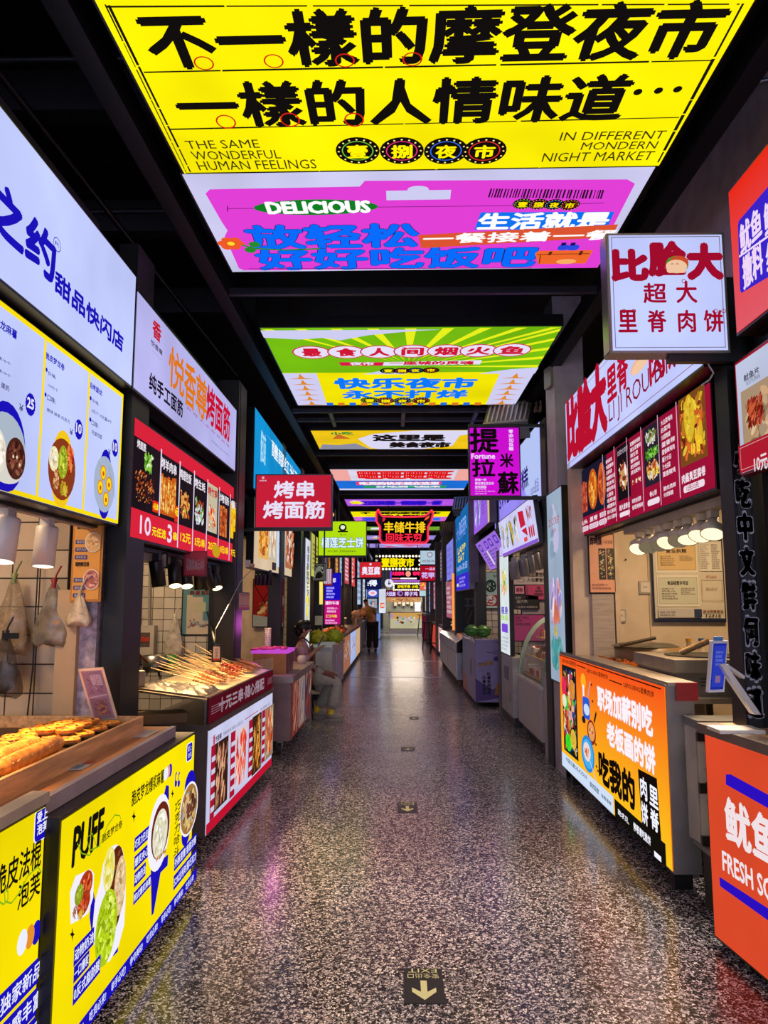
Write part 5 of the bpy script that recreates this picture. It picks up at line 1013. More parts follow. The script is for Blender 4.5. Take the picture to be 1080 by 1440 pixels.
for i, (y0, y1, z0, z1, c, lb) in enumerate(((16.0, 18.5, 2.05, 2.75, '#b8705a', 'brown picture menu with yellow lettering, far left row'), (18.7, 20.2, 2.0, 2.9, '#c4dcec', 'pale blue lit menu, far left row'), (20.4, 22.3, 2.1, 2.9, '#d84a5a', 'red and white striped lit menu, far left row'), (22.8, 25.5, 2.1, 3.1, '#e84a4a', 'bright red lit fascia sign, far left row'), (27, 31, 1.5, 3.1, '#b8d0f0', 'tall white blue lit panel, far left row'), (13.7, 16.0, 2.78, 3.3, '#8a8cc8', 'lilac lit fascia sign with a bulb edged roof, left'), (32, 36, 1.2, 2.6, '#d8e4f0', 'farthest pale lit panel on the left'))):
    b = bx('menu_board', lb, 'menu', -1.38+.0*i, y0, y1, z0, z1, base=c, lit=.9, th=.06); b.lines(N(.08, .92), N(.9, .08), 6, ['#f0d03a', '#5a7a9a', '#f0e8f0', '#f8e0e0', '#6a80b0', '#e8e0ff', '#8090a8'][i], bold=.04); b.done()
m = MB()
for i in range(11): t_ = i/10; m.ball((-1.30+.0*t_, 12.6+2.6*t_, 3.35-.0*t_), (.05, .09, .05), 8, 6)
solo('bulb_string', m, 'string of warm round bulbs along the roof edge behind the lime sign', 'lamp', (-1.3, 13.5, 3.3), EM('#f0a870', 1.2)); SC.objects[-1]
b = byp('vertical_light_box', 'white vertical light box with a red and blue mark before the far kiosk', 'sign', 31.0, (533, 828), (542.5, 862), base='#dde4f0', th=.1); b.rect(N(.2, .42), N(.8, .2), '#e85a2a'); b.text('小吃', N(.3, .38), N(.75, .24), '#f8e8d8', .03); hang(b); b.done()
p = PY(30.0, (547, 820)); m = MB().lathe(p, [(0, -.08), (.17, -.08), (.17, 0), (0, 0)], 24, ax=Vector((0, -1, 0))); ck = solo('round_sign', m, 'round white lit sign with a small dark figure, far down the aisle', 'sign', p, EM('#e8e4f4', 1.0)); sub('suspension_rod', MB().bb(p.x-.012, p.x+.012, p.y-.01, p.y+.01, p.z+.1, 4.75), ck, BLACK); sub('emblem', MB().box(p+Vector((0, -.09, 0)), (.04, .01, .16)).box(p+Vector((.02, -.09, -.02)), (.12, .01, .03)), ck, M('#4a5a7a', .5))
t = thing('drink_cabinet', 'dark blue drink cabinet with a pale blue side before the far kiosk', 'cabinet', PZ(0, (535, 886))); sub('cabinet', MB().bb(-1.1, -.78, 31, 33, 0, 1.1), t, M('#141838', .4)); sub('side_light', MB().bb(-.78, -.66, 31, 33, .1, 1.1), t, EM('#7a98e0', .8)); m = MB()
for i in range(4): m.lathe((-1.0+i*.1, 31.2+.2*i, 1.1), [(0, 0), (.06, 0), (.06, .3), (.03, .36), (0, .36)], 10)
sub('dispenser', m, t, M('#d0dcd8', .2))
# ================================================================ MIDDLE: NEON AND FAR KIOSK
Y0 = 16.4
def neon(name, label, pts, r, col, s=1.6, at=None, parent=None, closed=False):
    m = MB().tube(pts+([pts[0]] if closed else []), r, 6); return m
nt_ = thing('neon_sign', 'black bull horned neon sign with red outline and yellow lettering over the aisle', 'sign', PY(Y0, (568, 765)))
out = [(538, 764), (534, 760), (534, 741), (529, 733), (529, 721), (532, 716), (534, 722), (538, 726), (548, 726.5), (568, 727), (588, 726.5), (596, 726), (603, 722), (607, 717), (609.5, 722), (607, 733), (602, 741), (602, 760), (598, 764)]
O3 = [PY(Y0, p) for p in out]; n = len(O3); m = MB()
cx_, cz_ = sum(p.x for p in O3)/n, sum(p.z for p in O3)/n
m.prism([p+Vector((0, 0.04, 0)) for p in O3], (0, .06, 0), M('#0a0608', .5)); sub('backplate', m, nt_)
sub('outline_tube', MB().tube(O3+[O3[0]], .018, 6), nt_, EM('#ff3048', 1.6), 'red neon outline')
inner = [Vector((cx_+(p.x-cx_)*.955, p.y, cz_+(p.z-cz_)*.93)) for p in O3]; sub('inner_tube', MB().tube(inner+[inner[0]], .009, 5), nt_, EM('#c81838', 1.2), 'thin dark red inner tube')
f = byp('lettering_plate', '', '', Y0+.035, (538, 728), (600, 762), base='#0a0608', lit=.2, th=0, parent=nt_); f.lit = 1.0
f.text('丰储牛排', (540, 734), (598, 749), '#ffcf20', .03); f.text('回味无穷', (543, 750), (593, 762), '#ff2a48', .03); f.ell(537, 729, 5, 5, '#e8204a')
for i in range(3): f.line([(597+i*2, 732-i), (600+i*2, 727-i)], .02, '#ff5a3a')
f.done(); sub('suspension_wire', MB().tube([PY(Y0, (546, 727)), Vector((PY(Y0, (546, 727)).x, Y0, 3.85))], .006).tube([PY(Y0, (590, 727)), Vector((PY(Y0, (590, 727)).x, Y0, 3.85))], .006), nt_, BLACK)
def bulbsign(label, Y, p0, p1, txt, bc, n, base='#120a06', r=.045, tp=None, rows=True):
    b = byp('bulb_sign', label, 'sign', Y, p0, p1, base=base, lit=.3, th=.12); b.lit = 1.0
    for s, q0, q1, c in txt: b.text(s, q0, q1, c, .05)
    b.done(); m = MB()
    for i in range(n):
        for z in (b.h*.06, b.h*.94): m.ball(b.at(b.w*(.02+.96*i/(n-1)), z, .03), r, 8, 6)
    for z in (.35, .65):
        for u in (.02, .98): m.ball(b.at(b.w*u, b.h*z, .03), r, 8, 6)
    sub('bulb', m, b.root, EM(bc, 1.8)); b.root.children[-1]['kind'] = 'stuff'
    sub('suspension_bar', MB().bb(b.O.x+.1, b.O.x+.13, Y, Y+.03, b.O.z+b.h, 4.7).bb(b.O.x+b.w-.13, b.O.x+b.w-.1, Y, Y+.03, b.O.z+b.h, 4.7), b.root, BLACK); return b
bulbsign('black sign edged with round bulbs and four yellow letters, hung far down the aisle', 29.0, (528, 781), (591.5, 801.5), [('壹捌夜市', (537, 785), (582, 797), '#ffe800')], '#fff0d0', 14)
b = byp('neon_sign', 'black panel with pink neon lettering and a peach under the bulb edged sign', 'sign', 31.5, (549, 803), (591, 819), base='#0c060c', lit=.3, th=.1); b.lit = 1.2
b.text('大肚腩鸡', (551, 804), (568, 809), '#ff2060', .08); b.ell(574, 807, 3.8, 4, '#f0907a'); b.text('咖啡', (581, 804), (590, 809), '#ff2060', .08); b.line([(551, 813.5), (562, 813.5)], .05, '#e06a70'); b.line([(563, 813.5), (586, 813.5)], .06, '#f4e8e8'); b.line([(549, 817), (591, 817)], .06, '#b060d8'); b.line([(549.5, 803), (549.5, 817)], .06, '#7a40d8'); hang(b); b.done()
bulbsign('small black bulb edged sign with yellow lettering above the far kiosk', 34.0, (553, 820), (592, 830), [('好吃不贵', (559, 823), (577, 827), '#ffe800'), ('小吃', (579, 823), (588, 827), '#ffe800')], '#fff0d0', 14, r=.04)
b = byp('fascia_sign', 'maroon fascia sign with lilac lettering and a round purple fruit, far kiosk', 'sign', 38.5, (542, 830), (594, 839.5), base='#6a0a30', lit=.8, th=.2); b.lit = 1.0; b.text('大肚腩', (543, 832), (556, 838), '#d8c8ff', .04); b.ell(562.5, 834.5, 4.5, 3.6, '#9a7ac8'); b.ell(563.5, 834.5, 2, 2, '#3a1a3a'); b.text('椰子鸡', (569, 832), (587, 838), '#d8c8ff', .04); hang(b); b.done()
b = byp('menu_board', 'warm lit row of menu pictures above the far kiosk counter', 'menu', 38.6, (543, 840), (591, 846.5), base='#d8a068', lit=.9, th=.15); b.photo(N(.02, .9), N(.98, .1), ['#b87a4a', '#f0d0a0', '#a84a2a', '#e8b878'], 40, .6, None); hang(b); b.done()
K = thing('kiosk', 'far cream and orange kiosk counter closing the aisle', 'counter', (.65, 39.6, 0)); p0, p1 = PY(39, (546, 860)), PY(39, (599, 878))
sub('counter_body', MB().bb(p0.x, p1.x, 39.03, 40.2, 0, p0.z-.05), K, M('#b8a89a', .5)); sub('worktop', MB().bb(p0.x-.1, p1.x+.1, 38.95, 40.3, p0.z-.05, p0.z), K, M('#55504e', .4))
f = by('front', '', '', 39.0, p0.x+.1, p1.x-.1, .25, p0.z-.06, base='#d8cfa8', lit=.75, th=0, parent=K); f.rect(N(0, 1), N(1, .62), '#e8b060'); f.photo(N(.12, .9), N(.9, .1), ['#9ac8c0', '#8a4a30', '#e8d8b0', '#c84a3a', '#c8b8e0', '#5a3a28'], 26, .25, None, asp=1.1); f.ell(550, 866, 3, 3, '#b8a0e0'); f.done()
sub('back_panel', MB().bb(p0.x-.3, p1.x+.3, 41.2, 41.3, 0, 2.6), K, M('#5c6058', .5)); m = MB()
for i in range(7): m.bb(p0.x+.3+i*.22, p0.x+.45+i*.22, 41.0, 41.1, 1.4+.1*(i % 2), 1.7)
sub('shelf_goods', m, K, M('#8a7c70', .5)); sub('drink_machine', MB().bb(1.05, 1.35, 40.3, 40.6, p0.z, p0.z+.5), K, M('#c8b8d8', .3))
kl = bpy.data.lights.new('kiosk_lamp', 'AREA'); kl.energy = 260; kl.color = (1, .85, .65); kl.size = 1.6; klo = bpy.data.objects.new('kiosk_lamp', kl); COL.objects.link(klo); klo.parent = K; klo.location = (0, .3, 2.5)  # added fill light, no fixture, brightens the dark far end
def stool(label, x, y, h, col, legs=True, r=.16):
    t = thing('bar_stool', label, 'stool', (x, y, 0)); mt = M(col, .45, .3); sub('seat', MB().cyl((x, y, h-.03), (x, y, h), r, n=18), t, mt)
    for a in range(4): q = .785+a*1.571; sub('leg', MB().cyl((x+r*.6*math.cos(q), y+r*.6*math.sin(q), h-.03), (x+r*1.3*math.cos(q), y+r*1.3*math.sin(q), 0), .018), t, mt)
    m = MB(); P4 = [(x+r*1.05*math.cos(.785+a*1.571), y+r*1.05*math.sin(.785+a*1.571), h*.35) for a in range(5)]; m.tube(P4, .012); sub('foot_ring', m, t, mt); return t
stool('green metal bar stool in front of the far kiosk', 1.25, 36.0, 1.0, '#5a8a3a', r=.22)
# ================================================================ RIGHT: FAR
b = byp('hanging_sign', 'grey white hanging light box with a round swirl mark, far right', 'sign', 23.0, (591, 774.5), (620, 793.5), base='#b8d0e4', lit=.9, th=.12); b.ell(604.5, 780, 4, 4, '#a05a6a', ring=.25); b.text('地铁年糕', (593, 787), (618, 791), '#5a5a6a'); sub('bracket', MB().bb(b.O.x, 1.5, 22.98, 23.02, b.O.z-.05, b.O.z-.01), b.root, BLACK); b.done()
b = byp('hanging_sign', 'dark red hanging light box with lilac lettering, far right', 'sign', 23.2, (591, 794.5), (623.5, 816.5), base='#a80c24', th=.12); b.text('一品鲜', (598, 798), (614, 802), '#f0a0d0', .05); b.text('花甲粉', (593, 805), (620, 813), '#d0b8ff', .05); sub('bracket', MB().bb(b.O.x, 1.5, 23.18, 23.22, b.O.z-.05, b.O.z-.01), b.root, BLACK); b.done()
b = byp('hanging_sign', 'orange lit panel with yellow numbers, under the dark red hanging sign', 'sign', 30.0, (591, 818), (615, 830), base='#f06a50', th=.1); b.text('人均2-3', (592, 820), (614, 824), '#ffe03a', .05); b.text('元鱼丸粉', (596, 825), (612, 828.5), '#f0d8e0', .05); hang(b); b.done()
b = byp('round_sign', 'small pale blue lit sign below the orange number panel', 'sign', 31.0, (590, 830.5), (600, 838), base='#b8dce0', th=.1); hang(b); b.done()
b = byp('vertical_light_box', 'narrow pink lit strip to the right of the orange number panel', 'sign', 29.5, (615.5, 818), (618, 846), base='#d878c0', th=.1); hang(b); b.done()
b = bx('vertical_light_box', 'tall blue lit banner with white and yellow lettering on the right', 'sign', 1.27, 12.95, 15.7, 1.80, 3.30, base='#1c6cb4', lit=.9, th=.1, case='#6a5f6e'); b.lit = 1
b.rect(N(0, .2), N(1, 0), '#3a28c8'); b.text('BEER', N(.35, .88), N(.9, .72), '#8ab0f0', .04); b.text('大排档', N(.1, .84), N(.8, .66), '#6a8ae0', .03); b.text('LAPP', N(.2, .56), N(.8, .48), '#e8d860', .06); b.text('GAT', N(.2, .45), N(.7, .37), '#e8d860', .06); b.text('16:00-次日', N(.1, .33), N(.9, .25), '#a8c0f8', .04); b.lines(N(.3, .17), N(.9, .03), 3, '#9a90f0', bold=.04); b.ell(644, 823, 1.5, 2.5, '#d8d890'); b.done()
sub('side_post', MB().bb(1.29, 1.42, 12.75, 12.95, 1.9, 3.35), b.root, M('#6f6470', .6))
b = bx('menu_board', 'lilac lit square sign beyond the tall blue banner', 'menu', 1.30, 16.8, 19.0, 2.1, 3.0, base='#8a8af0', lit=.9, th=.06); b.lines(N(.1, .9), N(.9, .1), 5, '#5a50c0'); b.done()
b = bx('menu_board', 'red white lit panel below the lilac square sign, right', 'menu', 1.30, 17.0, 19.2, 1.2, 2.05, base='#c86a80', lit=.7, th=.06); b.lines(N(.1, .9), N(.9, .1), 6, '#f0d8e0', bold=.04); b.done()
solo('light_strip', MB().bb(1.26, 1.30, 16.6, 16.72, .95, 2.2), 'warm orange upright light strip beside the dark menu wall', 'lamp', (1.28, 16.66, .95), EM('#f09048', 1.3))
b = byp('wall_panel', 'dark board with chalk scribbles and two framed squares, right', 'board', 16.35, (642, 826), (667, 880), base='#1a1615', lit=0, th=.02)
b.rect(N(.3, .72), N(.98, .5), '#4a5058'); b.rect(N(.36, .68), N(.6, .54), '#1c2228'); b.rect(N(.68, .68), N(.92, .54), '#1c2228'); b.line([N(.05, .1), N(.2, .45), N(.3, .2), N(.4, .5), N(.5, .25), N(.7, .5)], .012, '#8a7a68'); b.line([N(.3, .1), N(.5, .2), N(.6, .05), N(.9, .4)], .012, '#8a7a68'); b.done()
g = thing('barbecue_counter', 'steel counter with a black sloping glass top, right of the aisle', 'counter', (1.5, 17, 0)); xx = 1.16
sub('cabinet', MB().bb(xx, 1.9, 14.3, 19.6, .12, .78), g, M('#8a858c', .35, .5)); sub('door_panel', MB().bb(xx-.012, xx, 14.4, 16.6, .16, .60), g, M('#a49ea6', .35, .5)); sub('door_panel', MB().bb(xx-.012, xx, 16.7, 19.5, .16, .60), g, M('#a49ea6', .35, .5))
sub('sloping_hood', MB().prism([(xx-.01, 14.3, .62), (xx-.01, 14.3, .80), (xx+.22, 14.3, .97), (1.9, 14.3, 1.05), (1.9, 14.3, .62)], (0, 5.3, 0)), g, M('#121114', .15)); sub('trim_rail', MB().bb(xx-.02, xx, 14.3, 19.6, .62, .80), g, M('#9a949c', .3, .7))
for a_, c_ in ((xx+.06, 14.4), (1.8, 14.4), (xx+.06, 19.5)): sub('caster_wheel', MB().cyl((a_-.02, c_, .06), (a_+.02, c_, .06), .06, n=12), g, M('#5a5650', .5))
solo('food_tray', MB().box((xx+.15, 16.6, .95), (.16, .4, .02)), 'pale tray lying on the black sloping glass', 'tray', (xx+.15, 16.6, .93), M('#c8b0a8', .4))
for i, (x_, y_, l_) in enumerate(((1.22, 23.4, 'dark tall bar stool on the right, nearest'), (1.05, 25.4, 'dark tall bar stool on the right, farther'))): stool(l_, x_, y_, .92, '#151318')
counter('dark counter with a red glowing front, far right', 24.2, 27.5, '#d84a3a', x=1.28, side=1, lit=.8); counter('maroon counter at the far right before the kiosk', 28.5, 33, '#6a1a38', x=1.15, side=1, lit=.6, z1=1.1); counter('counter with a pink white glowing front beside the barbecue counter', 20.2, 23.0, '#e8b0a8', x=1.30, side=1, lit=.9)
solo('golden_ornament', MB().lathe((1.38, 21.0, .92), [(0, 0), (.08, 0), (.05, .05), (.1, .18), (.08, .32), (0, .36)], 12), 'golden cat shaped ornament on the pink fronted counter', 'ornament', (1.38, 21, .92), M('#b88a1c', .3, .8))
for i, (y0, y1, z0, z1, c, lb, tc) in enumerate(((20.0, 22.4, 2.2, 3.1, '#5a4a60', 'dim brown picture menu, far right row', '#c8b0a0'), (24.5, 27.5, 1.35, 2.9, '#d8a0b8', 'pink white lit panel, far right row', '#a83a5a'), (28, 31.5, 1.2, 2.9, '#b8c8e8', 'tall white lit panel, far right row', '#5a6a9a'), (33.2, 36, 1.2, 2.6, '#e0c8b0', 'farthest cream lit panel on the right', '#9a4a3a'))):
    b = bx('menu_board', lb, 'menu', 1.34, y0, y1, z0, z1, base=c, lit=.8, th=.06); b.lines(N(.08, .92), N(.9, .08), 7, tc, bold=.04); b.done()
b = byp('wall_poster', 'small white and red poster on the far right grey post', 'poster', 19.2, (627, 818), (633, 836), base='#d8c8c0', lit=.6, th=.02); b.photo(N(.1, .5), N(.9, .1), ['#c83a2a', '#e8b0a0'], 16, .4, None); b.done()
b = byp('wall_poster', 'white and red poster seen beyond the dark red hanging sign', 'poster', 22.6, (624, 796), (632, 816), base='#d8b8c8', lit=.7, th=.02); b.lines(N(.1, .9), N(.9, .1), 4, '#a83a4a'); b.done()

# ================================================================ RIGHT: FROZEN DRINK STALLS
b = byp('hanging_sign', 'magenta hanging light box with black brush lettering on the right', 'sign', 7.45, (660.5, 602), (731.5, 696.5), base='#d010d4', th=.1, case='#1a181c')
for ch, p, q in (('提', (661, 603), (701, 636)), ('拉', (664, 646), (696, 670)), ('米', (703, 638), (722, 657)), ('蘇', (700, 664), (729, 694))): b.text(ch, p, q, '#14060f', .035)
b.text('Fortune', (663, 638), (696, 645), '#f0d8ff', .04); b.vtext('零添加低糖', (715, 604), (722, 634), '#f0d8ff', .03)
for i, s in enumerate(('把每一天', '都过得生生日日', '轻轻甜甜')): b.text(s, (668, 673+i*5), (684+10*(i == 1), 676.5+i*5), '#f0d8ff', .03)
for i, s in enumerate(('Have every day', 'and cake for your daily sweet', 'cake lover all')): b.text(s, (668, 687+i*3), (684+12*(i == 1), 689+i*3), '#f0d8ff')
sub('bracket', MB().bb(b.O.x-.02, 1.78, 7.40, 7.44, b.O.z+b.h, b.O.z+b.h+.03).bb(b.O.x-.02, 1.66, 7.40, 7.44, b.O.z-.05, b.O.z-.015), b.root, BLACK); b.done()
b = bx('shop_sign', 'lavender lit shop sign with purple lettering behind the magenta hanging sign', 'sign', 1.50, 7.62, 11.2, 2.62, 3.42, base='#9a8cf6', th=.1); b.poly([N(.6, 1), N(1, 1), N(1, 0), N(.75, .2)], '#b4c4f4'); b.text('SWEET蛋糕', N(.15, .6), N(.8, .3), '#2a1a70', .03); b.text('coco甜品', N(.84, .3), N(.97, .12), '#5a50a0'); b.done()
b = Board('menu_board', 'large tilted lit menu of cups and bottles with a purple edge, right', 'menu', (1.455, 10.1, 2.17), (0, -1, 0), (-.055, 0, .46), 2.52, .463, base='#cfcdf6', th=.05, case='#2a2630')
b.rect(N(0, .08), N(1, 0), '#8a5ad0')
for i, pl in enumerate((['#e8c84a', '#f0ece0', '#5a6a8a', '#d8dce8'], ['#3a4a4a', '#e8e0c8', '#9ab04a', '#d8dce8'], ['#6a1a2a', '#e8d020', '#4a8a2a', '#5a3aa0'], ['#f0e8e0', '#e0b090', '#3a4a2a', '#d8dce8'])): b.photo(N(.03+i*.145, .9), N(.16+i*.145, .14), pl, 50, .4, None, ang=1.5, asp=2)
b.poly([N(.63, .9), N(.76, .85), N(.78, .5), N(.65, .48)], '#c8203a'); b.poly([N(.66, .42), N(.79, .44), N(.8, .24), N(.79, .24)], '#c8203a'); b.rect(N(.7, .22), N(.78, .12), '#e84a4a'); b.photo(N(.82, .92), N(.97, .52), ['#a82030', '#e0a0a0', '#5a1420'], 30, .3, None, ang=1.5)
for i in range(3): b.rect(N(.84+i*.045, .42), N(.87+i*.045, .15), '#c01c30', .4)
b.done()
b = bx('menu_board', 'purple lit sign of ice cream pictures with a yellow edge, right', 'menu', 1.35, 10.66, 13.25, 2.71, 3.30, base='#9a62e4', th=.1, case='#5a5450'); b.rect(N(.93, 1), N(1, 0), '#e0c84a'); 
for i in range(3): b.photo(N(.04+i*.2, .95), N(.2+i*.2, .1), ['#e8e8ff', '#8a9ad8', '#3a3aa0', '#c8d0f8'], 36, .35, None, ang=1.5, asp=2)
b.lines(N(.68, .9), N(.9, .3), 6, '#5a3a9a'); b.done()
b = Board('menu_board', 'steeply tilted purple lit price list with white boxes, right', 'menu', (1.60, 12.6, 2.10), (0, -1, 0), (-.25, 0, .43), 2.45, .497, base='#a070dc', th=.03); 
for i, u in enumerate((.08, .38, .58, .82)): b.rect(N(u, .92), N(u+.14, .66), '#5a3ab8', .3); b.rect(N(u+.03, .86), N(u+.11, .72), '#a070dc', .3)
b.lines(N(.1, .6), N(.9, .08), 5, '#5a3a9a', bold=.03); b.rect(N(.3, .62), N(.37, .12), '#d8d0e0'); b.done()
b = bx('vertical_light_box', 'slim upright light box, white green with a yellow dessert, right', 'sign', 1.475, 9.8, 10.6, .88, 2.52, base='#dfe8ea', th=.06, case='#101012')
b.photo(N(.1, .72), N(.9, .45), ['#e8d83a', '#8ac04a', '#f0a08a', '#f8f0d8'], 40, .3, None); b.text('瘦身', N(.1, .38), N(.9, .32), '#6a5ac8', .04); b.text('甜品', N(.1, .31), N(.9, .27), '#a8d83a', .05); b.rect(N(.15, .24), N(.85, .17), '#7a4ad8', .3); b.lines(N(.15, .14), N(.9, .02), 4, '#8a8ab0'); b.rect(N(0, .9), N(1, .8), '#a890e0'); b.text('超值', N(.1, .89), N(.9, .81), '#f0f0ff'); b.done()
b = byp('wall_poster', 'framed pale green poster of two bowls on the small white tiles', 'poster', 12.95, (678, 805), (704, 855), base='#c8d2c4', lit=.3, th=.03, case='#1a1814')
b.ell(690, 824, 8, 9, '#3a4a44'); b.mot(690, 824, 7, 8, ['#c8d0b8', '#6a7a60', '#2c3a34', '#e0e0d0'], 40, .3); b.rect((681, 837), (700, 852), '#c83a30'); b.mot(690, 844, 8, 7, ['#e8d8d0', '#d84a40', '#a82a24', '#f0e8e0'], 40, .3, '#e8d0c8'); b.text('下午', (693, 808), (701, 813), '#1a1a14', .04); b.done()
b = bx('vertical_light_box', 'tall pastel blue and pink lit banner beside the cake fridge', 'sign', 1.50, 6.72, 7.36, .83, 2.60, base='#a8bcd4', lit=.85, th=.09, case='#0e0e10')
b.photo(N(.02, .98), N(.98, .6), ['#9ab4cc', '#b8c4e0', '#a8c8d8', '#c0b8dc'], 60, .5, None, asp=1.2); b.photo(N(.05, .55), N(.95, .28), ['#b8b0e8', '#e0a8b0', '#d8c0e8', '#f0e0e0', '#e07a5a', '#a890d8'], 90, .3, None, asp=2, ang=1.3); b.photo(N(.02, .25), N(.98, .02), ['#4a9aa4', '#6ab8b8', '#8ac4d0', '#5aa090'], 70, .35, None); b.text('ZL COREY', N(.15, .86), N(.9, .82), '#c84a5a'); b.text('蛋糕', N(.4, .80), N(.65, .78), '#c84a5a'); b.photo(N(.3, .3), N(.6, .22), ['#e0c03a', '#d8d06a'], 8, .5, None)
b.done()
# stall behind: grey panels and posters
def poster9(label, p, q, base, lit=0): return byp('wall_poster', label, 'poster', 9.86, p, q, base=base, lit=lit, th=.01)
b = poster9('grey poster with a line drawn smiling face and black lettering', (722, 800), (770, 822), '#a8a2ac'); b.ell(731, 808, 6, 6, '#5a545c', ring=.1); b.ell(733, 816, 5, 3, '#5a545c', ring=.15); b.text('甜品要尝吃', (741, 805), (769, 811), '#141216', .03); b.text('人也要尝笑', (741, 813), (769, 818), '#141216', .03); b.done()
b = poster9('round pink notice on the grey panel', (724, 824), (737, 835), '#a8a2ac'); b.ell(730.5, 829.5, 6, 5.5, '#c86a9a'); b.text('蛋糕', (726, 827), (735, 832), '#4a1a34', .03); b.done()
b = poster9('pink poster with a drawn tiered cake', (739, 823), (772, 843), '#a8386e'); b.vtext('定制蛋糕', (740, 824), (743, 842), '#3a1028'); b.poly([(751, 838), (764, 838), (764, 834), (751, 834)], '#5a1a3c'); b.poly([(752.5, 833), (762.5, 833), (762.5, 830), (752.5, 830)], '#5a1a3c'); b.ell(757.5, 827, 3, 2.5, '#5a1a3c'); b.done()
b = poster9('black poster with white handwriting', (722, 837), (757.5, 856), '#121014'); b.text('未饮', (724, 839), (733, 843), '#d8d4dc', .03); b.text('得快乐', (726, 844), (742, 848), '#d8d4dc', .03); b.text('人生得多有甜糕点', (724, 852), (756, 855), '#d8d4dc', .03); b.done()
b = poster9('large magenta poster with dark capital lettering', (723, 865), (766, 901), '#a0387a'); b.text('DIET WILL', (725, 867), (744, 870), '#2a0c20', .03); b.text('LOVE', (725, 871.5), (734, 874), '#2a0c20', .03); b.text('GOOD LUCK', (725, 876), (746, 879.5), '#2a0c20', .03); b.done()
for i, (px, py_) in enumerate(((722, 784), (735, 780), (744, 776), (752, 772), (762, 768))): q = PY(8.4+.05*i, (px, py_)); spot('track_spotlight', '%s grey cylinder spotlight under the tilted cup menu' % ['leftmost', 'second', 'third', 'fourth', 'rightmost'][i], 'grey spotlights under the tilted menu', (q.x+.0, q.y, q.z), (.14, .1, -1), .055, .20, '#8a858c', power=0, lit=False)
m = MB().bb(1.6, 1.64, 7.7, 9.6, 2.16, 2.2); solo('light_track', m, 'grey lamp track under the tilted cup menu', 'track', (1.62, 8.6, 2.16), M('#7a767c', .4))
# cake display fridge
C = thing('cake_display_fridge', 'white cake display fridge with a curved glass front', 'fridge', (1.75, 8.7, 0)); x0, x1, y0, y1 = 1.515, 2.10, 7.95, 9.45
arc = [(x0+.005, .66)]+[(x0+.01+.50*(1-math.cos(a)), .70+.72*math.sin(a)) for a in [i*math.pi/2/9 for i in range(1, 10)]]
sub('cabinet', MB().bb(x0, x1, y0, y1, .12, .66), C, M('#b4afb2', .35, .1, var=.04)); sub('plinth', MB().bb(x0+.04, x1-.02, y0+.05, y1-.05, .05, .12), C, M('#1a181a', .5)); sub('ledge', MB().bb(x0-.012, x1, y0-.01, y1+.01, .655, .685), C, M('#d0ccd0', .3, .3))
m = MB()
for (xa, za), (xb, zb) in zip(arc[:-1], arc[1:]): m.add([(xa, y0+.03, za), (xa, y1-.03, za), (xb, y1-.03, zb), (xb, y0+.03, zb)], [(0, 1, 2, 3)])
GP = M('#c0c8c8', .04, 0, 'pane', 0, 1, 0, alpha=.16); sub('curved_glass', m, C, GP)
for yy in (y0, y1-.03): 
    o = MB(); pr = [(x, yy, z) for x, z in arc]+[(x-.045 if False else x, yy, z) for x, z in []]
    k = len(arc); ins = [(x+.05*(1 if i < k-1 else 0)+.0, max(.66, z-.03*i/k*1.6)) for i, (x, z) in enumerate(arc)]
    o.add([(x, yy, z) for x, z in arc]+[(x, yy+.03, z) for x, z in arc]+[(x, yy, z) for x, z in ins]+[(x, yy+.03, z) for x, z in ins], [(i, i+1, k+i+1, k+i) for i in range(k-1)]+[(i, 2*k+i, 2*k+i+1, i+1) for i in range(k-1)]+[(k+i, k+i+1, 3*k+i+1, 3*k+i) for i in range(k-1)])
    sub('curved_rim', o, C, M('#8fa8a0', .25), 'pale green curved end rim')
m = MB().add([(x, y0+.015, z) for x, z in arc]+[(x1-.03, y0+.015, 1.42), (x1-.03, y0+.015, .66)], [tuple(range(len(arc)+2))]); sub('end_glass', m, C, GP)
sub('top_panel', MB().bb(x0+.48, x1, y0, y1, 1.40, 1.44), C, M('#c4c0c4', .35)); sub('back_panel', MB().bb(x1-.03, x1, y0, y1, .66, 1.42), C, M('#8a7c70', .4))
random.seed(5)
for i, (z, xa) in enumerate(((.72, x0+.05), (.93, x0+.10), (1.14, x0+.22))):
    sh = sub('shelf', MB().bb(xa, x1-.04, y0+.05, y1-.05, z-.012, z), C, M('#c8a060', .25, .2)); 
    for j in range(9): 
        m = MB(); yy = y0+.12+j*.155; hh = U(.04, .09); m.box((xa+.13, yy, z+hh/2), (.16, .11, hh), mat=M(random.choice(['#d8c8b0', '#c83a4a', '#e8dcd0', '#9a5a34', '#f0e0e4', '#d8a05a']), .4, var=.2)); m.box((xa+.13, yy, z+hh+.008), (.13, .09, .016), mat=M(random.choice(['#a82030', '#f4ece4', '#6a3420', '#e8b84a']), .4)); sub('cake', m, C)
for a_, c_ in ((x0+.08, y0+.1), (x1-.08, y0+.1), (x0+.08, y1-.1)): sub('foot', MB().cyl((a_, c_, 0), (a_, c_, .06), .025, n=10), C, M('#6a6460', .4))
fl = bpy.data.lights.new('fridge_lamp', 'AREA'); fl.energy = 3.0; fl.color = (1, .8, .55); fl.size = .3; fl.shape = 'RECTANGLE'; fl.size_y = 1.3; flo = bpy.data.objects.new('fridge_lamp', fl); COL.objects.link(flo); flo.parent = C; flo.location = Vector((x0+.42, 8.7, 1.385))-Vector(C['o'])
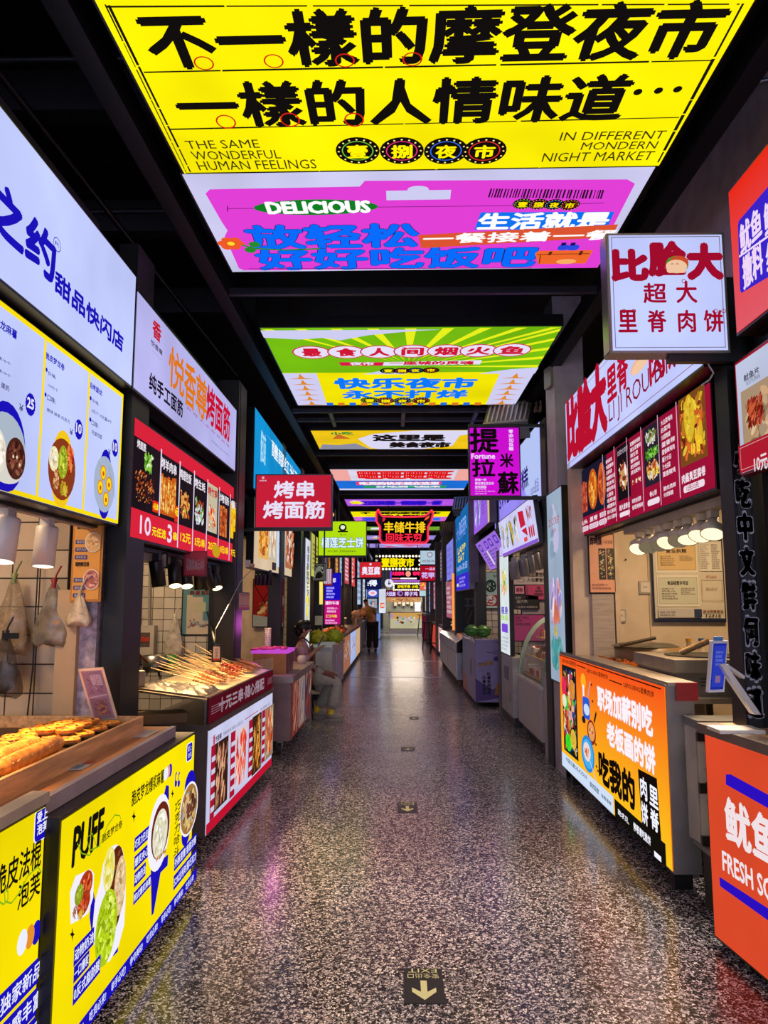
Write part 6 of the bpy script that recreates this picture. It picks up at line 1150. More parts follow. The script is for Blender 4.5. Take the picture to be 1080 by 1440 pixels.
m = MB().bb(1.475, 1.66, 9.6, 10.6, .12, .86, M('#a8a2a4', .4)); t = solo('service_cabinet', m, 'pale service cabinet below the slim upright light box', 'cabinet', (1.56, 10.1, 0)); sub('vent_panel', MB().bb(1.468, 1.476, 9.95, 10.3, .55, .72), t, M('#141416', .3)); sub('lock', MB().bb(1.468, 1.476, 9.8, 9.85, .3, .42), t, M('#6a666a', .4)); sub('plinth', MB().bb(1.49, 1.66, 9.6, 10.6, 0, .12), t, M('#1a181a', .5))
# purple freezer with watermelons
Fz = thing('chest_freezer', 'freezer wrapped in purple printed cloth with foil on top', 'freezer', (1.5, 12.6, 0)); fx0, fx1, fy0, fy1 = 1.205, 1.72, 11.5, 13.6
sub('body', MB().bb(fx0+.006, fx1, fy0+.006, fy1, .08, 1.0), Fz, M('#8c7ca4', .7, bump=.5, scale=5))
f = by('front_cloth', '', '', fy0, fx0, fx1, .07, 1.0, base='#9484ba', lit=0, th=0, parent=Fz)
f.poly([N(0, 0), N(1, .1), N(1, .42), N(.75, .28), N(.5, .2), N(.2, .3), N(0, .38)], '#50307e'); f.poly([N(.55, .12), N(.95, .08), N(1, .2), N(1, .5), N(.75, .4), N(.6, .25)], '#b07a34'); f._mot(f.w*.83, f.h*.28, .08, .14, ['#8a5a24', '#c8944a', '#6a4018', '#d8a85a'], 30, .3, None, 'ell', 1.6, None)
for x, z, r in ((.3, .78, .10), (.45, .80, .12), (.65, .82, .13), (.85, .80, .13), (.6, .68, .1), (.8, .66, .12)): f.ell((f.w*x, f.h*z), f.w*r+.012, f.h*r*.6+.012, '#b89a50')
for x, z, r in ((.3, .78, .10), (.45, .80, .12), (.65, .82, .13), (.85, .80, .13), (.6, .68, .1), (.8, .66, .12)): f.ell((f.w*x, f.h*z), f.w*r, f.h*r*.6, '#a89cc8')
f.text('一口爆', N(.32, .83), N(.92, .76), '#5a4aa8', .02); f.text('满口香', N(.52, .73), N(.98, .65), '#5a4aa8', .02); f.poly([N(.08, .62), N(.5, .66), N(.52, .60), N(.1, .56)], '#a87a30'); f.text('纯手工', N(.12, .64), N(.45, .59), '#d8d0e8', .02); f.vtext('吃着来甜甜品', N(.34, .48), N(.44, .12), '#1a1020', .04); f.vtext('见着冬烩以', N(.20, .42), N(.30, .12), '#1a1020', .04); f.done()
f = bx('side_cloth', '', '', fx0, fy0, fy1, .07, 1.0, base='#8a7eb0', lit=0, th=0, parent=Fz); f.rect(N(0, 1), N(.35, .0), '#7a8cb4'); f.poly([N(0, 0), N(.5, 0), N(.3, .25), N(0, .4)], '#b05a4a'); f.photo(N(.6, .7), N(.85, .3), ['#6a5a8a', '#a87a8a', '#4a3a6a'], 24, .4, None); f.done()
m = MB(); n = 14; vs = []
for i in range(n+1):
    for j in range(n+1): vs.append((fx0-.015+(fx1-fx0+.03)*i/n, fy0-.015+(fy1-fy0)*j/n, 1.0+U(0, .025)-(.05 if i == 0 or j == 0 else 0)))
m.add(vs, [(i*(n+1)+j, (i+1)*(n+1)+j, (i+1)*(n+1)+j+1, i*(n+1)+j+1) for i in range(n) for j in range(n)]); sub('foil_cover', m, Fz, M('#a8aaa0', .2, .8))
def melon(label, c):
    t = thing('watermelon', label, 'fruit', (c[0], c[1], c[2]-.09), 'watermelons on the purple freezer'); sub('rind', MB().ball(c, (.118, .10, .092), 20, 12), t, M('#4f8a3c', .3, var=.1)); m = MB()
    for i in range(9):
        a = i*.698; pts = [Vector(c)+Vector((.118*math.cos(p), .10*math.sin(p)*math.cos(a+.12*math.sin(p*7)), .092*math.sin(p)*math.sin(a+.12*math.sin(p*7))))*1.005 for p in [k*.26 for k in range(13)]]; m.tube(pts, .006, 5)
    sub('stripe', m, t, M('#16401c', .3), 'dark green stripes'); sub('stalk', MB().cyl(Vector(c)+Vector((.11, 0, .01)), Vector(c)+Vector((.15, 0, .03)), .006), t, M('#6a7a3a', .6))
melon('striped green watermelon on the purple freezer, left one', tuple(PY(12.0, (663.5, 887)))); melon('striped green watermelon on the purple freezer, right one', tuple(PY(12.0, (679.5, 887.5))))
# air units and duct
def grille(label, c, w, h, d, rz, rx):
    t = thing('ceiling_air_unit', label, 'air unit', c); Q = Matrix.Rotation(rz, 3, 'Z') @ Matrix.Rotation(rx, 3, 'X'); c = Vector(c)
    def bxr(off, dim, mt, nm): m = MB(); x, y, z = [q/2 for q in dim]; m.add([c+Q @ (Vector(off)+Vector((i*x, j*y, k*z))) for k in (-1, 1) for j in (-1, 1) for i in (-1, 1)], [(0, 2, 3, 1), (4, 5, 7, 6), (0, 1, 5, 4), (2, 6, 7, 3), (0, 4, 6, 2), (1, 3, 7, 5)]); return m
    sub('housing', bxr((0, 0, 0), (w, d, h), 0, 0), t, M('#5c5650', .5)); 
    for i in range(9): sub('slat', bxr((-w*.42+i*w*.105, -d/2-.008, 0), (.018, .02, h*.86), 0, 0), t, M('#a8a09a', .4))
    sub('frame', bxr((0, -d/2-.004, h*.46), (w, .02, h*.07), 0, 0), t, M('#8a847e', .4)); sub('frame', bxr((0, -d/2-.004, -h*.46), (w, .02, h*.07), 0, 0), t, M('#8a847e', .4)); return t
grille('big slatted air unit above the magenta hanging sign', tuple(PY(8.3, (716, 592))), .50, .42, .22, -.35, -.75); grille('small slatted air unit above the blue banner', tuple(PY(14.5, (656, 712))), .5, .32, .2, -.3, -.6); grille('smallest far slatted air unit on the right', tuple(PY(18.5, (632, 744))), .45, .28, .2, -.3, -.5)
m = MB(); q = PY(8.6, (735, 567))
for i in range(7): m.lathe(q+Vector((-.16+i*.055, 0, 0)), [(.10, 0), (.125, .02), (.10, .045)], 14, ax=Vector((1, 0, .1)))
solo('foil_duct', m, 'crinkled silver duct beside the yellow and blue ceiling box', 'duct', q, M('#a09a94', .2, .9))
m = MB(); q = PX(1.50, (773, 531)); m.box(q, (.05, .16, .2), rz=.2); solo('junction_box', m, 'grey junction box on the plastered column', 'box', q, M('#8a847e', .5))

# ================================================================ RIGHT: MEAT PIE STALL
RC = '#b8102e'
b = bx('shop_sign', 'white lit shop sign with tall red lettering above the meat pie menu', 'sign', 1.50, 3.56, 6.44, 2.705, 3.285, base='#c2caff', th=.12, case='#151417')
b.text('比脸大', (797, 567), (853, 602), RC, .075); b.text('里脊', (853, 521), (884, 541), RC, .035); b.text('肉饼', (912, 478), (965, 500), RC, .035); b.text('LI JI ROU BING', (856, 569), (968, 512), '#8a1030')
b.ell(899, 512, 13, 11, '#f0b890'); b.ell(905, 505, 9, 10, '#8ab04a'); b.ell(900, 514, 12, 9, '#f4c8a4')
b.frame(N(.02, .94), N(.98, .06), .004, '#8a3a5a'); b.done()
b = bx('menu_board', 'crimson lit menu board with columns of pie photos and prices', 'menu', 1.60, 3.72, 6.72, 2.125, 2.665, base='#a01238', lit=.95, th=.1, case='#141214')
U_ = lambda px: b.uv((px, 700))[0]/b.w
e = [U_(x) for x in (804.5, 855, 872, 890.5, 912, 937, 965, 1000)]
b.rect(N(e[0], 1), N(e[1], .27), '#1c1a30')
for i, (a, c, pl) in enumerate(((.02, .2, ['#f0c820', '#e0a010', '#ffe04a']), (.24, .5, ['#c84a2a', '#e0704a', '#8a2a1a']), (.53, .78, ['#e88a2a', '#c85a1a', '#f0b04a']), (.8, .99, ['#a83a1c', '#d8602a', '#e89a4a']))):
    w = e[1]-e[0]
    if i == 1:
        for r in range(4): b.photo(N(e[0]+w*(a+r*.065), .82-.03*(r % 2)), N(e[0]+w*(a+r*.065+.055), .34), pl, 20, .9, '#c8503a', ang=1.5, asp=1.2)
    else: b.photo(N(e[0]+w*a, .93), N(e[0]+w*c, .32), pl, 70, .35, pl[1], 'ell', asp=1.3)
    b.text(['无敌大鸡', '鱼头', '里脊', '香豆腐'][i], N(e[0]+w*(a+.02), .22), N(e[0]+w*(c-.02), .15), '#f0d8e8', .05); b.rect(N(e[0]+w*a, .12), N(e[0]+w*c, .04), '#f0d8e8', .5); b.text('12元/15元', N(e[0]+w*(a+.03), .11), N(e[0]+w*(c-.03), .05), '#a01238')
b.lines(N(e[1]+.006, .92), N(e[2]-.012, .06), 11, '#f4e0ec', '无骨鸡柳鸡腿蟹柳火腿培根金枪', bold=.03)
b.rect(N(e[2], .97), N(e[3], .26), '#1a1218'); w = e[3]-e[2]; b.photo(N(e[2]+w*.05, .8), N(e[3]-w*.05, .35), ['#d8a060', '#e8e0d8', '#a83a2a', '#e0b070', '#6a2a1a'], 60, .3, None, 'ell'); b.text('比脸大肉饼', N(e[2]+w*.1, .92), N(e[3]-w*.1, .85), '#d8c8d8'); b.text('超大里脊肉', N(e[2]+.01, .2), N(e[3]-.01, .13), '#f4e0ec', .04); b.rect(N(e[2]+.01, .1), N(e[3]-.01, .04), '#f4e0ec', .5)
b.lines(N(e[3]+.01, .93), N(e[4]-.01, .5), 6, '#f4e0ec', '鸡蛋火腿生菜蟹柳烤肠加配料', bold=.03); b.photo(N(e[3]+.01, .46), N(e[4]-.01, .36), ['#e8c89a', '#c8503a', '#f0e0c8'], 16, .5, None); b.lines(N(e[3]+.01, .22), N(e[4]-.01, .06), 2, '#f4e0ec', bold=.03)
b.rect(N(e[4], .97), N(e[5], .27), '#2a2030'); w = e[5]-e[4]; b.photo(N(e[4]+w*.05, .95), N(e[5]-w*.1, .7), ['#e8e0d8', '#6a4a3a', '#c8c8c0', '#7aa03a'], 50, .35, None, 'ell'); b.photo(N(e[4]+w*.05, .72), N(e[5]-w*.05, .55), ['#4a9a2a', '#7ac03a', '#a8e06a', '#2a6a1a'], 60, .4, None); b.photo(N(e[4]+w*.1, .58), N(e[5]-w*.08, .3), ['#e8b03a', '#c86a2a', '#f0d870', '#a83a1a', '#e8e0d0'], 90, .25, None, 'ell'); b.text('12', N(e[5]-w*.4, .44), N(e[5]-w*.12, .37), '#ffd83a', .05); b.text('卷心饼', N(e[4]+w*.3, .2), N(e[5]-w*.3, .14), '#f4e0ec', .04); b.rect(N(e[4]+w*.15, .11), N(e[5]-w*.15, .04), '#f4e0ec', .5)
b.lines(N(e[5]+.01, .93), N(e[6]-.02, .28), 8, '#f4e0ec', '飘香酱汁大白菜鸡肉蛋香辣鸡肉', bold=.03); b.lines(N(e[5]+.01, .2), N(e[6]-.01, .06), 2, '#f4e0ec', '外皮酥脆肉质鲜嫩', bold=.03)
b.photo(N(e[6]+.006, 1), N(1, .30), ['#e8b82a', '#f0d040', '#a8541c', '#c88a2a', '#7a3414', '#5a2410', '#d8682a'], 170, .22, '#7a4a1c'); b._mot(b.w*(e[6]+.055), b.h*.75, .07, .13, ['#f0d040', '#e8c030', '#d8a820'], 60, .3, '#e0b828', 'ell', 1.2, None); b.text('10 15', N(e[6]+.06, .48), N(e[7]-.01, .38), '#ffe03a', .05); b.text('肉酱臭豆腐卷', N(e[6]+.01, .22), N(.99, .13), '#f4e0ec', .04); b.rect(N(e[6]+.015, .10), N(.985, .03), '#f4e0ec', .5); b.text('12元/15元', N(e[6]+.03, .09), N(.96, .04), '#a01238', .03)
for x in e[1:-1]: b.rect(N(x-.002, 1), N(x+.002, 0), '#e0a8c0')
b.done()
solo('light_track', MB().bb(1.68, 1.76, 3.75, 5.5, 2.05, 2.10), 'pale lamp track under the crimson pie menu', 'track', (1.72, 4.6, 2.05), M('#a89a88', .5))
for i, (px, py_, L) in enumerate(((898, 735, 1), (911, 731, 0), (926, 730, 0), (938, 725, 1), (953, 720, 0), (966, 716, 1), (985, 712, 1), (1001, 706, 1))):
    q = PX(1.72, (px, py_-6)); spot('track_spotlight', '%s white cone spotlight under the crimson pie menu' % ['leftmost', 'second', 'third', 'fourth', 'fifth', 'sixth', 'seventh', 'rightmost'][i], 'white cone spotlights under the pie menu', (1.72, q.y, min(q.z, 2.06)), (-.38+.10*(i % 3), -.55 if i < 5 else -.40, -.8), .062, .11, '#cfc2ae', power=(42 if L else 0), lit=bool(L), warm='#ffcf96' if i < 5 else '#fff0d8', size=95, cone=True, disc='#ffe6b8')
# papers on the back wall
b = byp('wall_poster', 'orange poster with snack photos on the steel panel of the pie stall', 'poster', 6.30, (828, 752), (866, 833), base='#e0a078', lit=0, th=.004)
b.text('炸鸡馍', N(.04, .96), N(.5, .82), '#6a3040', .04); b.text('外酥里嫩', N(.54, .9), N(.94, .84), '#8a4a4a'); b.photo(N(.36, .76), N(.64, .22), ['#6a7a3a', '#e0b070', '#2a2820', '#c8c0a0'], 50, .35, '#2c2a28'); b.photo(N(.68, .76), N(.97, .22), ['#8a8a5a', '#d8c080', '#3a3628', '#a88a4a'], 50, .35, '#34322c'); b.ell((b.w*.16, b.h*.5), b.w*.1, b.h*.16, '#d8c8b8'); b.ell((b.w*.16, b.h*.5), b.w*.07, b.h*.10, '#5a5050'); b.lines(N(.05, .16), N(.95, .04), 2, '#6a3040'); b.done()
p0, p1 = PY(6.35, (829, 834)), PY(6.35, (870, 940)); struct('trim_22', MB().bb(p0.x+.01, p1.x-.03, 6.31, 6.335, .8, p0.z+.6), M('#b8a898', .3, .15, 'brushed', .12, 6)); struct('trim_23', MB().bb(p1.x-.02, p1.x+.02, 6.30, 6.42, .8, 2.65), M('#c8b090', .5))
b = byp('licence_board', 'white board of certificates and notices on the pie stall wall', 'board', 6.38, (917, 757), (1020, 873), base='#c2b8a2', lit=0, th=.01, case='#2a3450')
b.rect(N(0, 1), N(1, .965), '#1c2440'); b.rect(N(0, .03), N(1, 0), '#1c2440'); b.text('杭州市餐饮服务食品安全公示栏', N(.12, .993), N(.8, .972), '#a8a090')
for (u0, v1, u1, v0), c, fr, ti in (((.04, .94, .64, .58), '#c8a870', '#8a6a2a', '营业执照'), ((.04, .55, .64, .17), '#b8b8a0', '#8a8a70', '食品经营许可证')):
    b.rect(N(u0, v1), N(u1, v0), '#d0c8b4'); b.rect(N(u0+.02, v1-.03), N(u1-.02, v0+.03), c); b.frame(N(u0+.02, v1-.03), N(u1-.02, v0+.03), .004, fr); b.ell((b.w*.32, b.h*(v1-.02)), .020, .02, '#b8281c'); b.text(ti, N(u0+.15, v1-.07), N(u1-.15, v1-.12), '#4a3a24', .03); b.lines(N(u0+.06, v1-.15), N(u1-.3, v0+.08), 5, '#6a5a44'); b.lines(N(u0+.34, v1-.15), N(u1-.05, v0+.14), 4, '#6a5a44'); b.ell((b.w*(u1-.08), b.h*(v0+.07)), .016, .016, '#b05a4a', ring=.2)
b.rect(N(.67, .95), N(.98, .6), '#cfc8b8'); b.lines(N(.68, .93), N(.82, .62), 12, '#5a5448'); b.lines(N(.84, .93), N(.97, .62), 12, '#5a5448'); b.frame(N(.68, .5), N(.98, .24), .003, '#a88a70'); b.text('餐饮服务', N(.75, .545), N(.9, .52), '#a83a2a'); b.text('量化分级公示', N(.74, .4), N(.9, .37), '#8a5a4a'); b.text('投诉举报电话', N(.68, .13), N(.97, .10), '#b02a1c', .03); b.text('12315', N(.72, .08), N(.93, .05), '#2a2a34', .04)
b.rect(N(.04, .145), N(.64, .04), '#b0aaa0'); b.ell((b.w*.5, b.h*.09), .035, .03, '#a8a83a'); b.rect(N(.55, .14), N(.66, .04), '#2a3450'); b.lines(N(.06, .12), N(.4, .05), 2, '#4a4438'); b.done()
for i, (p, q, l) in enumerate((((901, 819), (914, 833), 'white switch plate on the cream wall beside the licence board'), ((868, 859), (879, 873), 'beige socket plate low beside the steel panel'))):
    b = byp('switch_plate', l, 'switch', 6.40, p, q, base='#cfc4b0', lit=0, th=.012, case='#b8ac98'); b.rect(N(.3, .6), N(.42, .45), '#6a5c4a'); b.rect(N(.55, .6), N(.67, .45), '#6a5c4a'); b.done()
m = MB()
for px, py_ in ((821, 786), (880, 787), (868, 803)): m.ball(PY(6.41, (px, py_)), .008, 6, 5)
struct('trim_24', m, M('#4a3c2c', .6)); struct('trim_25', MB().bb(*[PY(6.4, (912, 800)).x-.003, PY(6.4, (912, 800)).x+.003, 6.415, 6.42, .8, 2.6]), M('#9c8866', .6))
# front light box
b = bx('counter_light_box', 'orange to yellow lit counter front with white and black slogan lettering', 'counter', 1.48, 4.22, 6.88, .125, 1.09, base='#ff8a14', th=.15, case='#8f888a', grad=('#ffc81e', '#f8501c'))
for s, p, q in (('LIJIROUBING里脊肉饼', (790.5, 925), (810, 939)), ('LIJIROUBING里脊肉饼', (825, 939), (855, 957)), ('LIJIROUBING里脊肉饼', (877, 958), (920, 983))): b.text(s, p, q, '#2a1008', .015)
b.line([(811, 935), (824, 940)], .008, '#2a1008'); b.line([(857, 956), (875, 963)], .008, '#2a1008'); b.line([(787, 921), (930, 969)], .008, '#2a1008')
b.photo((790.5, 934), (814, 1071), ['#d83a4a', '#e8c84a', '#5ab03a', '#3a2a28', '#e87a3a', '#f0e8d8', '#2c4a8a', '#a83424', '#e8a0a8', '#141418'], 300, .22, '#1c1c20')
for x, y, rx, ry, c in ((794, 965, 3, 14, '#e02a5a'), (797, 988, 3.5, 10, '#4ab83a'), (795, 985, 3, 9, '#e8e4c8'), (801, 1044, 4, 12, '#3ae02a'), (808, 1040, 4, 14, '#e0b83a'), (806, 970, 4, 14, '#d88a3a')): b.mot(x, y, rx, ry, [c], 10, .5, c)
b.ell(822, 958, 3.5, 11, '#ffb020'); b.rect((821, 962), (824, 985), '#f0f0ff', .4); b.line([(832, 958), (827, 992)], .018, '#c8a8b8'); b.rect((821, 978), (832, 1014), '#2a5ad8', .25); b.ell(827, 998, 4, 8, '#c8e0f8'); b.ell(823, 1012, 2.5, 5, '#1c1c28')
b.ell(834, 1030, 6, 17, '#8a2418'); b.ell(834, 1029, 4.6, 13, '#e89a5a'); b.mot(834, 1029, 3.6, 9, ['#b84a24', '#f0c08a', '#d8703a'], 20, .4); b.line([(838, 1016), (841, 1002)], .03, '#14100c')
b.ell(829, 1060, 9, 25, '#2a8ad8'); b.ell(829, 1060, 7.4, 20, '#48b0f0'); b.ell(828, 1057, 5, 13, '#f0d8d0'); b.mot(828, 1057, 4, 10, ['#c85a3a', '#f0b08a', '#a83a24'], 24, .4); b.line([(831, 1066), (842, 1100)], .014, '#c8ccd8')
for x, y in ((834.5, 963), (836, 986), (841, 1047), (842, 1078), (844, 1084)): b.ell(x, y, 1, 2, '#5a1a0c')
b.text('职场加薪别吃', (843, 965), (922, 1036), '#fdf4fa', .05, '#f0a8a0', .08); b.text('老板画的饼', (856.5, 1014), (926, 1090), '#fdf4fa', .05, '#f0a8a0', .08); b.text('吃我的', (845, 1055), (897, 1140), '#140c08', .06)
b.poly([(901, 1081), (928, 1095), (934.5, 1184), (907, 1160)], '#140c08', clip=True); b.vtext('肉饼', (904, 1088), (916, 1166), '#f4f4ff', .035); b.vtext('里脊', (917, 1100), (932, 1176), '#f4f4ff', .035)
b.rect((793, 1056), (867, 1146), '#cfe0f8'); b.rect((868, 1123), (942, 1219), '#14100c')
b.text('中国汉堡DELICIOUS', (799, 1064), (829, 1097), '#2a3a5a', .02); b.text('鲜肉现做', (833, 1098), (846, 1118), '#2a3a5a', .02); b.text('佳肴卷家', (849, 1115), (864, 1134), '#2a3a5a', .02); b.text('跪求见,', (873, 1137), (889, 1160), '#f4f4ff', .03); b.text('停哪请吃脆饼', (895, 1155), (920, 1190), '#f4f4ff', .03); b.line([(925, 1200), (935, 1209)], .03, '#f4f4ff')
b.done()
BB = b
m = MB().bb(1.49, 1.645, 4.19, 6.9, 1.10, 1.118, M('#a8a098', .3, .5)); sub('top_edge', m, b.root, label='brushed metal top edge'); sub('warning_label', MB().bb(1.53, 1.65, 4.185, 4.20, 1.02, 1.118), b.root, M('#8a1c24', .4), 'small dark red sticker at the near corner'); 
for yy in (4.35, 6.7): sub('foot', MB().bb(1.52, 1.62, yy-.04, yy+.04, 0, .115), b.root, BLACK)
# kitchen behind: worktop, griddle, warmer tray, bottles
t = thing('steel_worktable', 'steel work table behind the orange counter front', 'table', (2.1, 5.3, 0)); sub('worktop', MB().bb(1.66, 2.6, 4.45, 6.3, .97, 1.0), t, M('#9a9288', .35, .7)); 
for xx, yy in ((1.7, 4.5), (2.55, 4.5), (1.7, 6.25), (2.55, 6.25)): sub('leg', MB().bb(xx-.02, xx+.02, yy-.02, yy+.02, 0, .97), t, STEEL)
sub('lower_shelf', MB().bb(1.68, 2.58, 4.48, 6.28, .3, .32), t, STEEL)
g = thing('griddle', 'grey steel griddle box with a domed rim on the work table', 'cooker', (2.0, 4.9, 1.0)); p0 = PY(4.55, (893, 930)); x0_ = 1.67; x1_ = 2.30
sub('body', MB().bb(x0_, x1_, 4.55, 5.25, 1.0, 1.14), g, M('#857e76', .4, .4)); sub('rim', MB().bb(x0_-.02, x1_+.01, 4.52, 5.28, 1.14, 1.215), g, M('#8f877d', .35, .5)); sub('plate', MB().lathe((1.98, 4.9, 1.216), [(0, .0), (.22, .0), (.24, .006), (.24, 0)], 28), g, M('#2a2622', .3, .5), 'round dark hot plate')
for s in (.14, .42): sub('vent_slot', MB().bb(x0_+s, x0_+s+.09, 4.545, 4.55, 1.06, 1.066).bb(x0_+s, x0_+s+.09, 4.545, 4.55, 1.08, 1.086).bb(x0_+s, x0_+s+.09, 4.545, 4.55, 1.10, 1.106), g, M('#1c1a18', .5))
w = thing('fried_food_tray', 'shallow steel tray of orange fried strips left of the griddle', 'tray', (1.75, 5.8, 1.0)); sub('pan', MB().bb(1.62, 1.98, 5.32, 6.25, 1.03, 1.06).bb(1.62, 1.635, 5.32, 6.25, 1.06, 1.10).bb(1.965, 1.98, 5.32, 6.25, 1.06, 1.10), w, M('#8a7a64', .3, .7)); m = MB(); random.seed(9)
for i in range(90): m.box((U(1.65, 1.94), U(5.4, 6.2), 1.075+U(0, .045)), (.06, .02, .018), rz=U(0, 3), mat=M(random.choice(['#e8822a', '#d8641c', '#f0a040']), .4, 0, 'food', .2, 40))
sub('fried_strip', m, w); w.children[-1]['kind'] = 'stuff'
m = MB(); q = PY(5.9, (912, 902)); c0 = Vector((1.98, 6.0, 1.16)); m.lathe(c0, [(.24, -.05), (.25, .05), (.24, .05), (.23, -.04), (0, -.04)], 28, M('#8f7248', .45)); t = solo('round_pan', m, 'big round tan rimmed pan at the back of the pie stall', 'pan', c0-Vector((0, 0, .06))); sub('lid', MB().lathe(c0+Vector((-.02, 0, .055)), [(.255, 0), (.2, .02), (0, .025)], 24), t, M('#6a6258', .3, .6)); sub('stand', MB().cyl((2.12, 6.05, 1.0), (2.12, 6.05, 1.112), .12, n=16), t, STEEL); sub('lid_handle', MB().tube([PY(5.75, (872, 908)), PY(5.75, (922, 897))], .014), t, M('#3a2a1c', .4))
solo('rolling_pin', MB().cyl((1.87, 5.0, 1.225), (2.03, 4.92, 1.31), .02, n=12), 'pale wooden rolling pin leaning on the griddle', 'rolling pin', (1.87, 5.0, 1.225), M('#c8a06a', .5, 0, 'wood'))
for i, (px, c) in enumerate(((970, '#d8a040'), (988, '#3a6a9a'))):
    q = Vector((PY(5.5, (px, 935)).x, 5.5, 1.12)); t = thing('glass_bottle', ['clear bottle with an orange cap behind the griddle', 'clear bottle with a blue cap behind the griddle'][i], 'bottle', q-Vector((0, 0, .12)), 'sauce bottles behind the griddle'); sub('flask', MB().lathe(q-Vector((0, 0, .12)), [(0, 0), (.04, 0), (.045, .05), (.045, .16), (.03, .20), (.018, .23), (.018, .27)], 14), t, M('#d8c4a8', .08, 0, 'film', 0, 1, 0, alpha=.5)); sub('sauce', MB().lathe(q-Vector((0, 0, .118)), [(0, 0), (.036, 0), (.041, .05), (.041, .10), (0, .10)], 12), t, M('#c8a078', .3)); sub('cap', MB().cyl(q+Vector((0, 0, .15)), q+Vector((0, 0, .178)), .021, n=12), t, M(c, .4))
m = MB().bb(1.95, 2.02, 5.5, 5.56, 1.0, 1.07); solo('dough_bun', MB().ball((1.66, 5.05, 1.08), (.07, .06, .03), 12, 8), 'tan bun lying left of the griddle', 'bread', (1.66, 5.05, 1.05), M('#c8944a', .5, 0, 'food'))
# steel cupboard with protective film
S = thing('steel_cupboard', 'steel cupboard still in printed film, between the orange and red counters', 'cupboard', (1.85, 4.2, 0))
sub('body', MB().bb(1.56, 2.25, 4.02, 4.17, .32, .90), S, M('#b8b2aa', .35, .2)); sub('top_shelf', MB().bb(1.56, 2.28, 3.98, 4.18, .90, .945), S, STEEL, 'shiny steel top'); sub('rail', MB().bb(1.56, 2.25, 3.995, 4.02, .84, .88), S, M('#24211f', .4)); sub('rail', MB().bb(1.56, 2.25, 3.995, 4.02, .58, .63), S, M('#2c2926', .4)); sub('rail', MB().bb(1.56, 2.25, 3.995, 4.02, .33, .37), S, M('#24211f', .4))
f = by('film_panel', '', '', 4.012, 1.565, 2.25, .37, .84, base='#cfc9c2', lit=0, th=0, parent=S)
for k, (z0_, s_) in enumerate(((.47, 1), (0, 1), (.80, 1))):
    for r in range(3): f._t('STAINLESS STEEL', .03+.04*r, z0_*f.h+.10+.03*r+.06*(k == 1), .20+.04*r, z0_*f.h+.115+.03*r+.06*(k == 1), '#3a3430', 0, rise=-.55)
    f._t('STAINLESS', .05, z0_*f.h+.03, .26, z0_*f.h+.07, '#8a2a24', .02, rise=-.5)
f._t('US', .03, f.h*.48, .12, f.h*.56, '#8a1c1c', .03, rise=.4); f._t('US', .04, .02, .12, .07, '#8a2a2a', .03, rise=-.3); f.done()
sub('film_text', MB(), S); t = thing('steel_step', 'low dirty steel step below the cupboard beside the red counter', 'step', (1.8, 3.95, 0)); sub('tread', MB().bb(1.56, 2.2, 3.72, 4.12, .30, .325), t, M('#8a857c', .3, .7)); sub('riser', MB().bb(1.60, 2.2, 3.75, 4.10, 0, .30), t, M('#3c3833', .7, .2, bump=.3))
# payment terminal, laptop-like stand
p = thing('payment_terminal', 'white payment terminal with a blue lit screen on a bent white stand', 'terminal', (1.6, 3.44, .99)); O1 = PY(3.46, (999, 968)); ux = Vector((.115, .02, .0)); TL = PY(3.46, (1004, 905)); O1 = PY(3.46, (999, 970)); vv = TL-O1
tb = Board('', '', '', O1, Vector((1, .25, 0)), vv, .066, vv.length, base='#2230a8', lit=.8, th=0, parent=p); n_ = tb.n
sub('housing', MB().prism([tb.at(-.008, -.012, -.002), tb.at(tb.w+.008, -.012, -.002), tb.at(tb.w+.008, tb.h+.012, -.002), tb.at(-.008, tb.h+.012, -.002)], -n_*.02), p, M('#d8d4d8', .3)); tb.rect(N(.05, .95), N(.95, .06), '#3040c0'); tb.rect(N(.3, .3), N(.7, .15), '#8a6a9a'); tb.lines(N(.2, .85), N(.8, .5), 4, '#8090e0'); tb.done()
sub('camera_bar', MB().prism([tb.at(.005, tb.h+.012, -.006), tb.at(.05, tb.h+.012, -.006), tb.at(.05, tb.h+.03, -.006), tb.at(.005, tb.h+.03, -.006)], -n_*.008), p, M('#5a8ac8', .3))
a0, a1 = PY(3.44, (1017, 937)), PY(3.42, (1066, 1005)); sub('stand_arm', MB().prism([a0+Vector((-.012, 0, .008)), a0+Vector((.012, 0, .012)), a1+Vector((.014, 0, 0)), a1+Vector((-.016, 0, 0))], (0, .05, 0)), p, M('#cfc8c4', .35)); sub('stand_arm', MB().prism([PY(3.46, (1020, 936)), PY(3.46, (1024, 934)), PY(3.46, (1048, 951)), PY(3.46, (1047, 955))], (0, .05, 0)), p, M('#cfc8c4', .35)); q0 = PY(3.42, (1003, 1000)); q1 = PY(3.42, (1066, 1006)); sub('stand_base', MB().bb(q0.x, q1.x, 3.36, 3.50, .985, 1.0), p, M('#d8d2cc', .35))
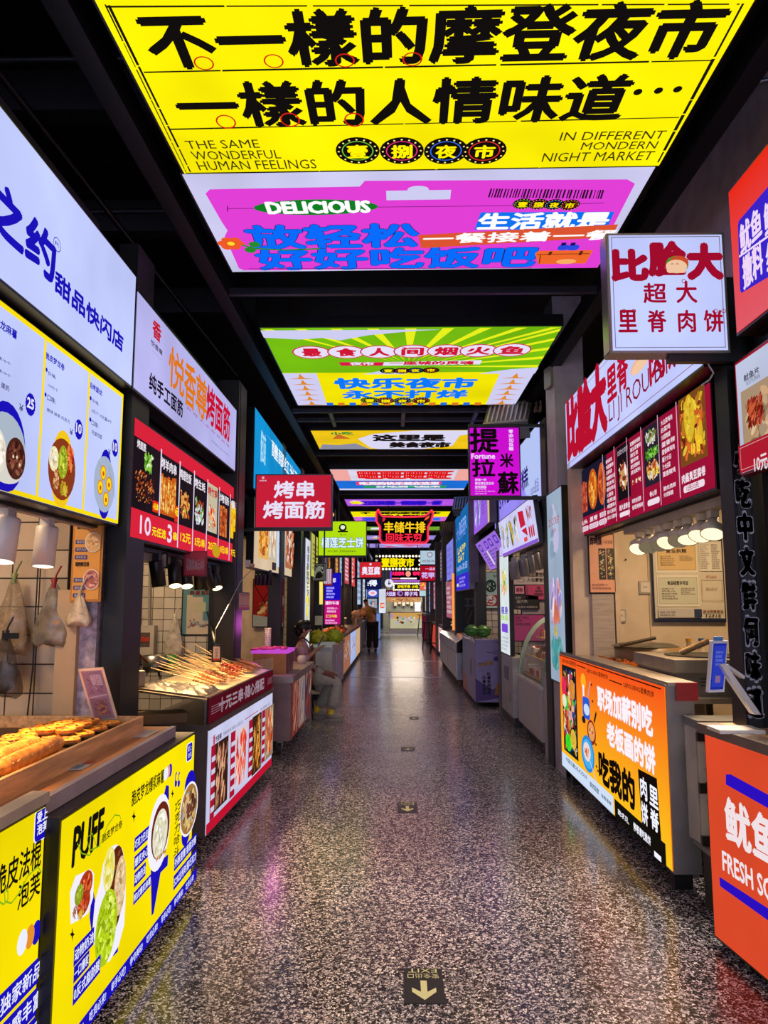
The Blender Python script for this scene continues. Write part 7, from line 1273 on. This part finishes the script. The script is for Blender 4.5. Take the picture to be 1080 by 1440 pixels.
# squid stall
b = bv('counter_light_box', 'red orange counter front with white squid lettering and two slanted blue bars', 'counter', (1.452, 3.63), (1.60, 2.1), .05, .955, base='#dc4a2a', lit=.95, th=.4, case='#4a2a24')
b.poly([(1021, 1089), (1028, 1089), (1140, 1150), (1140, 1170), (1021, 1103)], '#2c10c0'); b.poly([(1012, 1233), (1140, 1316), (1140, 1337), (1013, 1246)], '#2c10c0')
b.text('鱿鱼', (1019, 1120), (1098, 1225), '#f6e6ea', .04); b.text('大王', (1102, 1170), (1180, 1300), '#f6e6ea', .04); b.text('FRESH SQUID', (1016, 1196), (1124, 1300), '#f6e6ea', .03); b.done()
sub('worktop', MB().prism([b.at(-.03, b.h, .02), b.at(b.w, b.h, .02), b.at(b.w, b.h, -.8), b.at(-.03, b.h, -.8)], (0, 0, .03)), b.root, M('#a8845c', .4), 'tan worktop with a grey tape edge'); sub('edge_tape', MB().prism([b.at(-.03, b.h-.01, .022), b.at(b.w, b.h-.01, .022), b.at(b.w, b.h+.032, .022), b.at(-.03, b.h+.032, .022)], -b.n*.10), b.root, M('#6a5c54', .35))
b2 = bx('shop_sign', 'huge red lit shop sign with a slanting blue box of white lettering', 'sign', 1.55, 1.5, 3.285, 2.765, 3.44, base='#d83c3a', lit=1.0, th=.12, case='#2a1214', grad=('#e05a68', '#e82a14'))  # pinkish reflection along the bottom put into the face gradient
b = b2
b.poly([(1038, 318), (1039, 311), (1080, 263), (1180, 150), (1200, 330), (1080, 390), (1043, 412), (1041, 408)], '#3a24c8', clip=True)
b.text('鱿鱼', (1040, 319), (1072, 330), '#f0d8f8', .03); b.text('鲜香', (1074, 290), (1112, 300), '#f0d8f8', .03); b.text('撒料', (1044, 364), (1074, 383), '#f0d8f8', .03); b.text('红烤', (1077, 345), (1116, 352), '#f0d8f8', .03); b.line([(1040, 361), (1080, 333), (1120, 305)], .010, '#f0d8f8'); b.done()
b = bx('menu_board', 'white and red lit menu panel with squid skewers, under the huge red sign', 'menu', 1.60, 1.8, 3.43, 2.145, 2.665, base='#c8d0ec', lit=.9, th=.05, case='#8a1c24')
f0 = lambda x, y: PX(1.60, (x, y))
b.frame(N(.0, 1), N(1, 0), .008, '#b01c2c'); b.text('鱿鱼片', (1046, 528), (1068, 524), '#14121c', .02); b.text('YOUYUPIAN', (1049, 537), (1069, 531), '#5a5a6a')
b.photo((1042, 552), (1140, 610), ['#c8a078', '#8a6a50', '#d8b890', '#a88a68'], 60, .3, '#b09478'); b.photo((1049, 560), (1078, 596), ['#a83424', '#8a2418', '#c8543a', '#d8683a', '#6a1a10'], 130, .22, None, ang=.9); b.photo((1084, 545), (1120, 590), ['#a83424', '#8a2418', '#c8543a'], 80, .25, None, ang=.9)
b.rect(N(0, .24), N(1, 0), '#b41c30'); b.text('10元4串', (1062, 642), (1098, 652), '#f4e0e8', .03); b.frame(N(.01, .22), N(.99, .02), .003, '#e0a8b0'); b.done()
# hanging square sign
b = byp('hanging_sign', 'white square hanging light box with dark red lettering and a small taco picture', 'sign', 3.44, (856, 331), (1024, 492), base='#c2ccff', th=.10, case='#8a8078')
b.frame(N(.02, .985), N(.98, .02), .003, '#5a3a5a')
DR = '#a00c2c'
u0, v1_ = 0, 0
for ch, p, q, r in (('比', (861, 353), (910, 393), .10), ('脸', (913, 342), (963, 386), .0), ('大', (967, 345), (1015, 391), -.08)): b.text(ch, p, q, DR, .075, rise=0)
b.ell(952, 372, 16, 12, '#4a8a2a'); b.ell(955, 369, 13, 9, '#c84a2a'); b.ell(951, 375, 15, 9.5, '#f0c4a0'); b.rect((937, 375), (965, 384), '#f0c4a0', .4)
for x in (945, 952): b.line([(x-2, 372), (x, 371), (x+2, 372)], .003, '#7a3a2a')
b.text('超', (904, 399), (937, 426), DR, .025); b.text('大', (950, 396), (980, 426), DR, .025)
for ch, x0q, x1q in (('里', 869, 896), ('脊', 910, 937), ('肉', 953, 978), ('饼', 989, 1017)): b.text(ch, (x0q, 437), (x1q, 467), DR, .025)
for x, y in ((877, 438), (891, 438), (1006, 438), (1017, 438), (961, 396)): b.ell(x, y, 3, 3, DR, ring=.3)
b.done(); sub('bracket', MB().bb(b.O.x+b.w*.5, 1.80, 3.46, 3.50, b.O.z-.05, b.O.z-.013), b.root, BLACK); sub('side_rim', MB().bb(b.O.x-.016, b.O.x-.0125, 3.445, 3.54, b.O.z, b.O.z+b.h), b.root, M('#a8a0a8', .25, .8))
solo('cable', MB().tube([(1.50, 3.5, 2.70), (1.52, 3.48, 2.64), (1.49, 3.46, 2.60), (1.46, 3.48, 2.58)], .004), 'thin white cable looping below the square hanging sign', 'cable', (1.6, 3.75, 2.68), M('#a8a8a0', .5))
# black post lettering
b = by('post_lettering', 'strip of cropped white lettering running down the black post beside the pie stall', 'lettering', 3.512, 1.61, 1.672, .98, 2.35, base='#0c0c0f', lit=0, th=.008); b.vtext('小吃中文鲜何味道', N(.0, .97), N(1, .03), '#b4b0c0', .06); b.done()
struct('trim_28', MB().bb(1.53, 1.62, 6.95, 7.9, 0, .83), M('#b4acb0', .5))
# ================================================================ FLOOR MARKERS
def decal(label, p, q):
    a = PZ(0, (p[0], q[1])); c = PZ(0, (q[0], p[1])); w, h = c.x-a.x, c.y-a.y
    b = Board('floor_marker', label, 'sign', (a.x, a.y, .0035), (1, 0, 0), (0, 1, 0), w, h, base='#17181c', lit=0, th=.003, case='#17181c'); Y_ = '#cdd0a0'
    b.poly([N(.42, .62), N(.58, .62), N(.58, .30), N(.80, .42), N(.80, .30), N(.5, .08), N(.2, .30), N(.2, .42), N(.42, .30)], Y_, clip=False)
    for s, u1, u0, v1, v0 in (('EXIT', .86, .12, .86, .98), ('安全出口', .9, .1, .68, .82)): b._t(s, b.w*u1, b.h*v1, b.w*u0, b.h*v0, Y_, .02) if False else _rot(b, s, b.w*u0, b.h*v1, b.w*u1, b.h*v0, Y_)
    b.done()
def _rot(b, s, u0, v0, u1, v1, col):
    vs, fs, n = glyphs(s); d = b.lay()
    b.T.add([b.at(u1-x*(u1-u0), v1-y*(v1-v0), d) for x, y in vs], [f for f in fs], lin(col))
decal('black floor marker with a pale arrow and exit lettering, nearest', (568.5, 1363), (621, 1412)); decal('black floor marker with a pale arrow, second along the aisle', (559, 1129), (586, 1143)); decal('small black floor marker with an arrow, third along the aisle', (564, 1050.5), (583, 1056)); decal('tiny farthest floor marker with an arrow', (576, 1008), (588, 1012))
struct('trim_26', MB().bb(-1.0, 1.0, 16.0, 16.04, 0, .004), M('#8a8488', .3, .6)); struct('trim_27', MB().bb(-1.3, 1.2, 20.4, 20.45, 0, .004), M('#a8a4a8', .3, .6))
# added fill lights without fixtures, brightening stall interiors and the far end
def fill_light(x, y, z, e, c, size=.5, n='unseen_fill'):
    l = bpy.data.lights.new(n, 'AREA'); l.energy = e; l.color = lin(c); l.size = size; o = bpy.data.objects.new(n, l); COL.objects.link(o); o.location = (x, y, z)
for x, y, e in ((-2.4, 3.0, 30), (-2.3, 5.6, 36), (2.5, 5.2, 42), (-2.2, 8.5, 24), (2.3, 8.7, 30), (-1.9, 11.0, 20), (2.0, 12.0, 22), (2.5, 3.0, 25)): fill_light(x, y, 2.55, e, '#ffd8a8')
for i, y in enumerate((15, 18.2, 21.5, 25, 29)): fill_light(-2.0, y, 2.3, 25, '#ffc890'); fill_light(2.0, y+1.4, 2.3, 22, '#ffd0b0')
fill_light(.6, 43.5, 4.2, 170, '#e8ecff', 3); fill_light(2.6, 37.0, 3.2, 110, '#f0f0ff', 1.5); fill_light(-2.4, 36.0, 3.2, 110, '#f0f0ff', 1.5)  # larger fills added to brighten the end of the aisle
